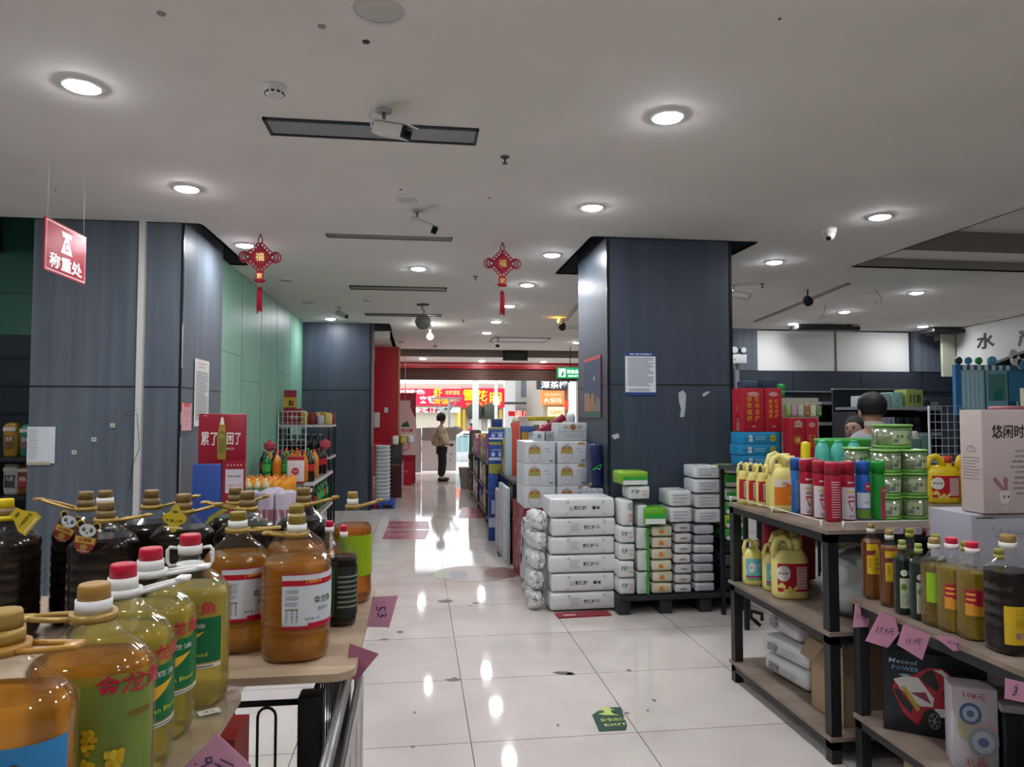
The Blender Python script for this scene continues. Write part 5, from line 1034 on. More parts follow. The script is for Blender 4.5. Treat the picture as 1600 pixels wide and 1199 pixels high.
def col(x0,x1,zl,colr,draw,name,lb,grp,y0=5.46,y1=5.72,jit=.006,**k):
    for i in range(len(zl)-1):
        j=random.uniform(-jit,jit); n=len(zl)-1
        pos='bottom one' if i==0 else 'topmost' if i==n-1 else ORD[i]+' from the bottom'
        pack(name,lb%pos,'tissue pack',x0+j,x1+j,y0+j,y1+j,zl[i]+.001,zl[i+1],colr[i%len(colr)] if isinstance(colr,list) else colr,draw,grp,seed=i*7+int(x0*100),**k)
col(1.575,1.715,[.15,.285,.42,.555,.69],'d6d8d6',dr_zh(),'tissue_pack','white tissue pack with green characters in the leftmost column, %s','green lettered tissue packs')
t=pack('tissue_pack','white tissue pack with red characters standing on end beside the front stack','tissue pack',1.60,1.71,5.47,5.70,.69,.90,'d8dad8',lambda g,S,w,h:(g.txt(S,'植护',.02,.05,.04,P('1f6a4a'),.001,rot=-PI/2,w=.06),g.txt(S,'原生',.025,-.04,.04,P('c0402f'),.001,rot=-PI/2,w=.07)))
def dr_gr(g,S,w,h): g.rect(S,w*.45,w*.97,-h*.95,h*.95,P('3c9a3c',.35),.001); g.pl(S,[(w*.1,h*.5),(w*.45,-h*.2),(w*.5,h*.9)],P('8fb08a'),.0012)
col(1.725,1.835,[.15,.33,.505,.68,.86],'c4cdc6',dr_gr,'tissue_pack','pale tissue pack with green edge in the second column, %s','green edged tissue packs',r=.01)
col(1.845,2.025,[.15,.24,.33,.42,.51,.60,.69],['c9c3a8','d0cbb4','cdc9b0'],dr_or,'tissue_pack','cream tissue pack with orange mark in the third column, %s','cream tissue packs')
def dr_top(g,S,w,h): g.rect(S,-w*.9,w*.9,-h*.9,-h*.3,P('d9dedb'),.001); g.rect(S,-w*.9,w*.9,-h*.3,h*.2,P('2fa03a'),.001); 
pack('tissue_pack','green and yellow tissue pack tilted on the cream column','tissue pack',1.785,1.975,5.42,5.64,.705,.845,'5fa628',dr_top,rz=-.12,tilt=.0); 
pack('tissue_pack','green and yellow tissue pack on top above the leftmost columns','tissue pack',1.59,1.83,5.46,5.70,1.015,1.13,'7aa832',dr_top,rz=.05)
pack('tissue_pack','white tissue pack under the green one above the leftmost columns','tissue pack',1.66,1.85,5.46,5.70,.90,1.013,'d4d8d4',dr_zh(),rz=-.06)
col(2.035,2.185,[.15,.225,.30,.385,.46,.545,.63,.71],['c6c6c8','c9c3c3'],dr_sm,'tissue_pack','small pale tissue pack in the fourth column, %s','small pale tissue packs',jit=.008)
col(1.985,2.185,[.712,.84,.975],'d2d5d6',dr_ln,'tissue_pack','bigger white pack on the fourth column, %s','bigger white packs',y0=5.44)
col(2.20,2.375,[.15,.23,.31,.385,.46,.535,.61,.69],['b9b8c0','c9c9cd','a9a8b2'],dr_ln,'tissue_pack','grey white tissue pack in the fifth column, %s','grey white tissue packs',jit=.008)
col(2.21,2.44,[.70,.82,.94,1.06,1.17],['cdd0d2','d5d8d8'],dr_ln,'tissue_pack','large white pack stacked on the fifth column, %s','large white packs',jit=.01)
col(2.46,2.66,[.15,.25,.35,.45,.56],['15171a','22252a','3c4044'],lambda g,S,w,h:g.rect(S,-w*.5,w*.5,-h*.3,h*.2,P('9aa0a6',.2),.001),'tissue_pack','black tissue pack in the rightmost column, %s','black tissue packs')
col(2.46,2.66,[.56,.66,.77,.88,.99,1.10,1.17],['3f9a3c','9ab83a','3f9a3c','b9cdb0'],dr_top,'tissue_pack','green tissue pack in the rightmost column, %s','green tissue packs right')
# ================================================================ beer cartons on the red bin
t=thing('red_bin','red and white patterned sales bin under the white beer cartons','bin',(1.27,6.85,0)); g=G(); g.box(-.30,.30,-.40,.40,.03,.71,P('7d1622',.5)); S=LEFT(-.3,0,.37)
rd=random.Random(3)
for i in range(26): u=rd.uniform(-.36,.36); v=rd.uniform(-.32,.30); g.pl(S,[(u,v),(u+.03,v+.01),(u+.05,v+.09),(u+.01,v+.07)],P(rd.choice(['c9b9b9','b3a0a4','d5cccb','8f8a90'])),.001)
S=FRONT(0,-.4,.37)
for i in range(40): u=rd.uniform(-.28,.28); v=rd.uniform(-.32,.30); g.disc(S,u,v,.006,P('b9545a',.2),.001,n=6)
g.build('patterned_box',t); g=G(); 
for x in (-.27,.27):
    for y in (-.37,.37): g.box(x-.02,x+.02,y-.02,y+.02,0,.03,BLK)
g.build('feet',t)
def dr_beer(old):
    def f(g,S,w,h):
        OL=P('a86a62'); cx=-.05
        g.disc(S,cx,0,.058,OL,.0008,ry=.088); g.disc(S,cx,0,.0545,P('c9cdce'),.0012,ry=.0845)
        g.pl(S,[(cx+.052*math.cos(a),.03+.035*math.sin(a)) for a in [PI*i/10 for i in range(11)]],P('b06a38'),.0016); g.rect(S,cx-.052,cx+.052,-.01,.03,P('a39a4a'),.0018); g.disc(S,cx,.055,.018,P('8a9a8a'),.002,ry=.02); g.txt(S,'PREMIUM',cx,.012,.014,P('8a7a3a'),.0022,w=.07); g.lines(S,cx-.03,cx+.03,-.05,-.025,3,P('b99a9a'),.002,th=.15)
        g.txt(S,'小麦啤酒',.06,.035,.012,P('5a5d60'),.001,w=.05,sh=.3); g.txt(S,'臻品装',.085,.008,.011,P('5a5d60'),.001,w=.035,sh=.3); g.rect(S,.09,.12,-.08,-.07,P('4a4d50'),.001)
        if old: g.pl(S,[(.09+.04*math.cos(a),.072+.028*math.sin(a)) for a in [PI*i/8 for i in range(9)]],P('b0874a'),.001)
    return f
def carton(name,lb,cat,x0,x1,y0,y1,z0,z1,col,draw=None,side=None,group=None,rz=0.,top=None):
    cx,cy=(x0+x1)/2,(y0+y1)/2; w,d,h=(x1-x0)/2,(y1-y0)/2,z1-z0; t=thing(name,lb,cat,(cx,cy,z0),rz,group); g=G(); g.rbox(-w,w,-d,d,0.0005,h-.0005,P(col,.55),.004); g.build('box_body',t)
    if draw or side or top:
        g=G()
        if draw: draw(g,FRONT(0,-d,h/2),w,h/2)
        if side: side(g,LEFT(-w,0,h/2),d,h/2)
        if top: top(g,UP(0,0,h),w,d)
        g.build('print',t)
    return t
lv=['bottom','middle','top']
for c,(x0,x1,nm) in enumerate(((.975,1.265,'left'),(1.285,1.565,'right'))):
    for r in range(3):
        carton('beer_carton','white beer carton with oval emblem, %s of the %s column'%(lv[r],nm),'carton',x0,x1,6.47,6.72,.712+.205*r,.916+.205*r,'c9cdd0',dr_beer(c==1),None,'white beer cartons')
        carton('beer_carton','white beer carton in the second row, %s of the %s column'%(lv[r],nm),'carton',x0,x1,6.73,6.98,.712+.205*r,.916+.205*r,'c9cdd0',None,None,'white beer cartons')
ZT=1.33
carton('gift_carton','white gift carton with brown crest, tilted on the right beer column','carton',1.30,1.60,6.6,6.8,ZT,ZT+.17,'c0c6c6',lambda g,S,w,h:(g.txt(S,'高炉家',0,h*.5,.04,P('8a6a4a'),.001,w=.2),g.disc(S,0,h*.5,.03,P('a0623a'),.0008),g.rect(S,-w,w,-.004,.004,P('8f9694'),.001),g.lines(S,-w*.7,w*.7,-h*.7,-h*.2,2,P('9aa09e'),.001)),rz=.14)
for i,(x,w,hh,c,lb) in enumerate([(1.12,.05,.09,'c3c8cc','small white box with grey side left on the left beer column'),(1.22,.04,.09,'8d9294','small grey box in the middle on the left beer column'),(1.325,.0,.0,'','')]):
    if w: carton('small_box',lb,'box',x-w,x+w,6.50,6.60,ZT,ZT+hh,c,lambda g,S,w,h:g.disc(S,0,0,.02,P('7d8286'),.001))
carton('small_box','small white box right end on the left beer column','box',1.27-.0,1.27+.0,6.5,6.6,ZT,ZT+.09,'ccd1d4') if 0 else None
g=G(); g.loft([(0,.8),(.02,1),(.09,1),(.12,.8),(.13,.5)],P('cdd0d0',.4),.05,.05,2,18); S=Wrap([(0,1),(1,1)],.05,.05,2,-PI/2)
for i in range(7): g.rect(S,-.045+.014*i,-.041+.014*i,.03,.10,P('9ea3a3'),.001)
one(g,'white_cap_tub','white ribbed tub on the goods rack beside the pillar','tub',(1.66,7.6,1.47)); g=G(); g.box(-.07,.07,-.07,.07,0,.589,P('2a4a86',.5)); one(g,'tall_carton','tall blue carton under the white ribbed tub','carton',(1.66,7.6,.88))
t=thing('blue_shopping_bag','dark blue and green bag leaning on the side of the pillar','bag',(1.55-.0,6.12,.95)); g=G(); g.rbox(-.05,.035,-.12,.12,0,.37,P('16264e',.35),.02,n=3,wob=.006,seed=2); S=FRONT(0,-.128,.15); g.pl(S,[(-.05,-.01),(.03,.02),(.03,.05),(-.05,.01)],P('2c8a4a'),.001); g.rect(S,.0,.02,.0,.03,P('9fb0d0'),.001); g.build('bag',t)
t=thing('silver_gift_bag','silver grey gift bag standing against the side of the pillar','bag',(1.53,6.1,.0)); g=G(); g.box(-.07,.06,-.1,.1,0,.60,P('3a3d40',.5)); g.rbox(-.09,.065,-.14,.1,.60,.94,P('a9abb3',.2),.03,n=4,wob=.008,seed=7); g.txt(FRONT(-.03,-.15,.78),'臻品',0,0,.04,P('6f6a5a'),.004,rot=-PI/2); g.build('bag',t); g=G(); g.loft([(0,.3),(.03,1),(.05,.4)],P('6e5a38',.4),.05,.03,2,10,(-.02,-.05,.935)); g.build('ribbon',t)
# ================================================================ rows of goods down the right side of the aisle
PAL=[('1d3f8c','blue'),('b0182a','red'),('2f8a4a','green'),('c9ccce','white'),('7a8aa8','slate'),('c9a63a','yellow'),('3a3d42','black'),('3a8a94','teal'),('a86a7a','pink'),('6a4a8a','violet'),('8a7a62','tan'),('d0b8a0','cream')]
wd=['first','second','third','fourth']
def goods_rack(y0,y1,idx,nx=.98,x1=1.75,zt=.88):
    rack('goods_rack','black goods rack on the right of the aisle, %s from the red bin'%wd[idx],nx+.01,x1,y0,y1,(.10,.48,zt),zt,deck=P('5a5550',.5),edge=P('77797b',.4))
    rd=random.Random(idx*11+3); cnt={}
    for lvz,ztop,ln in ((.10,.44,'floor shelf'),(.48,.84,'middle shelf'),(zt,1.20,'top')):
        y=y0+.06; k=0
        while y<y1-.14:
            dy=rd.uniform(.08,.2); h=min(rd.uniform(.16,.33),ztop-lvz-.01) if ln!='top' else rd.uniform(.16,.42); c,cn=rd.choice(PAL); xw=rd.uniform(.12,.3)
            if y+dy>y1-.05: break
            if idx==0 and ln=='top' and y+dy>7.64 and y<8.22: y=8.22 if y<8.22 else y; continue
            lb='%s boxed product, %s along the %s of the %s goods rack'%(cn,ORD[min(k,15)],ln,wd[idx])
            def side(g,S,d,hh,rd=rd):
                g.rect(S,-d*.8,d*.8,-hh*.1,hh*.6,P(rd.choice(PAL)[0],.4),.001); g.lines(S,-d*.7,d*.7,-hh*.7,-hh*.2,3,P('c9c9c4'),.001)
            def fr(g,S,w,hh,rd=rd):
                g.rect(S,-w*.8,w*.8,-hh*.2,hh*.7,P(rd.choice(PAL)[0],.4),.001); g.lines(S,-w*.6,w*.6,hh*.0,hh*.5,2,P('d9d6cf'),.0015)
            carton('boxed_product',lb,'product box',nx+.035,nx+.035+xw,y,y+dy,lvz,lvz+h,c,fr,side,'boxed goods on the %s goods rack'%wd[idx]); k+=1; y+=dy+.012
goods_rack(7.4,8.8,0); goods_rack(8.95,10.4,1); goods_rack(10.6,12.1,2,1.0); goods_rack(12.3,13.8,3,1.02)
# white panels along the aisle side of the first rack
for i,(y,c) in enumerate(((7.42,'b9bdbf'),(7.80,'a9b0b4'),(8.18,'bfa9b0'))): carton('leaning_board',['white grey box panel nearest the red bin','second grey box panel along the aisle','pinkish box panel along the aisle'][i],'board',.925,.965,y,y+.34,.0,.80 if i<2 else .7,c,side=lambda g,S,d,h:(g.rect(S,-d*.9,d*.9,-.01,.0,P('6a6d70'),.001),g.disc(S,0,h*.5,.03,P('cfd2d4'),.001)))
# notable items on top
def item(px0,px1,py0,py1,Yv,name,lb,cat,c,z0,dep=.15,draw=None,rz=0.):
    a,b=WY(px0,py0,Yv),WY(px1,py1,Yv); return carton(name,lb,cat,a.x,b.x,Yv,Yv+dep,z0,a.z,c,draw,None,None,rz)
def dr_blue(g,S,w,h):
    g.txt(S,'六个核桃',0,h*.25,.035,P('c9cfe0'),.001,w=w*1.4); g.rect(S,-w*.7,-w*.3,-h*.3,h*.05,P('a9b4d0'),.001); g.rect(S,w*.1,w*.6,-h*.3,h*.05,P('a9b4d0'),.001); g.rect(S,-w,w,-h*.65,-h*.4,P('b9bfd0'),.001); g.rect(S,-w,w,h*.75,h,P('8a8a3a'),.001)
zb=WY(770,755,9.0).z
for i,(t0,t1) in enumerate(((755,724),(724,690),(690,668))):
    a,b=WY(762,t1,9.0),WY(788,t0,9.0); carton('walnut_drink_carton','dark blue drink carton, %s of the blue stack beside the aisle'%lv[i],'carton',a.x,b.x,8.84,8.94,b.z if i else .0,a.z-.001,'1e3f86',dr_blue,None,'blue drink cartons')
item(770,785,655,668,8.93,'walnut_drink_carton','small dark blue carton crowning the blue stack','carton','1a3068',WY(770,668,8.93).z)
zk=.88
def top_row(Yv,lst):
    for px0,px1,py0,c,name,lb,cat,dr in lst: item(px0,px1,py0,700,Yv,name,lb,cat,c,zk,.12,dr)
top_row(8.05,[(790,800,668,'9fb4b8','tall_carton','pale blue white tall carton right of the blue stack','carton',None),(800,812,661,'b8452f','red_canister','orange red canister with beige dome between cartons','canister',None),(815,834,666,'2a4a86','tall_carton','blue white carton with yellow corner behind the beers','carton',lambda g,S,w,h:(g.rect(S,-w,w,h*.1,h*.75,P('c5ccd2'),.001),g.pl(S,[(-w,h*.1),(w*.0,h*.1),(w*.2,h*.75),(-w,h*.75)],P('b08a2e'),.002))),(836,843,664,'5a5248','tall_carton','narrow dark carton behind the beers','carton',None)])
p=WY(806,661,8.11); g=G(); g.loft([(0,1),(.03,.95),(.06,.7),(.08,.3)],P('b9ab90',.5),.045,.045,2,16); one(g,'beige_dome_lid','beige dome standing on the orange red canister','lid',(p.x,p.y,p.z+.001))
for i,px in enumerate((848,864,881)):
    p=WY(px,664,7.7); o=put('cola',(p.x,7.7,.88),'cola bottle behind the beer cartons, %s from the left'%ORD[i],group='cola bottles behind the beers',sc=1.0); o.scale=(1,1,(p.z-.88)/.33)
t=thing('yellow_price_banner','long yellow banner over the cola bottles behind the beers','banner',(WY(858,655,7.9).x,7.9,WY(858,655,7.9).z)); g=G(); g.rbox(-.25,.25,-.02,.02,-.02,.03,P('a59222',.5),.01); g.box(-.02,.02,.0,.02,-(WY(858,655,7.9).z-.885),-.02,P('55524a')); g.build('banner',t)
g=G(); g.rbox(-.2,.2,-.03,.03,-.035,.035,P('8a1c34',.4),.02,n=4,wob=.008); o=one(g,'red_roll','dark red wrapped roll lying slanted on the goods behind the beers','roll',(1.37,7.35,1.45)); o.rotation_euler=(0,-.55,0)
g=G(); g.box(-.015,.015,-.02,.02,-.57,0.0,P('4a4d50')); one(g,'roll_stand','thin dark stand under the slanted red roll','stand',(1.37,7.42,1.42))
pack('green_snack_pack','bright green wrapped pack hanging above the red bin','pack',1.02,1.10,7.28,7.38,.72,1.25,'1f7a35',lambda g,S,w,h:(g.rect(S,-w*.8,w*.8,h*.2,h*.6,P('39a04a'),.001),g.txt(S,'绿',0,-h*.3,.05,P('9ab83a'),.001)))
pack('red_flour_bag','small red bag with white label on the first goods rack','bag',.99,1.06,7.45,7.52,1.21 if 0 else .9,1.22,'a3182c',lambda g,S,w,h:g.rect(S,-w*.5,w*.5,h*.3,h*.7,P('c9b9b4'),.001)) if 0 else None
# things beyond the racks: buckets, sacks, posts
g=G(); g.loft([(0,.7),(.02,.75),(.42,1),(.44,1.04),(.45,1.0)],P('8a817a',.5),.17,.17,2,20); o=one(g,'grey_bin','grey waste bin at the far right side of the aisle','bin',(WY(729,700,15.2).x,15.2,0))
g=G(); g.rbox(-.12,.12,-.12,.12,0,1.25,P('4f463c',.6),.04,n=3,wob=.01); one(g,'brown_column','tall dark brown wrapped column far down the aisle','column',(WY(741,700,14.8).x+.02,14.8,0))
for i in range(5): g=G(); g.rbox(-.1,.1,-.12,.12,0,.16,P(['7d6a55','8a7a66','6a5a48','9a8a70','5a5044'][i],.7),.05,n=3,wob=.012,seed=i); one(g,'brown_sack','brown sack, %s from the floor of the far sack pile'%ORD[i],'sack',(1.14,14.2,.165*i),.2*i,'far brown sacks')
g=G(); g.loft([(0,.3),(.02,.8),(.06,1),(.10,.8),(.12,.3)],P('d9d6cf',.5),.07,.07,2,16); one(g,'white_bowl','white rounded bag on top of the far brown sacks','bag',(1.14,14.2,.826))
# ================================================================ floor stickers
def sticker(name,lb,pts,col,z,draw=None,label_c=None):
    q=[WZ(a,b,0) for a,b in pts]; c=sum(q,Vector())/len(q); g=G(); V=[Vector((v.x-c.x,v.y-c.y,zz)) for zz in (0,.0006) for v in q]; n=len(q); g.add(V,[tuple(range(n))[::-1],tuple(range(n,2*n))]+[(i,(i+1)%n,n+(i+1)%n,n+i) for i in range(n)],P(col,.25))
    t=thing(name,lb,'floor sticker',(c.x,c.y,z)); g.build('film',t)
    if draw: g=G(); draw(g,UP(0,0,.0006),c); g.build('print',t)
    return t
sticker('floor_advert','red floor poster cut by a white line on the left of the aisle',[(597,843),(664,843),(671,829),(603,829)],'94505a',.001,lambda g,S,c:g.txt(S,'特卖',-.12,0,.12,P('c0a0a4'),.001)); sticker('floor_advert','red floor poster strip behind the one left of the aisle',[(604,827),(671,827),(669,815),(608,815)],'94505a',.001,lambda g,S,c:g.txt(S,'促销',-.12,0,.12,P('c0a0a4'),.001))
sticker('floor_advert','red floor poster in front of the right goods racks',[(716,810),(766,810),(760,793),(722,793)],'8e3a44',.001)
sticker('worn_floor_sticker','long worn oval sticker on the floor, green at the left and brown at the right',[(742+62*math.cos(a),897+12.5*math.sin(a)) for a in [2*PI*i/28 for i in range(28)]],'9b8f84',.001,lambda g,S,c:(g.disc(S,-.28,.0,.13,P('9fa38a',.3),.0008,ry=.19),g.disc(S,.27,0,.18,P('86625c',.3),.0008,ry=.24),g.disc(S,-.17,-.02,.09,P('85868e',.3),.0012,ry=.16)))
sticker('floor_decal','small dark green floor decal at the foot of the racks',[(776,862),(800,863),(799,871),(778,870)],'23463a',.001)
def dr_exit(g,S,c):
    Y_=P('b9c86a',.3); g.pl(S,[(-.02,.03),(.02,.03),(.02,.09),(.045,.085),(0,.14),(-.045,.085),(-.02,.09)],Y_,.001); g.pl(S,[(-.06,.05),(-.02,.03),(.05,.02),(.02,.045),(-.03,.06)],Y_,.0008); g.txt(S,'安全出口',0,-.025,.04,Y_,.001,w=.13,bold=.012); g.txt(S,'EXIT',0,-.085,.035,Y_,.001,w=.12,bold=.02)
sticker('exit_floor_sticker','dark green EXIT sticker with a pale arrow on the floor',[(925,1118),(940,1108),(958,1106),(970,1106),(980,1134),(978,1142),(936,1144)],'25463c',.001,dr_exit)
# ================================================================ detergent rack
DW=noisy('deck_wood','6f6052','85766a',(2,9,3),.5,4); FR=P('15181b',.4)
t=thing('detergent_rack','black steel rack with brown wooden decks holding detergents and cans','shelf rack',(0,0,0)); RX0,RX1,RY0,RY1=1.86,3.45,3.03,4.06
for x in (RX0,RX1-.05):
    for y in (RY0,RY1-.05): g=G(); g.box(x,x+.05,y,y+.05,0,1.03,FR); g.build('post',t)
for z in (.12,.59,1.05):
    g=G(); g.box(RX0-.01,RX1+.01,RY0-.01,RY1+.01,z-.018,z,DW); g.build('deck',t)
    g=G(); 
    for a in ((RX0,RX1,RY0,RY0+.04),(RX0,RX1,RY1-.04,RY1),(RX0,RX0+.04,RY0,RY1),(RX1-.04,RX1,RY0,RY1)): g.box(*a,z-.058,z-.018,FR)
    g.build('frame',t)
WI=P('d6d8d4',.4); g=G(); xr,yr=RX0+.005,RY0+.005
for z in (1.085,): g.tube([(xr,RY1,z),(xr,RY0+.06,z)],.0025,WI); g.tube([(RX0+.08,yr,z),(RX1,yr,z)],.0025,WI)
for p_ in ((xr,RY1-.01),(xr,3.55),(xr,RY0+.06),(RX0+.08,yr)): g.tube([(p_[0],p_[1],1.05),(p_[0],p_[1],1.09)],.005,WI)
g.build('guard_rail',t)
t.location=(0,0,0)
# jugs
JY=P('d9cd7a',.35)
def jug(lb,loc,rz,w=.09,d=.055,h=.30,body='d9cd7a',cap='d9cd7a',lab='a8182c',lab2=None,style=0,grp='yellow detergent jugs',big=False):
    t=thing('detergent_jug',lb,'detergent jug',loc,rz,grp); B_=P(body,.35); sh=.62 if not big else .60
    p=[(0,.9),(.008,.98),(.03,1),(h*sh-.02,1),(h*sh,.97),(h*(sh+.08),.86),(h*(sh+.14),.62)]
    g=G(); g.loft(p,B_,w,d,3.2,28)
    g.cyl((w*.42,0,h*(sh+.10)),w*.26,h*.12,B_,16)
    # moulded handle arching over the top
    g.tube([(-w*.86,0,h*(sh+.02)),(-w*.88,0,h*(sh+.16)),(-w*.72,0,h*(sh+.29)),(-w*.35,0,h*(sh+.33)),(w*.0,0,h*(sh+.26)),(w*.10,0,h*(sh+.12))],[w*.20,w*.20,w*.19,w*.19,w*.20,w*.22],B_,10)
    g.build('jug_body',t)
    g=G(); g.cyl((w*.42,0,h*(sh+.20)),w*.30,h*.13,P(cap,.35),18); g.build('cap',t)
    S=Wrap(p,w,d,3.2,-PI/2); g=G(); g.rect(S,-w*.9,w*.9,h*.12,h*(sh-.05),P(lab,.35),.0012); g.build('label',t)
    g=G()
    if style==0: g.rect(S,-w*.3,w*.3,h*.16,h*(sh-.1),P('cfc9b4'),.002); g.lines(S,-w*.25,w*.25,h*.18,h*(sh-.12),5,P('8a5a5a'),.0026)
    if style==1:   # orange with white band
        g.rect(S,-w*.9,w*.9,h*.42,h*(sh-.05),P('d9d3c0'),.002); g.pl(S,[(-w*.9,h*.36),(w*.0,h*.47),(w*.9,h*.40),(w*.9,h*.36),(-w*.9,h*.30)],P('d9781e'),.0024); g.txt(S,'超白',-w*.25,h*.47,.022,P('b02a2a'),.003,bold=.02); g.txt(S,'洗衣',w*.1,h*.24,.02,P('e6c98a'),.003)
    if style==2:   # red with oval and white text panel
        g.disc(S,-w*.62,h*.40,w*.34,P('dcd6cc'),.0022,ry=h*.12,n=22); g.txt(S,'手撕牌',-w*.62,h*.40,.011,P('2a2a2e'),.003,w=w*.5,bold=.02); g.rect(S,w*.15,w*.75,h*.16,h*.50,P('c9a9a4'),.002); g.lines(S,w*.18,w*.72,h*.17,h*.49,7,P('8e2230'),.0026,th=.2)
        for i in range(12): g.disc(S,-w*.8+w*.08*i,h*(.14+.04*math.sin(i*1.3)+.10*max(0,(5-i)/8)),w*.10,P('d9c46a'),.0024+.00002*i,n=10)
    if style==3:   # blue/teal label
        g.disc(S,-w*.35,h*.38,w*.28,P('d6dcdc'),.0022,ry=h*.10); g.txt(S,'肌',-w*.35,h*.38,.02,P('b02a4a'),.003); g.txt(S,'洁净',w*.2,h*.42,.02,P('cfe6ea'),.003); g.rect(S,-w*.9,w*.9,h*.17,h*.21,P('a02a5a'),.003); g.rect(S,-w*.9,w*.9,h*.12,h*.15,P('5a9a3a'),.003)
    g.build('label_print',t); return t
Z1=1.051; Z2=.591
for i,(px,py) in enumerate([(1163,781),(1174,785),(1186,789),(1198,793)]):
    p=WZ(px,py,Z1); jug('small yellow jug with red label, %s from the left on the rack top'%ORD[i],(1.925+.022*i,4.0-.076*i,Z1),-.12,w=.040,d=.032,h=.255)
p=WZ(1217,800,Z1); jug('large yellow jug with orange and white label on the rack top','x' and (p.x+.045,p.y+.02,Z1),-.05,w=.082,d=.052,h=.325,lab='d9781e',style=1,big=True)
jug('second large yellow jug behind the orange labelled one',(2.09,3.88,Z1),-.1,w=.082,d=.052,h=.325,lab='d9781e',style=1,big=True)
for i,(px,py,w_,lb) in enumerate([(1181,915,.06,'yellow jug with blue label on the middle deck, left one'),(1166,905,.055,'yellow jug with blue label on the middle deck, rear one')]):
    p=WZ(px,py,Z2); jug(lb,[(2.0,3.80,Z2),(1.945,3.945,Z2)][i],-.15,w=w_,d=.05,h=.27,lab='6fb3bd',style=3)
p=WZ(1230,938,Z2); jug('large yellow jug with red label on the middle deck, left of two',(p.x+.05,p.y+.06,Z2),-.1,w=.095,d=.06,h=.345,lab='a5182c',style=2,big=True)
jug('large yellow jug with red label on the middle deck, right of two',(2.315,3.62,Z2),-.1,w=.095,d=.06,h=.345,lab='a5182c',style=2,big=True)
jug('yellow jug with red label standing behind the two large ones',(2.12,3.88,Z2),-.1,w=.095,d=.06,h=.33,lab='a5182c',style=2,big=True)
for i,(px,py,c) in enumerate([(1456,784,'yellow'),(1492,783,'orange')]):
    jug(['large bright yellow jug with red oval label beside the green tubs','bright yellow jug with orange label at the far right of the rack top'][i],(3.12+.20*i,3.88,Z1),-.1,w=.094,d=.06,h=.30,body='d6b91e',cap='b5382a',lab=['b0202c','c9402c'][i],style=2,big=True,grp='bright yellow jugs')
for i in range(3):
    t=thing('pump_bottle','teal green bottle standing behind the spray cans, %s from the left'%ORD[i],'bottle',(2.295+.098*i,3.78,Z1),0,'teal bottles behind the cans'); g=G(); g.loft([(0,.9),(.01,1),(.29,1),(.34,.85),(.365,.5),(.37,.3)],P('4fb3a0',.35),.042,.035,2.6,18); g.build('bottle_body',t); g=G(); g.cyl((0,0,.37),.016,.01,P('5fc0ad',.3),12); g.build('cap',t)
pack('yellow_refill_pack','bright yellow refill pack left of the teal bottles','refill pack',2.17,2.23,3.76,3.82,Z1,Z1+.375,'d9c41e')
t=thing('green_basin','bright green basin rim seen behind the teal bottles','basin',(2.52,3.93,Z1)); g=G(); g.loft([(0,.7),(.36,.95),(.37,1),(.385,1),(.385,.93),(.36,.9)],P('3fa84a',.4),.17,.1,2.4,28); g.build('basin_body',t)
# spray cans
def can(lb,px,py,cap,body,kind,r=.0325,h=.295,dz=0):
    p=WZ(px,py,Z1); t=thing('spray_can',lb,'spray can',(p.x+.01,p.y+.03,Z1),0,'spray cans on the rack top')
    g=G(); g.loft([(0,.94),(.006,1),(h*.76,1),(h*.775,.96)],P(body,.28),r,r,2,24); g.build('can_body',t); g=G(); g.loft([(h*.77,1.0),(h*.96,.99),(h*.99,.9),(h,.6)],P(cap,.3),r,r,2,24); g.build('cap',t)
    g=G(); S=Wrap([(0,1),(1,1)],r,r,2,-PI/2); 
    if kind=='red':
        g.rect(S,-.05,.05,h*.02,h*.56,P('c9c6c9',.3),.0006); g.pl(S,[(-.022,h*.50),(.022,h*.50),(.024,h*.47),(-.024,h*.47)],P('c9b04a'),.0012); g.pl(S,[(-.02,h*.34),(.02,h*.34),(0,h*.14)],P('b01c34'),.0012); g.pl(S,[(-.013,h*.31),(.013,h*.31),(0,h*.19)],P('c9c6c9'),.0018); g.txt(S,'枪手',0,h*.40,.016,P('b02a50'),.0022,w=.035,bold=.02); g.txt(S,'第8代',0,h*.64,.012,P('e0d4d4'),.0012,w=.038,bold=.02); g.lines(S,-.015,.015,h*.04,h*.10,2,P('2a2a30'),.0014)
    if kind=='back': g.lines(S,-.024,.024,h*.06,h*.68,15,P('d5b3b8'),.0008,th=.3)
    if kind=='blue': g.rect(S,-.05,.05,h*.20,h*.46,P('c3c9d2',.3),.0006); g.rect(S,-.05,.05,h*.02,h*.18,P('6a8a2e',.3),.0006); g.disc(S,.006,h*.56,.016,P('b5202e'),.0014,ry=.024); g.txt(S,'榄菊',.006,h*.57,.010,P('e0d0d4'),.002,bold=.02); g.txt(S,'杀虫',0,h*.30,.014,P('8a4a8a'),.0014)
    if kind=='green': g.rect(S,-.01,.04,h*.02,h*.56,P('a8305a',.3),.0006); g.txt(S,'花露',.01,h*.5,.014,P('d9cc5a'),.0014,bold=.02)
    if kind=='side': g.lines(S,-.02,.02,h*.06,h*.6,12,P('8fb0d8'),.0008,th=.3)
    g.build('print',t); return t
can('blue spray can at the left end of the spray cans',1247,802,'1b4f9a','2a6aa8','side')
for i,(px,py) in enumerate([(1262,806),(1273,807),(1284,811)]): can('red and white spray can, %s of the left red trio'%ORD[i],px,py,'9c1830','9c1830','red') if i!=1 else can('red and white spray can, middle one tucked behind the left red trio',1274,803,'9c1830','9c1830','red')
can('red spray can turned to its small print side',1304,816,'9c1830','9c1830','back',r=.036); can('red and white spray can right of the one showing small print',1328,814,'9c1830','9c1830','red',r=.034)
can('blue spray can with red heart mark',1352,813,'1b4f9a','1f5aa5','blue',r=.034); can('green spray can with magenta label',1377,813,'1a8a2e','1f8a33','green',r=.034)
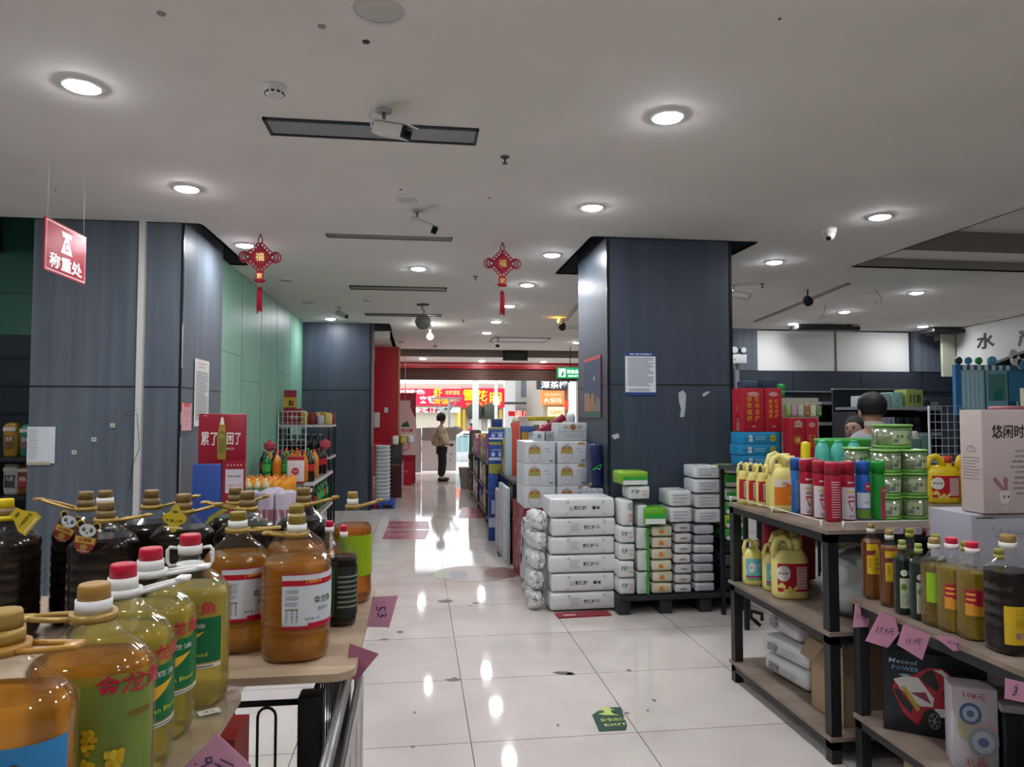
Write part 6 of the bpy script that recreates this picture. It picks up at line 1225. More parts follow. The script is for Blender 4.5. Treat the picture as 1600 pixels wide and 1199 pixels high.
can('green spray can squeezed behind the green one with magenta label',1366,806,'1a8a2e','1f8a33','green',r=.032)
# green tubs
TUBM=film('green_tub','a9c98e',.5,.15,.45,milk=.45)
def tub_core(g,r,h): g.loft([(0,.93),(h*.9,1)],TUBM,r,r,2,28,cap=True); g.loft([(0,.95),(.014,.965)],P('5f9a3c',.35),r,r,2,28); g.loft([(h*.80,.99),(h*.9,1.0)],P('6aa544',.35),r,r,2,28)
def tubthing(lb,loc,r=.07,h=.117,rz=0):
    t=thing('green_tub',lb,'tub',loc,rz,'green see-through tubs'); g=G(); tub_core(g,r,h-.004); g.build('tub_body',t); g=G(); g.loft([(h*.9,1.04),(h-.002,1.04),(h-.001,.97)],P('79b04f',.35),r,r,2,28); g.build('lid',t)
    g=G(); g.loft([(.006,1),(h*.8,1)],P('b9b89e',.6),r*.72,r*.72,2,18)
    for k in range(5): a=2*PI*k/5; g.cyl((r*.45*math.cos(a),r*.45*math.sin(a),.006),r*.34,h*.78,P(['8d8a6a','d0cdb8','6a5a48'][k%3],.5),10)
    g.build('contents',t)
    S=Wrap([(0,.93),(h,1.0)],r,r,2,-PI/2-.25); g=G(); g.rect(S,-.032,.04,.022,h*.72,P('b7c79a',.4,a=.8),.001); g.txt(S,'悠 润',.004,h*.5,.016,P('2c3a2a'),.0018,bold=.02); g.rect(S,-.028,.0,.028,.05,P('8a9a8a'),.0014)
    for i in range(6): g.rect(S,-.028+.004*i,-.026+.004*i,.03,.048,P('3a4238'),.002)
    g.build('label',t); return t
for c,px in enumerate((1396,1435)):
    for k in range(3):
        p=WZ(px,815,Z1); tubthing('green lidded tub, %s of the %s column on the rack top'%(lv[k],['left','right'][c]),(p.x+(.035 if c==0 else .058),3.33,Z1+.1175*k),rz=.3*k-.3*c)
tubthing('large green tub crowning the tub stack',(2.475 if 0 else 2.47,3.42,Z1+.3535),.095,.125)
for k in range(3): tubthing('green tub behind the spray cans, %s of its column'%lv[k],(2.36,3.55,Z1+.1175*k))
# price labels on the front edge
for i,(px0,px1,py0,py1,c) in enumerate([(1384,1413,823,835,'b98aa0'),(1421,1442,822,836,'b98aa0'),(1449,1479,826,838,'b5707c'),(1483,1500,823,835,'b98aa0')]):
    a,b=WY(px0,py0,3.005),WY(px1,py1,3.005); t=thing('shelf_price_label','small price label with yellow corner on the rack edge, %s from the left'%ORD[i],'price label',((a.x+b.x)/2,3.012,(a.z+b.z)/2),0,'rack edge price labels'); w,h=(b.x-a.x)/2,(a.z-b.z)/2; g=G(); g.box(-w,w,-.002,.002,-h,h,P(c,.5)); g.rect(FRONT(0,-.002,0),-w*.85,w*.85,-h*.7,h*.7,P('c9c4c6'),.0005); g.disc(FRONT(0,-.002,0),-w*.5,0,h*.6,P('c9c92e'),.001); g.lines(FRONT(0,-.002,0),0,w*.7,-h*.5,h*.5,2,TX,.001); g.build('card',t)
# lower decks
def dr_px(g,S,w,h): g.rect(S,-w*.8,-w*.45,-h*.5,h*.5,P('6a6e70'),.001); g.lines(S,-w*.35,w*.5,-h*.5,h*.4,3,P('a0a3a5'),.001)
def ptis(lb,x,y,z0,z1,rz,seed,hw=.20,hd=.115,c='c9cbc9'): 
    t=pack('tissue_pack',lb,'tissue pack',x-hd,x+hd,y-hw,y+hw,z0,z1,c,None,'tissue packs on the lowest deck',rz=rz,seed=seed,r=.025,puff=.006); g=G(); S=LEFT(-hd-.008,0,(z1-z0)/2); h=(z1-z0)/2; g.rect(S,-.12,-.05,-h*.4,h*.4,P('7c8082'),.001); g.lines(S,-.03,.12,-h*.5,h*.4,4,P('a3a6a8'),.001); g.build('side_print',t)
ptis('white tissue pack at the bottom of the lowest deck',2.09,3.68,.13,.237,.12,1); ptis('white tissue pack with cotton print, second on the lowest deck',2.085,3.68,.241,.345,.16,2); ptis('white tissue pack lying on two others on the lowest deck',2.10,3.72,.352,.46,.05,3,.15,.1,'bfb9bd')
g=G(); g.tube([(-.04,0,.0),(-.07,.02,.03),(-.1,-.01,.05),(-.08,.03,.08),(-.03,.0,.07),(-.02,.02,.03)],.012,P('1e211e',.6),5); one(g,'black_twist','crumpled black strap beside the upper pack of the lowest deck','strap',(2.02,3.93,.349))
CB=P('9c8468',.7); t=thing('open_carton','open brown cardboard carton on the lowest deck','carton',(2.12,3.24,.121),.05); g=G(); g.box(-.15,.16,-.12,-.114,0,.40,CB); g.box(-.15,.16,.134,.14,0,.40,CB); g.box(-.15,-.144,-.12,.14,0,.36,CB); g.box(.154,.16,-.12,.14,0,.40,CB); g.box(-.15,.16,-.12,.14,0,.005,CB); g.build('carton_body',t)
g=G(); g.add([(-.15,.14,.36),(-.15,.0,.36),(-.22,.02,.26),(-.22,.12,.27)],[(0,1,2,3),(3,2,1,0)],P('8a7258',.7)); g.build('flap',t)
g=G(); g.rbox(-.13,.15,-.1,.12,0,.33,P('8c7560',.7),.01); one(g,'brown_carton','closed brown carton right of the open one on the lowest deck','carton',(2.5,3.3,.121))
t=thing('white_plastic_bag','full white plastic bag with black print on the middle deck','bag',(2.14,3.26,Z2)); g=G(); g.rbox(-.13,.15,-.1,.12,.012,.30,P('b5bab8',.3,a=.9),.09,n=6,wob=.008,seed=12,puff=.02); g.build('bag_body',t); g=G(); g.txt(FRONT(.05,-.13,.22),'超市购物',0,0,.022,P('2c302e'),.003,rot=-.3); g.build('print',t)
g=G(); g.tube([(-.1,0,.30),(-.02,-.03,.36),(.06,0,.34),(.12,.02,.30)],.008,P('b5bab8',.3)); g.build('handles',t)
for i in range(3): pack('pink_pouch','pink and red pouch behind the middle deck jugs, %s from the left'%ORD[i],'pouch',2.02+.12*i,2.12+.12*i,3.95,4.0,Z2,Z2+.36,['a83248','c05a8a','9a2a3a'][i])
# ================================================================ oil shelf in front
t=thing('oil_shelf','low black rack with wooden decks holding small oil bottles and toy boxes','shelf rack',(0,0,0)); X0,X1,Y0,Y1=1.93,2.95,1.55,2.96
for x in (X0,X1-.045):
    for y in (Y0,Y1-.045): g=G(); g.box(x,x+.045,y,y+.045,0,.74,FR); g.build('post',t)
for z in (.26,.76):
    g=G(); g.box(X0-.01,X1,Y0,Y1,z-.02,z,DW); g.build('deck',t)
    g=G(); 
    for a in ((X0,X1,Y0,Y0+.04),(X0,X1,Y1-.04,Y1),(X0,X0+.03,Y0,Y1),(X1-.04,X1,Y0,Y1)): g.box(*a,z-.06,z-.02,FR)
    g.build('frame',t)
g=G(); g.box(X0-.012,X0+.9,Y0,Y1,.7601,.762,CLEAR); 
def small(lb,px,py,**k):
    p=WZ(px,py,.76); dx,dy=k.pop('dxy',(.035,.035)); return bottle(k.pop('name','oil_bottle'),lb,'oil bottle',(p.x+dx,p.y+dy,.761),k.pop('rz',0),group=k.pop('group','oil bottles on the low shelf'),**k)
def yx(g,S,a,b,u0,u1): g.pl(S,[(u0,b-.03),(u0+.035,b-.025),(u0+.03,b-.045),(u0,b-.05)],P('6a1f2c'),.002); g.disc(S,u1-.012,b-.01,.013,P('8e1a1e'),.002,ry=.018); g.vtxt(S,'芝麻油',u0+.012,(a+b)/2-.015,.012,P('8a3a1a'),.002); g.lines(S,u0+.03,u1-.004,a+.015,b-.055,3,P('9a7a2a'),.002)
for i,(px,py) in enumerate([(1360,938),(1389,950)]): small('amber sesame oil bottle with yellow label, %s of two'%['left','right'][i],px,py,H_=.33 if i==0 else .32,rx=.038,ry=.038,e=3,oil='c2701a',cap=P('a08450',.4,.2),band=P('d0cdc0',.4),fill=.9,label=L_plain(-PI/2-.25,'c9a81e',(.34,.74),(-.03,.04),extra=yx),shoulder=.74,capr=.016,nr=.36,dxy=(.03,.03),seg=24)
def ol(g,S,a,b,u0,u1): g.disc(S,(u0+u1)/2-.008,b+.022,.013,P('c3cdb4'),.002); g.disc(S,(u0+u1)/2-.01,b-.035,.010,P('5f7a2e'),.002,ry=.014); g.lines(S,u0+.004,u1-.004,a+.01,b-.06,6,P('7a8a6a'),.002)
for i,(px,py) in enumerate([(1411,963),(1437,972)]): small('dark green olive oil bottle with pale arched label, %s of two'%['left','right'][i],px,py,H_=.30,rx=.033,ry=.033,e=2.8,oil='0e1c12',ot=0,cap=P('8f9a4a',.4),band=P('9aa05a',.4),fill=1.0,label=L_plain(-PI/2-.2,'b3bda0',(.10,.50),(-.024,.022),extra=ol),shoulder=.72,capr=.014,nr=.4,dxy=(.025,.03),seg=24)
small('pale oil bottle with lime green label in the shelf row',1459,982,H_=.335,rx=.045,ry=.045,e=3,oil='c9a02a',cap=P('a08450',.4,.2),band=P('d0cdc0',.4),label=L_plain(-PI/2-.2,'87b01e',(.28,.62),(-.05,.05)),shoulder=.70,capr=.019,nr=.34,dxy=(.04,.04),seg=26)
def sf(g,S,a,b,u0,u1): 
    g.txt(S,'葵花籽油',(u0+u1)/2,b+.006,.015,P('c04050'),.002,w=.07); g.pl(S,[(u0,a),(u1,a),(u1,a+.02),(u0,a+.045)],P('c98a2a'),.002); g.txt(S,'AAA',(u0+u1)/2+.015,(a+b)/2,.014,P('e0cdd0'),.0026,w=.035); g.lines(S,u0+.004,u0+.03,a+.03,b-.005,3,P('d9a83a'),.0026)
for i,(px,py) in enumerate([(1489,993),(1522,1005)]): small('yellow sunflower oil bottle with red cap and crimson label, %s of two'%['left','right'][i],px,py,H_=.35,rx=.052,ry=.05,e=3,oil='e6c22a',cap=REDC,band=P('dcd0cc',.4),label=L_plain(-PI/2-.1,'a81c34',(.26,.52),(-.055,.055),extra=sf),shoulder=.70,capr=.021,nr=.36,dxy=(.045,.05),seg=26)
def yl(g,S,a,b,u0,u1): g.txt(S,'纯正菜籽油',(u0+u1)/2+.01,b-.012,.009,P('8a1f1f'),.002,w=.05); g.lines(S,u0+.03,u1-.01,a+.055,b-.022,8,P('6a5a20'),.002,th=.2); g.rect(S,u0+.03,u0+.045,a+.02,a+.04,P('a86a80'),.002); g.rect(S,u0+.05,u1-.006,a+.01,a+.045,P('8fa3b0'),.002); [g.rect(S,u0+.053+.004*i,u0+.055+.004*i,a+.013,a+.042,P('2a3038'),.0026) for i in range(8)]
small('big dark rape oil bottle with yellow label at the right of the shelf row',1578,1028,H_=.40,rx=.072,ry=.068,e=3,ribs=5,oil=DKO,ot=0,cap=P('a08450',.4,.2),band=P('d0cdc0',.4),label=L_plain(-PI/2-.1,'c9a81e',(.10,.42),(-.06,.07),extra=yl),shoulder=.68,capr=.024,nr=.32,dxy=(.06,.06))
for i in range(4): bottle('oil_bottle','olive capped oil bottle in the rear row of the low shelf, %s'%ORD[i],'oil bottle',(2.14+.0*i,2.86-.16*i,.761),0,H_=.32,rx=.035,ry=.035,e=2.8,oil='2a3410',ot=0,cap=P('9a983a',.4),band=P('9a983a',.4),shoulder=.7,capr=.016,nr=.36,seg=18,group='rear row of the low shelf',label=L_plain(-PI/2,'6a8a2e',(.2,.5),(-.03,.03)))
# cartons on the oil shelf
def dr_rabbit(g,S,w,h):
    K=P('2e262a'); g.txt(S,'悠闲时',-w+.12,h-.09,.058,K,.001,w=.15,bold=.02); g.disc(S,-w+.225,h-.10,.022,K,.001); g.disc(S,-w+.225,h-.10,.013,P('a89c96'),.0015); g.disc(S,-w+.225,h-.10,.006,K,.002)
    g.line(S,[(-w+.24,h-.12),(-w+.27,h-.135),(-w+.30,h-.13)],.006,K); g.txt(S,'光',-w+.29,h-.09,.05,K,.001,bold=.02)
    for i in range(9): g.txt(S,['让时光慢一点','与你分享','静静的午后','阳光洒满窗台的时候','坐下来喝一杯清茶听风','慢慢地读一本书','悠闲生活','一切刚刚好把日子过好','愿你每天开心'][i],-w+.20,h-.17-.022*i,.011,P('5a4f50'),.001,w=.10+.015*(i%4))
    # generic rabbit
    c=-w+.095; b=-h+.07; g.disc(S,c,b,.026,P('c3b9b4'),.001,ry=.032)
    for sx,dx in ((-1,-.04),(1,.008)): g.pl(S,[(c+dx*.2,b+.025),(c+dx-.012,b+.07),(c+dx-.004,b+.083),(c+dx+.010,b+.07),(c+dx*.2+.012,b+.028)],P('95626c'),.0014)
    for q in (-.002,.017): g.disc(S,c+q,b,.0035,K,.002,ry=.006)
    g.disc(S,c,b-.045,.018,P('b0a6a6'),.001,ry=.016)
def dr_rs(g,S,d,h): g.pl(S,[(.0+.025*math.cos(a),.04+.025*math.sin(a)) for a in [PI*i/8 for i in range(9)]],P('7d7470'),.001); g.pl(S,[(.0+.021*math.cos(a),.04+.021*math.sin(a)) for a in [PI*i/8 for i in range(9)]],P('a89c96'),.0015); g.lines(S,-.045,.045,-.08,.02,8,P('7a706e'),.001,th=.2)
carton('tissue_carton','large beige carton with rabbit drawing on top of a grey carton','carton',2.295,2.78,2.62,2.74,1.172,1.60,'b3a69f',dr_rabbit,dr_rs)
def dr_l2(g,S,w,h):
    g.lines(S,-w+.02,-w+.10,h-.02,h-.008,1,P('4a4548'),.001); g.rect(S,w*.2,w*.9,h-.03,h-.018,P('5a5560'),.001)
    for i in range(14): g.disc(S,-w+.10+.012*i,h-.06-.03*abs(math.sin(i*1.1)),.009,P('7d8a90'),.001,n=10); g.disc(S,-w+.10+.012*i,h-.06-.03*abs(math.sin(i*1.1)),.006,P('a3a8ac'),.0014,n=10)
carton('tissue_carton','grey printed carton with floral lace pattern under the rabbit carton','carton',2.245,2.80,2.63,2.87,.761,1.170,'9c9ba2',dr_l2,dr_rs)
# toy boxes on the lower deck
p=WZ(1381,1139,.26); RZ=-.62
def dr_car(g,S,w,h):
    g.txt(S,'Mecool',-w+.075,h-.045,.026,P('8fa8c0',.3),.001,w=.10,sh=.2,bold=.01); g.txt(S,'POWER',-w+.085,h-.073,.026,P('6a90b8',.3),.001,w=.10,sh=.2,bold=.01); g.disc(S,-w+.09,h-.10,.03,P('7fb0c8',.3),.001,ry=.005)
    g.txt(S,'PULL BACK',w-.07,h-.10,.022,P('b9c4cc',.3),.001,w=.11,bold=.02); g.pl(S,[(w-.12,h-.12),(w-.01,h-.12),(w-.01,h-.16),(w-.10,h-.16)],P('3a87a8',.3),.001)
    R=P('9a1a2a',.3); Wt=P('c9c5c3',.3); K=P('14171a',.3)
    g.pl(S,[(-.15,.0),(-.14,.05),(-.07,.075),(-.02,.11),(.03,.115),(.11,.06),(.14,.0),(.14,-.06),(.02,-.07),(-.04,-.09),(-.06,-.13),(-.11,-.09)],R,.0012)
    g.pl(S,[(-.145,.045),(-.10,.065),(-.055,.065),(.0,-.01),(-.005,-.045),(-.05,-.05),(-.12,.01)],Wt,.0016); g.pl(S,[(-.05,.065),(-.02,.10),(.0,.10),(.02,.04),(.01,.02),(-.03,.045)],K,.0018); g.pl(S,[(.0,.105),(.03,.11),(.10,.05),(.07,.045),(.03,.09)],Wt,.002)
    g.pl(S,[(-.145,.0),(-.13,.01),(-.075,-.06),(-.085,-.085),(-.12,-.05)],K,.0018); g.pl(S,[(-.12,.02),(-.10,.02),(-.05,-.06),(-.06,-.075)],P('a59a2e',.3),.002); g.pl(S,[(-.085,.0),(-.03,.01),(-.01,-.035)],P('8a2a4a',.3),.002)
    g.pl(S,[(.03,.02),(.05,.035),(.07,.0),(.06,-.045),(.035,-.03)],K,.0022); g.pl(S,[(.0,-.05),(.13,-.035),(.13,-.055),(.01,-.085)],Wt,.0022)
    g.disc(S,-.01,-.098,.034,K,.0026,ry=.044,n=26); g.disc(S,.0,-.10,.022,P('6a6e70',.3,.6),.003,ry=.033,n=24); g.disc(S,.0,-.10,.018,K,.0034,ry=.028,n=20)
    for a in range(6): g.line(S,[(.0,-.10),(.019*math.cos(a*PI/3),-.10+.029*math.sin(a*PI/3))],.004,P('8a8e90',.3,.6),.0038)
    g.txt(S,'变形',w-.06,-h+.02,.03,P('a9acae'),.001,bold=.03)
def dr_ws(g,S,d,h): g.rect(S,-.02,.022,h-.085,h-.025,P('a01a28'),.001); g.txt(S,'QB',0,h-.055,.02,P('d9d0d0'),.002,bold=.03); g.txt(S,'6602',0,h-.105,.010,P('6a6668'),.001); g.lines(S,-.03,.03,h-.15,h-.115,4,P('8a8688'),.001)
w_,d_,h_=.185,.045,.335
ex=Vector((math.cos(RZ),math.sin(RZ),0)); ey=Vector((-math.sin(RZ),math.cos(RZ),0)); c=Vector((p.x,p.y,0))+ex*w_+ey*d_
t=thing('toy_car_box','black toy box with a red and white racing car picture','toy box',(c.x,c.y,.261),RZ); g=G(); g.rbox(-w_,w_,-d_,d_,0,h_,P('14181c',.3),.003); g.build('box_body',t); g=G(); dr_car(g,FRONT(0,-d_-.0005,h_/2),w_,h_/2); g.build('car_picture',t); g=G(); g.rect(LEFT(-w_,0,h_/2),-d_,d_,-h_/2,h_/2,P('b5b3b8',.35),.0006); dr_ws(g,LEFT(-w_-.0006,0,h_/2),d_,h_/2); g.build('side_print',t)
def dr_pl(g,S,w,h):
    g.txt(S,'108元',0,h-.03,.028,P('c02a34'),.001,w=.075,rot=-.1); g.disc(S,.03,-.03,.045,P('b99aa0'),.0008,ry=.06); g.disc(S,-.03,.0,.03,P('b0aa90'),.0008,ry=.05)
    for cx,cy,r,c1,c2 in ((-.015,.055,.036,'4a5f86','9fb0c0'),(.025,-.045,.050,'8f9aa8','b3bac4')): g.disc(S,cx,cy,r,P(c1),.0014,ry=r*1.1,n=26); g.disc(S,cx,cy,r*.72,P(c2),.002,ry=r*.8,n=24); g.disc(S,cx,cy,r*.35,P('5a6f94'),.0026,n=16)
    g.txt(S,'礼品',0,-h+.03,.035,P('b83a44'),.001,rot=.2)
p=WZ(1489,1199,.26); RZ2=-.45; ca,sa=math.cos(RZ2),math.sin(RZ2); t=thing('gift_plate_box','white gift box with round plate pictures and red handwritten 108','gift box',(p.x+.075*ca,p.y+.075*sa,.261),RZ2); g=G(); g.rbox(-.075,.075,-.004,.10,0,.30,P('b3aeb2',.4),.004); g.build('box_body',t); g=G(); dr_pl(g,FRONT(0,-.0045,.15),.075,.15); g.build('print',t)
t=thing('black_crate','black glossy ribbed case behind the white gift box','case',(p.x+.25*ca-.0*sa,p.y+.25*sa,.261),RZ2); g=G(); g.rbox(-.09,.2,-.02,.16,0,.235,P('15181a',.3),.01); 
for i in range(4): g.box(-.08+.07*i,-.05+.07*i,-.026,-.02,.01,.22,P('1f2326',.25))
g.build('case_body',t); g=G(); g.box(-.10,.21,-.04,.17,.236,.262,P('8a868a',.35)); g.build('lid',t)
t=thing('glass_jar','clear jar with grey contents at the bottom right corner','jar',(2.02,2.03,.261)); g=G(); g.loft([(0,.9),(.01,1),(.18,1),(.22,.6),(.24,.5)],CLEAR,.055,.055,2,24,cap=False); g.build('jar_body',t); g=G(); g.loft([(.004,.9),(.16,.92)],P('6a625a',.6),.055,.055,2,20); g.build('contents',t); g=G(); g.cyl((0,0,.24),.035,.02,P('a9a49e',.4),18); g.build('lid',t)
g=G(); g.box(-.14,.14,-.12,.12,0,.19,CB); g.box(-.141,.141,-.03,.03,.19,.191,P('b59c78',.5)); one(g,'brown_carton','brown carton on the floor below the toy box','carton',(2.14,2.62,0),.1)
# notes on the shelf edge
note([(1336,944),(1364,947),(1356,980),(1333,981)],2.90,'pink price note 11.9 yuan, leftmost on the low shelf edge','11.9元',sz=.03,xs=.7,rot=-.1); note([(1376,956),(1418,974),(1387,1013),(1352,1002)],2.66,'large pink price note 17.9 yuan on the low shelf edge','17.9元',sz=.035,xs=.9,rot=-.2)
note([(1412,976),(1454,993),(1441,1032),(1402,1008)],2.46,'tilted pink price note 13.9 yuan on the low shelf edge','13.9元',sz=.028,xs=.9,rot=-.15); note([(1457,993),(1490,996),(1518,1015),(1490,1018)],2.33,'pink price note 15.9 yuan folded flat on the low shelf edge','15.9元',sz=.014,xs=1.3,rot=-.35)
note([(1571,1060),(1604,1068),(1608,1100),(1570,1092)],1.90,'pink price note reading 3 at the right picture edge','3.',sz=.04,rot=-.1)
# ================================================================ right rear of the shop
# low stand carrying the red gift boxes
t=thing('low_display_stand','low dark display stand under the red and blue gift boxes','stand',(2.68,5.25,0)); g=G(); g.box(-.30,.40,-.30,.15,1.15,1.18,P('3a3d40',.5)); g.build('top',t)
for x in (-.28,.38):
    for y in (-.28,.12): g=G(); g.box(x-.015,x+.015,y-.015,y+.015,0,1.15,BLK); g.build('leg',t)
GOLDT=P('d08a2a',.4)
def dr_rb(g,S,w,h): g.disc(S,0,h*.72,w*.55,P('d0a8a0'),.001,ry=h*.10); g.txt(S,'红豆饼',0,h*.72,h*.12,P('9a1a2a'),.002,w=w*.9); g.vtxt(S,'恭贺福禄',-w*.36,h*.05,w*.5,GOLDT,.001,bold=.02); g.vtxt(S,'新年吉祥',w*.36,h*.05,w*.5,GOLDT,.001,bold=.02); g.txt(S,'健康',0,-h*.75,h*.10,P('d0a8a0'),.001)
def dr_rl(g,S,d,h): g.txt(S,'福',0,h*.1,.05,P('9a7a3a'),.001); g.pl(S,[(-.02,-h*.95),(.04,-h*.95),(.035,-h*.6),(.01,-h*.45),(-.01,-h*.6)],P('8a6a62'),.001); g.disc(S,.012,-h*.38,.014,P('a88a7a'),.0014); g.pl(S,[(-.004,-h*.45),(-.006,-h*.3),(.015,-h*.24),(.03,-h*.35),(.026,-h*.5),(.022,-h*.36),(.0,-h*.36)],P('181010'),.002)
carton('red_gift_box','tall red gift box with gold characters, left one','gift box',2.475+.0,2.655,5.15,5.33,1.445,1.785,'a5142a',dr_rb,dr_rl,'tall red gift boxes'); carton('red_gift_box','tall red gift box with gold characters, right one','gift box',2.662,2.80,5.15,5.33,1.445,1.785,'a5142a',dr_rb,None,'tall red gift boxes')
def dr_bl(g,S,w,h): g.rect(S,-w,w,-.002,.002,P('1a5a86'),.001); g.rect(S,-w*.7,-w*.5,-h*.6,h*.5,P('c9d6dc'),.001); g.rect(S,-w*.35,w*.2,-h*.3,h*.3,P('6ab0d0'),.001); g.disc(S,w*.6,0,h*.6,P('a9a83a'),.001)
carton('blue_gift_box','bright blue flat box under the red gift boxes, upper one','box',2.47,2.77,5.13,5.35,1.352,1.444,'1c86b5',dr_bl,None,'bright blue flat boxes'); carton('blue_gift_box','bright blue flat box under the red gift boxes, middle one','box',2.46,2.77,5.13,5.35,1.268,1.351,'1c86b5',dr_bl,None,'bright blue flat boxes'); carton('blue_gift_box','bright blue flat box under the red gift boxes, bottom one','box',2.47,2.76,5.13,5.35,1.181,1.267,'1c7fae',dr_bl,None,'bright blue flat boxes')
def dr_fu(g,S,w,h): g.disc(S,-.01,h*.1,w*.62,P('c9a043',.4),.001,n=30); g.disc(S,-.01,h*.1,w*.58,P('9c1426'),.0014,n=30); g.txt(S,'福',-.01,h*.1,w*.8,P('d0b04a'),.002,bold=.03); g.pl(S,[(-w*.55,h*.62),(w*.45,h*.62),(w*.55,h*.8),(0,h*.92),(-w*.6,h*.8)],P('c9a49a'),.001); g.txt(S,'红豆饼',-.01,h*.75,h*.11,P('9a1a2a'),.002,w=w*.9); g.disc(S,w*.55,-h*.62,.016,P('b8988a'),.002); g.pl(S,[(w*.35,-h*.99),(w*.85,-h*.99),(w*.75,-h*.75),(w*.5,-h*.75)],P('c9b8a0'),.0014); g.disc(S,w*.58,-h*.52,.018,P('181010'),.0016)
carton('red_gift_box','short red gift box with round gold good luck sign','gift box',2.785,2.935 if 0 else 2.90,4.99,5.12,1.181,1.555,'9c1426',dr_fu,None,'short red gift boxes'); carton('red_gift_box','short red gift box right of the round sign box','gift box',2.905,3.0,4.99,5.12,1.181,1.555,'a5142a',dr_rb,None,'short red gift boxes')
for i,(x,c,lb) in enumerate([(2.56,'3a4a5e','dark blue plastic box on the left tall red box'),(2.72,'2f3d52','dark blue plastic box between the tall red boxes')]): carton('storage_box',lb,'box',x-.055,x+.055,5.17,5.30,1.786,1.84+.02*i,c)
for i in range(4): g=G(); g.loft([(0,.9),(.004,1),(.05,1),(.054,.85)],P('1f8a3a',.25),.045,.045,2,20); one(g,'green_tin','low green round tin, %s of four on the far counter top'%ORD[i],'tin',(3.06+.10*(i%2),5.85,1.74+.055*(i//2)),0,'green tins')
g=G(); g.box(-.14,.14,-.06,.06,0,1.739,P('2b3036',.5)); one(g,'dark_locker','narrow dark locker under the green tins','locker',(3.11,5.86,0))
# hanging hooks rack
t=thing('hook_rack','cream hook rack with small hanging packets beside the red gift boxes','hook rack',(3.19,5.56,0)); g=G(); g.box(-.17,.16,0,.01,1.15,1.72,P('9a9886',.5)); 
for x in (-.16,.15): g.box(x-.01,x+.01,0,.02,0,1.15,BLK)
g.build('panel',t); g=G()
for i in range(6):
    for z in (1.66,1.58): g.tube([(-.14+.055*i,0,z),(-.14+.055*i,-.08,z+.01)],.003,P('c9cac4',.4),5)
g.build('hooks',t)
for i in range(6): g=G(); g.rbox(-.022,.022,-.008,.008,-.09,0,P(['8aa05a','b08a9a','a9b3a0','9a6a4a','c0c49a','6a8a5a'][i],.3),.006,wob=.002,seed=i); one(g,'hanging_packet','small hanging packet on the cream hook rack, %s from the left'%ORD[i],'packet',(3.05+.055*i,5.51,1.655),0,'packets on the hook rack')
# gondolas
SH=P('9a9da0',.35); DKG=P('14181c',.5)
def gondola(name,lb,x0,x1,y0,y1,zt,levels,rz=0):
    t=thing(name,lb,'shelving',(x0,y0,0),rz); w,d=x1-x0,y1-y0; g=G(); g.box(0,w,d-.03,d,0,zt,DKG); g.build('back_panel',t)
    for x in (0,w-.02): g=G(); g.box(x,x+.02,.0,d-.03,0,zt-.25,DKG); g.build('side_panel',t)
    for z in levels: g=G(); g.box(.02,w-.02,0,d-.03,z-.03,z,P('6c7075',.45)); g.box(.02,w-.02,-.004,0,z-.032,z+.006,SH); g.build('shelf',t)
    g=G(); g.box(0,w,d-.05,d+.01,zt,zt+.012,SH); g.build('top_strip',t)
    return t
gondola('wall_gondola','long dark empty gondola along the rear of the right wing',4.3,6.4,7.95,8.6,1.87,(.4,.8,1.16,1.48,1.73))
gondola('wall_gondola','dark gondola with pale boxes behind the shoppers',4.62,5.62,6.95,7.4,1.86,(.4,.8,1.10,1.38,1.66))
for i in range(5): g=G(); g.box(-.07,.07,-.003,.003,-.012,.012,P('b3b6b8',.4)); one(g,'shelf_tag','pale price strip on the long gondola, %s from the left'%ORD[i],'price label',([4.5,4.75,5.1,4.62,5.0][i],7.94,[1.725,1.725,1.725,1.475,1.475][i]),0,'strips on the long gondola')
for i,(px,py) in enumerate([(1321,616),(1333,621),(1345,612)]):
    p=WY(px,py,8.1); t=thing('price_card_stand','white card stand on the long gondola, %s from the left'%ORD[i],'card stand',(p.x,8.1,1.732)); g=G(); g.add([(-.08,0,0),(.08,0,0),(.05,.05,.13),(-.11,.05,.13)],[(0,1,2,3),(3,2,1,0)],P('a9b0aa',.5)); g.add([(-.08,.1,0),(.08,.1,0),(.05,.052,.13),(-.11,.052,.13)],[(0,3,2,1),(1,2,3,0)],P('8a908c',.5)); g.build('card',t); g=G(); 
    for k in range(3): g.add([(-.06+.04*k,-.002,.03),(-.04+.04*k,-.002,.03),(-.06+.04*k,.04,.11),(-.08+.04*k,.04,.11)],[(0,1,2,3)],P('3a423c',.5))
    g.build('print',t)
bx=[(4.72,.16,.12,'a9b3b3'),(4.90,.15,.15,'b3c6c2'),(5.07,.13,.16,'8fc0b4'),(5.24,.20,.19,'9fb05a')]
for i,(x,w,h,c) in enumerate(bx): carton('pale_box',['grey white box','white mint box','mint green box','yellow green box with window'][i]+' on the upper shelf behind the shoppers','box',x,x+w,7.0,7.2,1.661,1.661+h,c,(lambda g,S,w,h:(g.rect(S,-w*.6,w*.7,-h*.5,h*.4,P('4a5a30'),.001),g.rect(S,-w*.4,-w*.2,-h*.5,h*.4,P('a9b86a'),.0015),g.rect(S,.0,w*.2,-h*.5,h*.4,P('a9b86a'),.0015))) if i==3 else (lambda g,S,w,h:g.pl(S,[(-w*.3,-h*.3),(w*.4,h*.5),(0,-h*.5)],P('6aa096'),.001)))
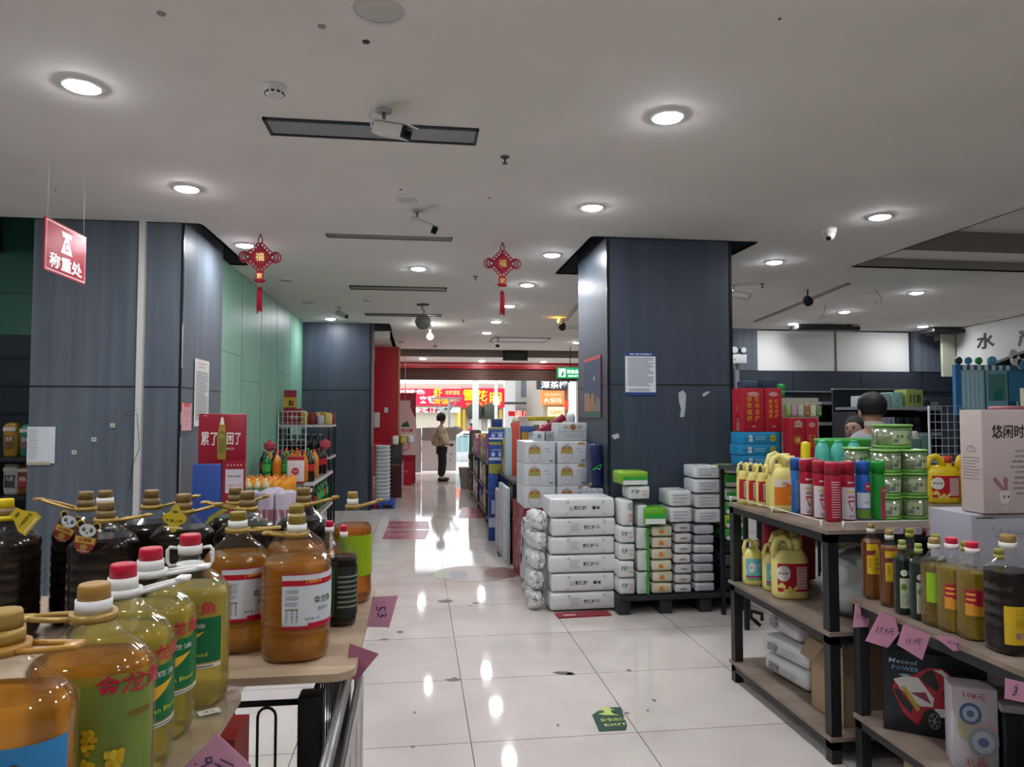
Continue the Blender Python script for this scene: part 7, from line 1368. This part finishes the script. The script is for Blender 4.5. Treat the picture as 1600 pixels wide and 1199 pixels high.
for i in range(7):
    x=4.70+.105*i; 
    if i<4: carton('white_box','white box with small print, %s on the lower shelf behind the shoppers'%ORD[i],'box',x,x+.085,7.0,7.12,1.381,1.381+.17,'a9acb6' if i>1 else '7a7d60',lambda g,S,w,h:g.lines(S,-w*.5,w*.3,-h*.2,h*.7,3,P('4a4d56'),.001),None,'white boxes behind the shoppers')
    else: pack('black_pouch','shiny black pouch, %s at the right of the lower shelf'%ORD[i-4],'pouch',x,x+.10,7.0,7.08,1.381,1.56,'2a2c30',None,'shiny black pouches',rough=.12,wob=.006)
t=thing('roll_of_foil','grey roll with dark core on the gondola end','roll',(5.60+.02,7.05,1.661)); t.location=(5.52,7.1,1.661); g=G(); g.cyl((0,-.06,.045),.045,.2,P('5f6468',.4),22,axis=(0,1,0)); g.disc(FRONT(0,-.061,.045),0,0,.03,P('20262a'),.001); g.disc(FRONT(0,-.061,.045),0,0,.016,P('3f4a3c'),.002); g.build('roll',t)
# grid panels
def gridp(name,lb,x,y,w,z0,z1,nx,nz,col='9fa5a8',rz=0):
    t=thing(name,lb,'grid panel',(x,y,0),rz); m=P(col,.4); g=G(); g.tube([(0,0,0),(0,0,z1),(w,0,z1),(w,0,0)],.009,m); g.tube([(0,0,z0),(w,0,z0)],.006,m); g.build('frame',t); g=G()
    for i in range(1,nx): g.tube([(w*i/nx,0,z0),(w*i/nx,0,z1)],.003,m,4)
    for i in range(1,nz): g.tube([(0,0,z0+(z1-z0)*i/nz),(w,0,z0+(z1-z0)*i/nz)],.003,m,4)
    g.build('wires',t)
gridp('grid_panel','white wire grid panel behind the tissue carton',3.93,5.0,.32,.9,1.645,6,12); 
for px,c,lb in [(1430,'9a9c98','white bottle'),(1420,'b0b2ae','white soft pack')]:
    p=WY(px,700,5.4); g=G(); g.loft([(0,.9),(.01,1),(.18,1),(.24,.5),(.26,.4)],P(c,.4),.045,.04,2.4,16); one(g,'white_bottle',lb+' on the stand behind the green tubs','bottle',(p.x,5.4,1.181))
t=thing('rear_display_stand','dark stand behind the tubs carrying white bottles','stand',(4.06,5.42,0)); g=G(); g.box(-.12,.45,-.12,.14,1.14,1.18,P('2c3034',.5)); g.build('top',t)
for x in (-.1,.43): g=G(); g.box(x-.015,x+.015,-.1,.12,0,1.14,BLK); g.build('leg',t)
for i in range(3): carton('mint_box','dim mint box, %s behind the wire grid panel'%ORD[i],'box',3.93+.10*i-.0,4.02+.10*i,5.34,5.50,1.181,1.35+.03*i,'54706a')
# blue display shelf
BLU=P('5f93a8',.4); t=thing('blue_display_shelf','light blue display shelf with clear panels under the water sign','display shelf',(5.0,6.0,0)); g=G(); g.box(0,.06,0,.04,1.57,2.05,P('2f6a9a',.4)); g.box(0,.06,0,.04,0,1.57,P('1c2b38',.5)); g.box(.06,1.3,.03,.06,1.57,2.05,P('3f7288',.5)); g.box(.06,1.3,.03,.06,0,1.57,P('11181f',.5)); g.build('frame',t)
g=G(); g.box(.06,1.3,-.03,.03,1.55,1.57,P('4f7f8f',.5)); g.build('shelf',t)
g=G(); g.box(.06,.30,.0,.01,1.62,2.0,P('8fb5c0',.25)); 
for k in range(5): g.box(.08+.045*k,.085+.045*k,-.003,0,1.64,1.98,P('c9dade',.3))
g.build('ribbed_door',t); g=G(); g.box(.32,.54,0,.01,1.62,2.0,P('7aa8b5',.2)); g.rect(FRONT(.43,-.001,1.83),-.09,.09,-.12,.13,P('4f7f78'),.001); g.pl(FRONT(.43,-.001,1.78),[(-.05,-.07),(.05,-.07),(.05,.04),(.01,.06),(.01,.02),(-.03,.03)],P('1f7a6a'),.002); g.build('picture_door',t)
g=G(); g.box(.56,1.3,.0,.01,1.70,2.0,P('3f7a9a',.35)); g.build('header_panel',t)
for i,(x,c) in enumerate([(.07,'2f4a5a'),(.17,'4f8fb0'),(.28,'3f9a5a'),(.42,'5fa0b8')]): g=G(); g.cyl((x,.05,2.09),.035 if i<3 else .045,.02,P(c,.4),18,axis=(0,-1,0)); g.box(x-.005,x+.005,.03,.04,2.04,2.07,P(c,.4)); one(g,'round_badge','round coloured badge on the blue shelf top, %s from the left'%ORD[i],'badge',(5.0,6.0,.0)) 
g=G()
for i in range(7): g.box(.08+.075*i,.115+.075*i,-.004,0,2.0,2.045,P('c5cdd0',.4))
g.build('white_tabs',t)
t=thing('cloud_sign','white cloud shaped sign on the blue display shelf','sign',(5.75,5.96,2.06)); g=G()
for dx,dz,r in ((-.16,.03,.05),(-.19,.09,.045),(-.1,.0,.05),(0,.03,.05),(.1,.04,.05),(.2,.03,.05),(.3,.02,.05)): g.cyl((dx,0,dz),r,.02,P('c3c8c9',.4),16,axis=(0,-1,0))
g.box(-.12,.35,-.02,0,-.05,.02,P('c3c8c9',.4)); g.build('cloud',t); g=G(); g.disc(FRONT(-.10,-.022,-.01),0,0,.04,P('4f7fa0'),.001); g.txt(FRONT(.1,-.022,.01),'冰岛石榴',0,0,.05,P('3a4a5a'),.002,w=.32,bold=.02); g.build('lettering',t)
gridp('grid_panel','blue white grid panel below the cloud sign',5.50,5.85,.5,.9,1.70,7,10,'7fa9b8')
g=G(); g.tube([(0,0,0),(.6,0,0)],.03,P('6f684e',.4),10); g.box(-.05,.0,-.03,.03,-.05,.12,P('b9b59a',.4)); g.box(.27,.33,-.02,.02,-1.66,0,P('3a3a36',.5)); one(g,'tube_lamp_stand','olive coloured tube on a post below the cloud sign','tube',(4.98+.06,5.25,1.68)) 
g=G(); g.loft([(0,.6),(.03,.95),(.05,1),(.06,.9)],P('b0767a',.4),.16,.1,2,24); g.box(-.02,.02,-.02,.02,-1.58,0,P('3a3a36')); one(g,'pink_tray','pink tray above the rabbit carton far behind','tray',(4.22,4.55,1.58))
# water sign bulkhead
t=thing('water_sign_bulkhead','pale bulkhead board with dark water character at the far right','sign board',(9.45,11.3,0)); W_=lambda y:9.45+(9.0-9.45)*(11.3-y)/2.5
V=[(0,0,2.25),(-.62,-3.4,2.86),(-.62,-3.4,3.09),(0,0,3.09)]; V2=[(x+.12,y,z) for x,y,z in V]; g=G(); g.add(V+V2,[(0,1,2,3),(7,6,5,4),(0,4,5,1),(1,5,6,2),(2,6,7,3),(3,7,4,0)],P('c5c5c0',.5)); g.box(-.27,-.02,.0,.05,2.25,3.09,P('b3b5a0',.5)); g.build('board',t)
u_=Vector((-.62,-3.4,0)).normalized()
for px,py,ch in ((1540,533,'水'),(1606,526,'产')):
    d=ray(px,py); n=Vector((u_.y,-u_.x,0)); k=(Vector((9.45,11.3,0))-CAM).dot(n)/d.dot(n); p=CAM+d*k; S=Flat(p-Vector((9.45,11.3,0)),u_,(0,0,1))
    if S.n.dot(CAM-p)<0: S=Flat(p-Vector((9.45,11.3,0)),-u_,(0,0,1))
    g=G(); g.txt(S,ch,0,0,.27,P('2a2320',.5),.008,bold=.03,xs=1.7); g.build('character',t)
t=thing('corner_camera','small white camera bracket on the rear dark panel','security camera',(WY(1463,522,11.6).x,11.65,WY(1463,522,11.6).z)); g=G(); g.box(-.12,.1,-.05,.07,-.02,.02,P('9ea3a6',.4)); g.box(.03,.1,-.05,.05,-.12,-.02,P('9ea3a6',.4)); g.build('bracket',t)
# shoppers
def head(nodes): return nodes
t=thing('person','young shopper in a grey hooded top seen from behind','person',(3.50,5.05,0),0)
nb=[((0,0,.95),(.12,.10)),((0,0,1.12),(.14,.10)),((0,.0,1.33),(.15,.11)),((0,0,1.44),(.10,.08)),((0,.01,1.50),(.052,.052)),((0,.03,1.55),(.07,.08)),((0,.04,1.62),(.078,.09)),((0,.03,1.67),(.06,.07)),
 ((-.17,0,1.38),.055),((-.22,.03,1.10),.045),((-.16,.22,1.10),.036),((-.13,.32,1.14),.028),((.17,0,1.38),.055),((.22,.03,1.10),.045),((.16,.22,1.10),.036),((.13,.32,1.14),.028),
 ((-.09,0,.88),.09),((-.1,.01,.48),.065),((-.1,-.02,.09),.045),((-.1,.10,.035),.036),((.09,0,.88),.09),((.1,.01,.48),.065),((.1,-.02,.09),.045),((.1,.10,.035),.036)]
ebs=[(0,1),(1,2),(2,3),(3,4),(4,5),(5,6),(6,7),(3,8),(8,9),(9,10),(10,11),(3,12),(12,13),(13,14),(14,15),(0,16),(16,17),(17,18),(18,19),(0,20),(20,21),(21,22),(22,23)]
figure('body',nb,ebs,SK,t)
HOOD=P('8b9096',.8); figure('hooded_top',[((0,0,.92),(.15,.12)),((0,0,1.1),(.16,.13)),((0,0,1.30),(.17,.13)),((0,0,1.43),(.13,.11)),((0,-.02,1.47),(.09,.09)),((-.18,0,1.38),.085),((-.24,.02,1.10),.065),((-.17,.2,1.10),.05),((.18,0,1.38),.085),((.24,.02,1.10),.065),((.17,.2,1.10),.05)],[(0,1),(1,2),(2,3),(3,4),(3,5),(5,6),(6,7),(3,8),(8,9),(9,10)],HOOD,t)
g=G(); g.loft([(-.02,1),(.0,1.08),(.03,1.0)],P('c9c8b8',.7),.065,.062,2,24,(0,.0,1.50)); g.build('collar',t)
figure('trousers',[((0,0,.93),(.14,.11)),((-.09,0,.85),.105),((-.1,.01,.48),.08),((-.1,-.02,.08),.07),((.09,0,.85),.105),((.1,.01,.48),.08),((.1,-.02,.08),.07)],[(0,1),(1,2),(2,3),(0,4),(4,5),(5,6)],P('23262c',.8),t)
hairball(t,(0,.015,1.655),.103,.112,.105,-.72,5)
for x in (-.087,.087): g=G(); g.loft([(-.03,.5),(0,1),(.03,.6)],SK,.012,.02,2,12,(x*1.05,.035,1.585)); g.build('ear',t)
t=thing('person','dark haired woman shopper turned to the left beside the youth','person',(3.965,5.95,-.06),-.0)
t.location=(3.93,5.95,0)
def face(t,c,look,skin,k=1.):
    """eyes, nose, lips and ear on a head centred at c that looks along the horizontal unit vector look"""
    l=Vector(look).normalized(); s=Vector((l.y,-l.x,0)); c=Vector(c)
    g=G(); g.loft([(0,.4),(.012,1),(.03,.5),(.045,.25)],P(skin,.6),.014*k,.012*k,2,10,c+l*.078*k+Vector((0,0,-.028*k)),axis=(0,0,1)); g.build('nose',t)
    for q in (-1,1): g=G(); g.loft([(-.004,.5),(0,1),(.004,.5)],P('1a1412',.3),.013*k,.008*k,2,10,c+l*.074*k+s*q*.032*k+Vector((0,0,.008*k)),axis=l); g.build('eye',t); 
    for q in (-1,1): g=G(); a=c+l*.077*k+s*q*.018*k+Vector((0,0,.028*k)); b=c+l*.066*k+s*q*.05*k+Vector((0,0,.026*k)); g.tube([a,b],.003,P('1a1412',.7),5); g.build('eyebrow',t)
    g=G(); g.loft([(-.004,.5),(0,1),(.005,.5)],P('7a2e2e',.5),.022*k,.007*k,2,12,c+l*.072*k+Vector((0,0,-.056*k)),axis=l); g.build('lips',t)
nw=[((0,0,.88),(.13,.11)),((0,0,1.0),(.11,.10)),((0,0,1.16),(.13,.10)),((0,0,1.25),(.10,.08)),((0,0,1.32),(.048,.048)),((-.015,-.01,1.39),(.07,.075)),((-.01,-.01,1.46),(.08,.085)),((0,0,1.51),(.065,.07)),((-.16,0,1.20),.05),((-.20,.03,.98),.042),((-.16,.15,.90),.034),((-.15,.22,.88),.026),((.16,0,1.20),.05),((.20,.03,.98),.042),((.16,.15,.9),.034),((.15,.22,.88),.026),((-.08,0,.80),.09),((-.08,.01,.44),.06),((-.08,-.01,.08),.042),((-.08,-.10,.035),.035),((.08,0,.80),.09),((.08,.01,.44),.06),((.08,-.01,.08),.042),((.08,-.10,.035),.035)]
figure('body',nw,ebs,P('a58474',.6),t)
figure('jacket',[((0,0,.82),(.17,.14)),((0,0,1.0),(.14,.12)),((0,0,1.15),(.15,.12)),((0,0,1.25),(.11,.09)),((-.17,0,1.2),.07),((-.22,.03,.98),.06),((-.17,.13,.92),.048),((.17,0,1.2),.07),((.22,.03,.98),.06),((.17,.13,.92),.048)],[(0,1),(1,2),(2,3),(3,4),(4,5),(5,6),(3,7),(7,8),(8,9)],P('16181c',.8),t)
figure('trousers',[((0,0,.86),(.14,.11)),((-.08,0,.78),.10),((-.08,.01,.44),.075),((-.08,-.01,.08),.065),((.08,0,.78),.10),((.08,.01,.44),.075),((.08,-.01,.08),.065)],[(0,1),(1,2),(2,3),(0,4),(4,5),(5,6)],P('202126',.8),t)
hairball(t,(.035,.02,1.475),.098,.10,.10,-.75,6,'0c0c0f')
face(t,(-.012,-.012,1.45),(-.85,-.53,0),'a58474')
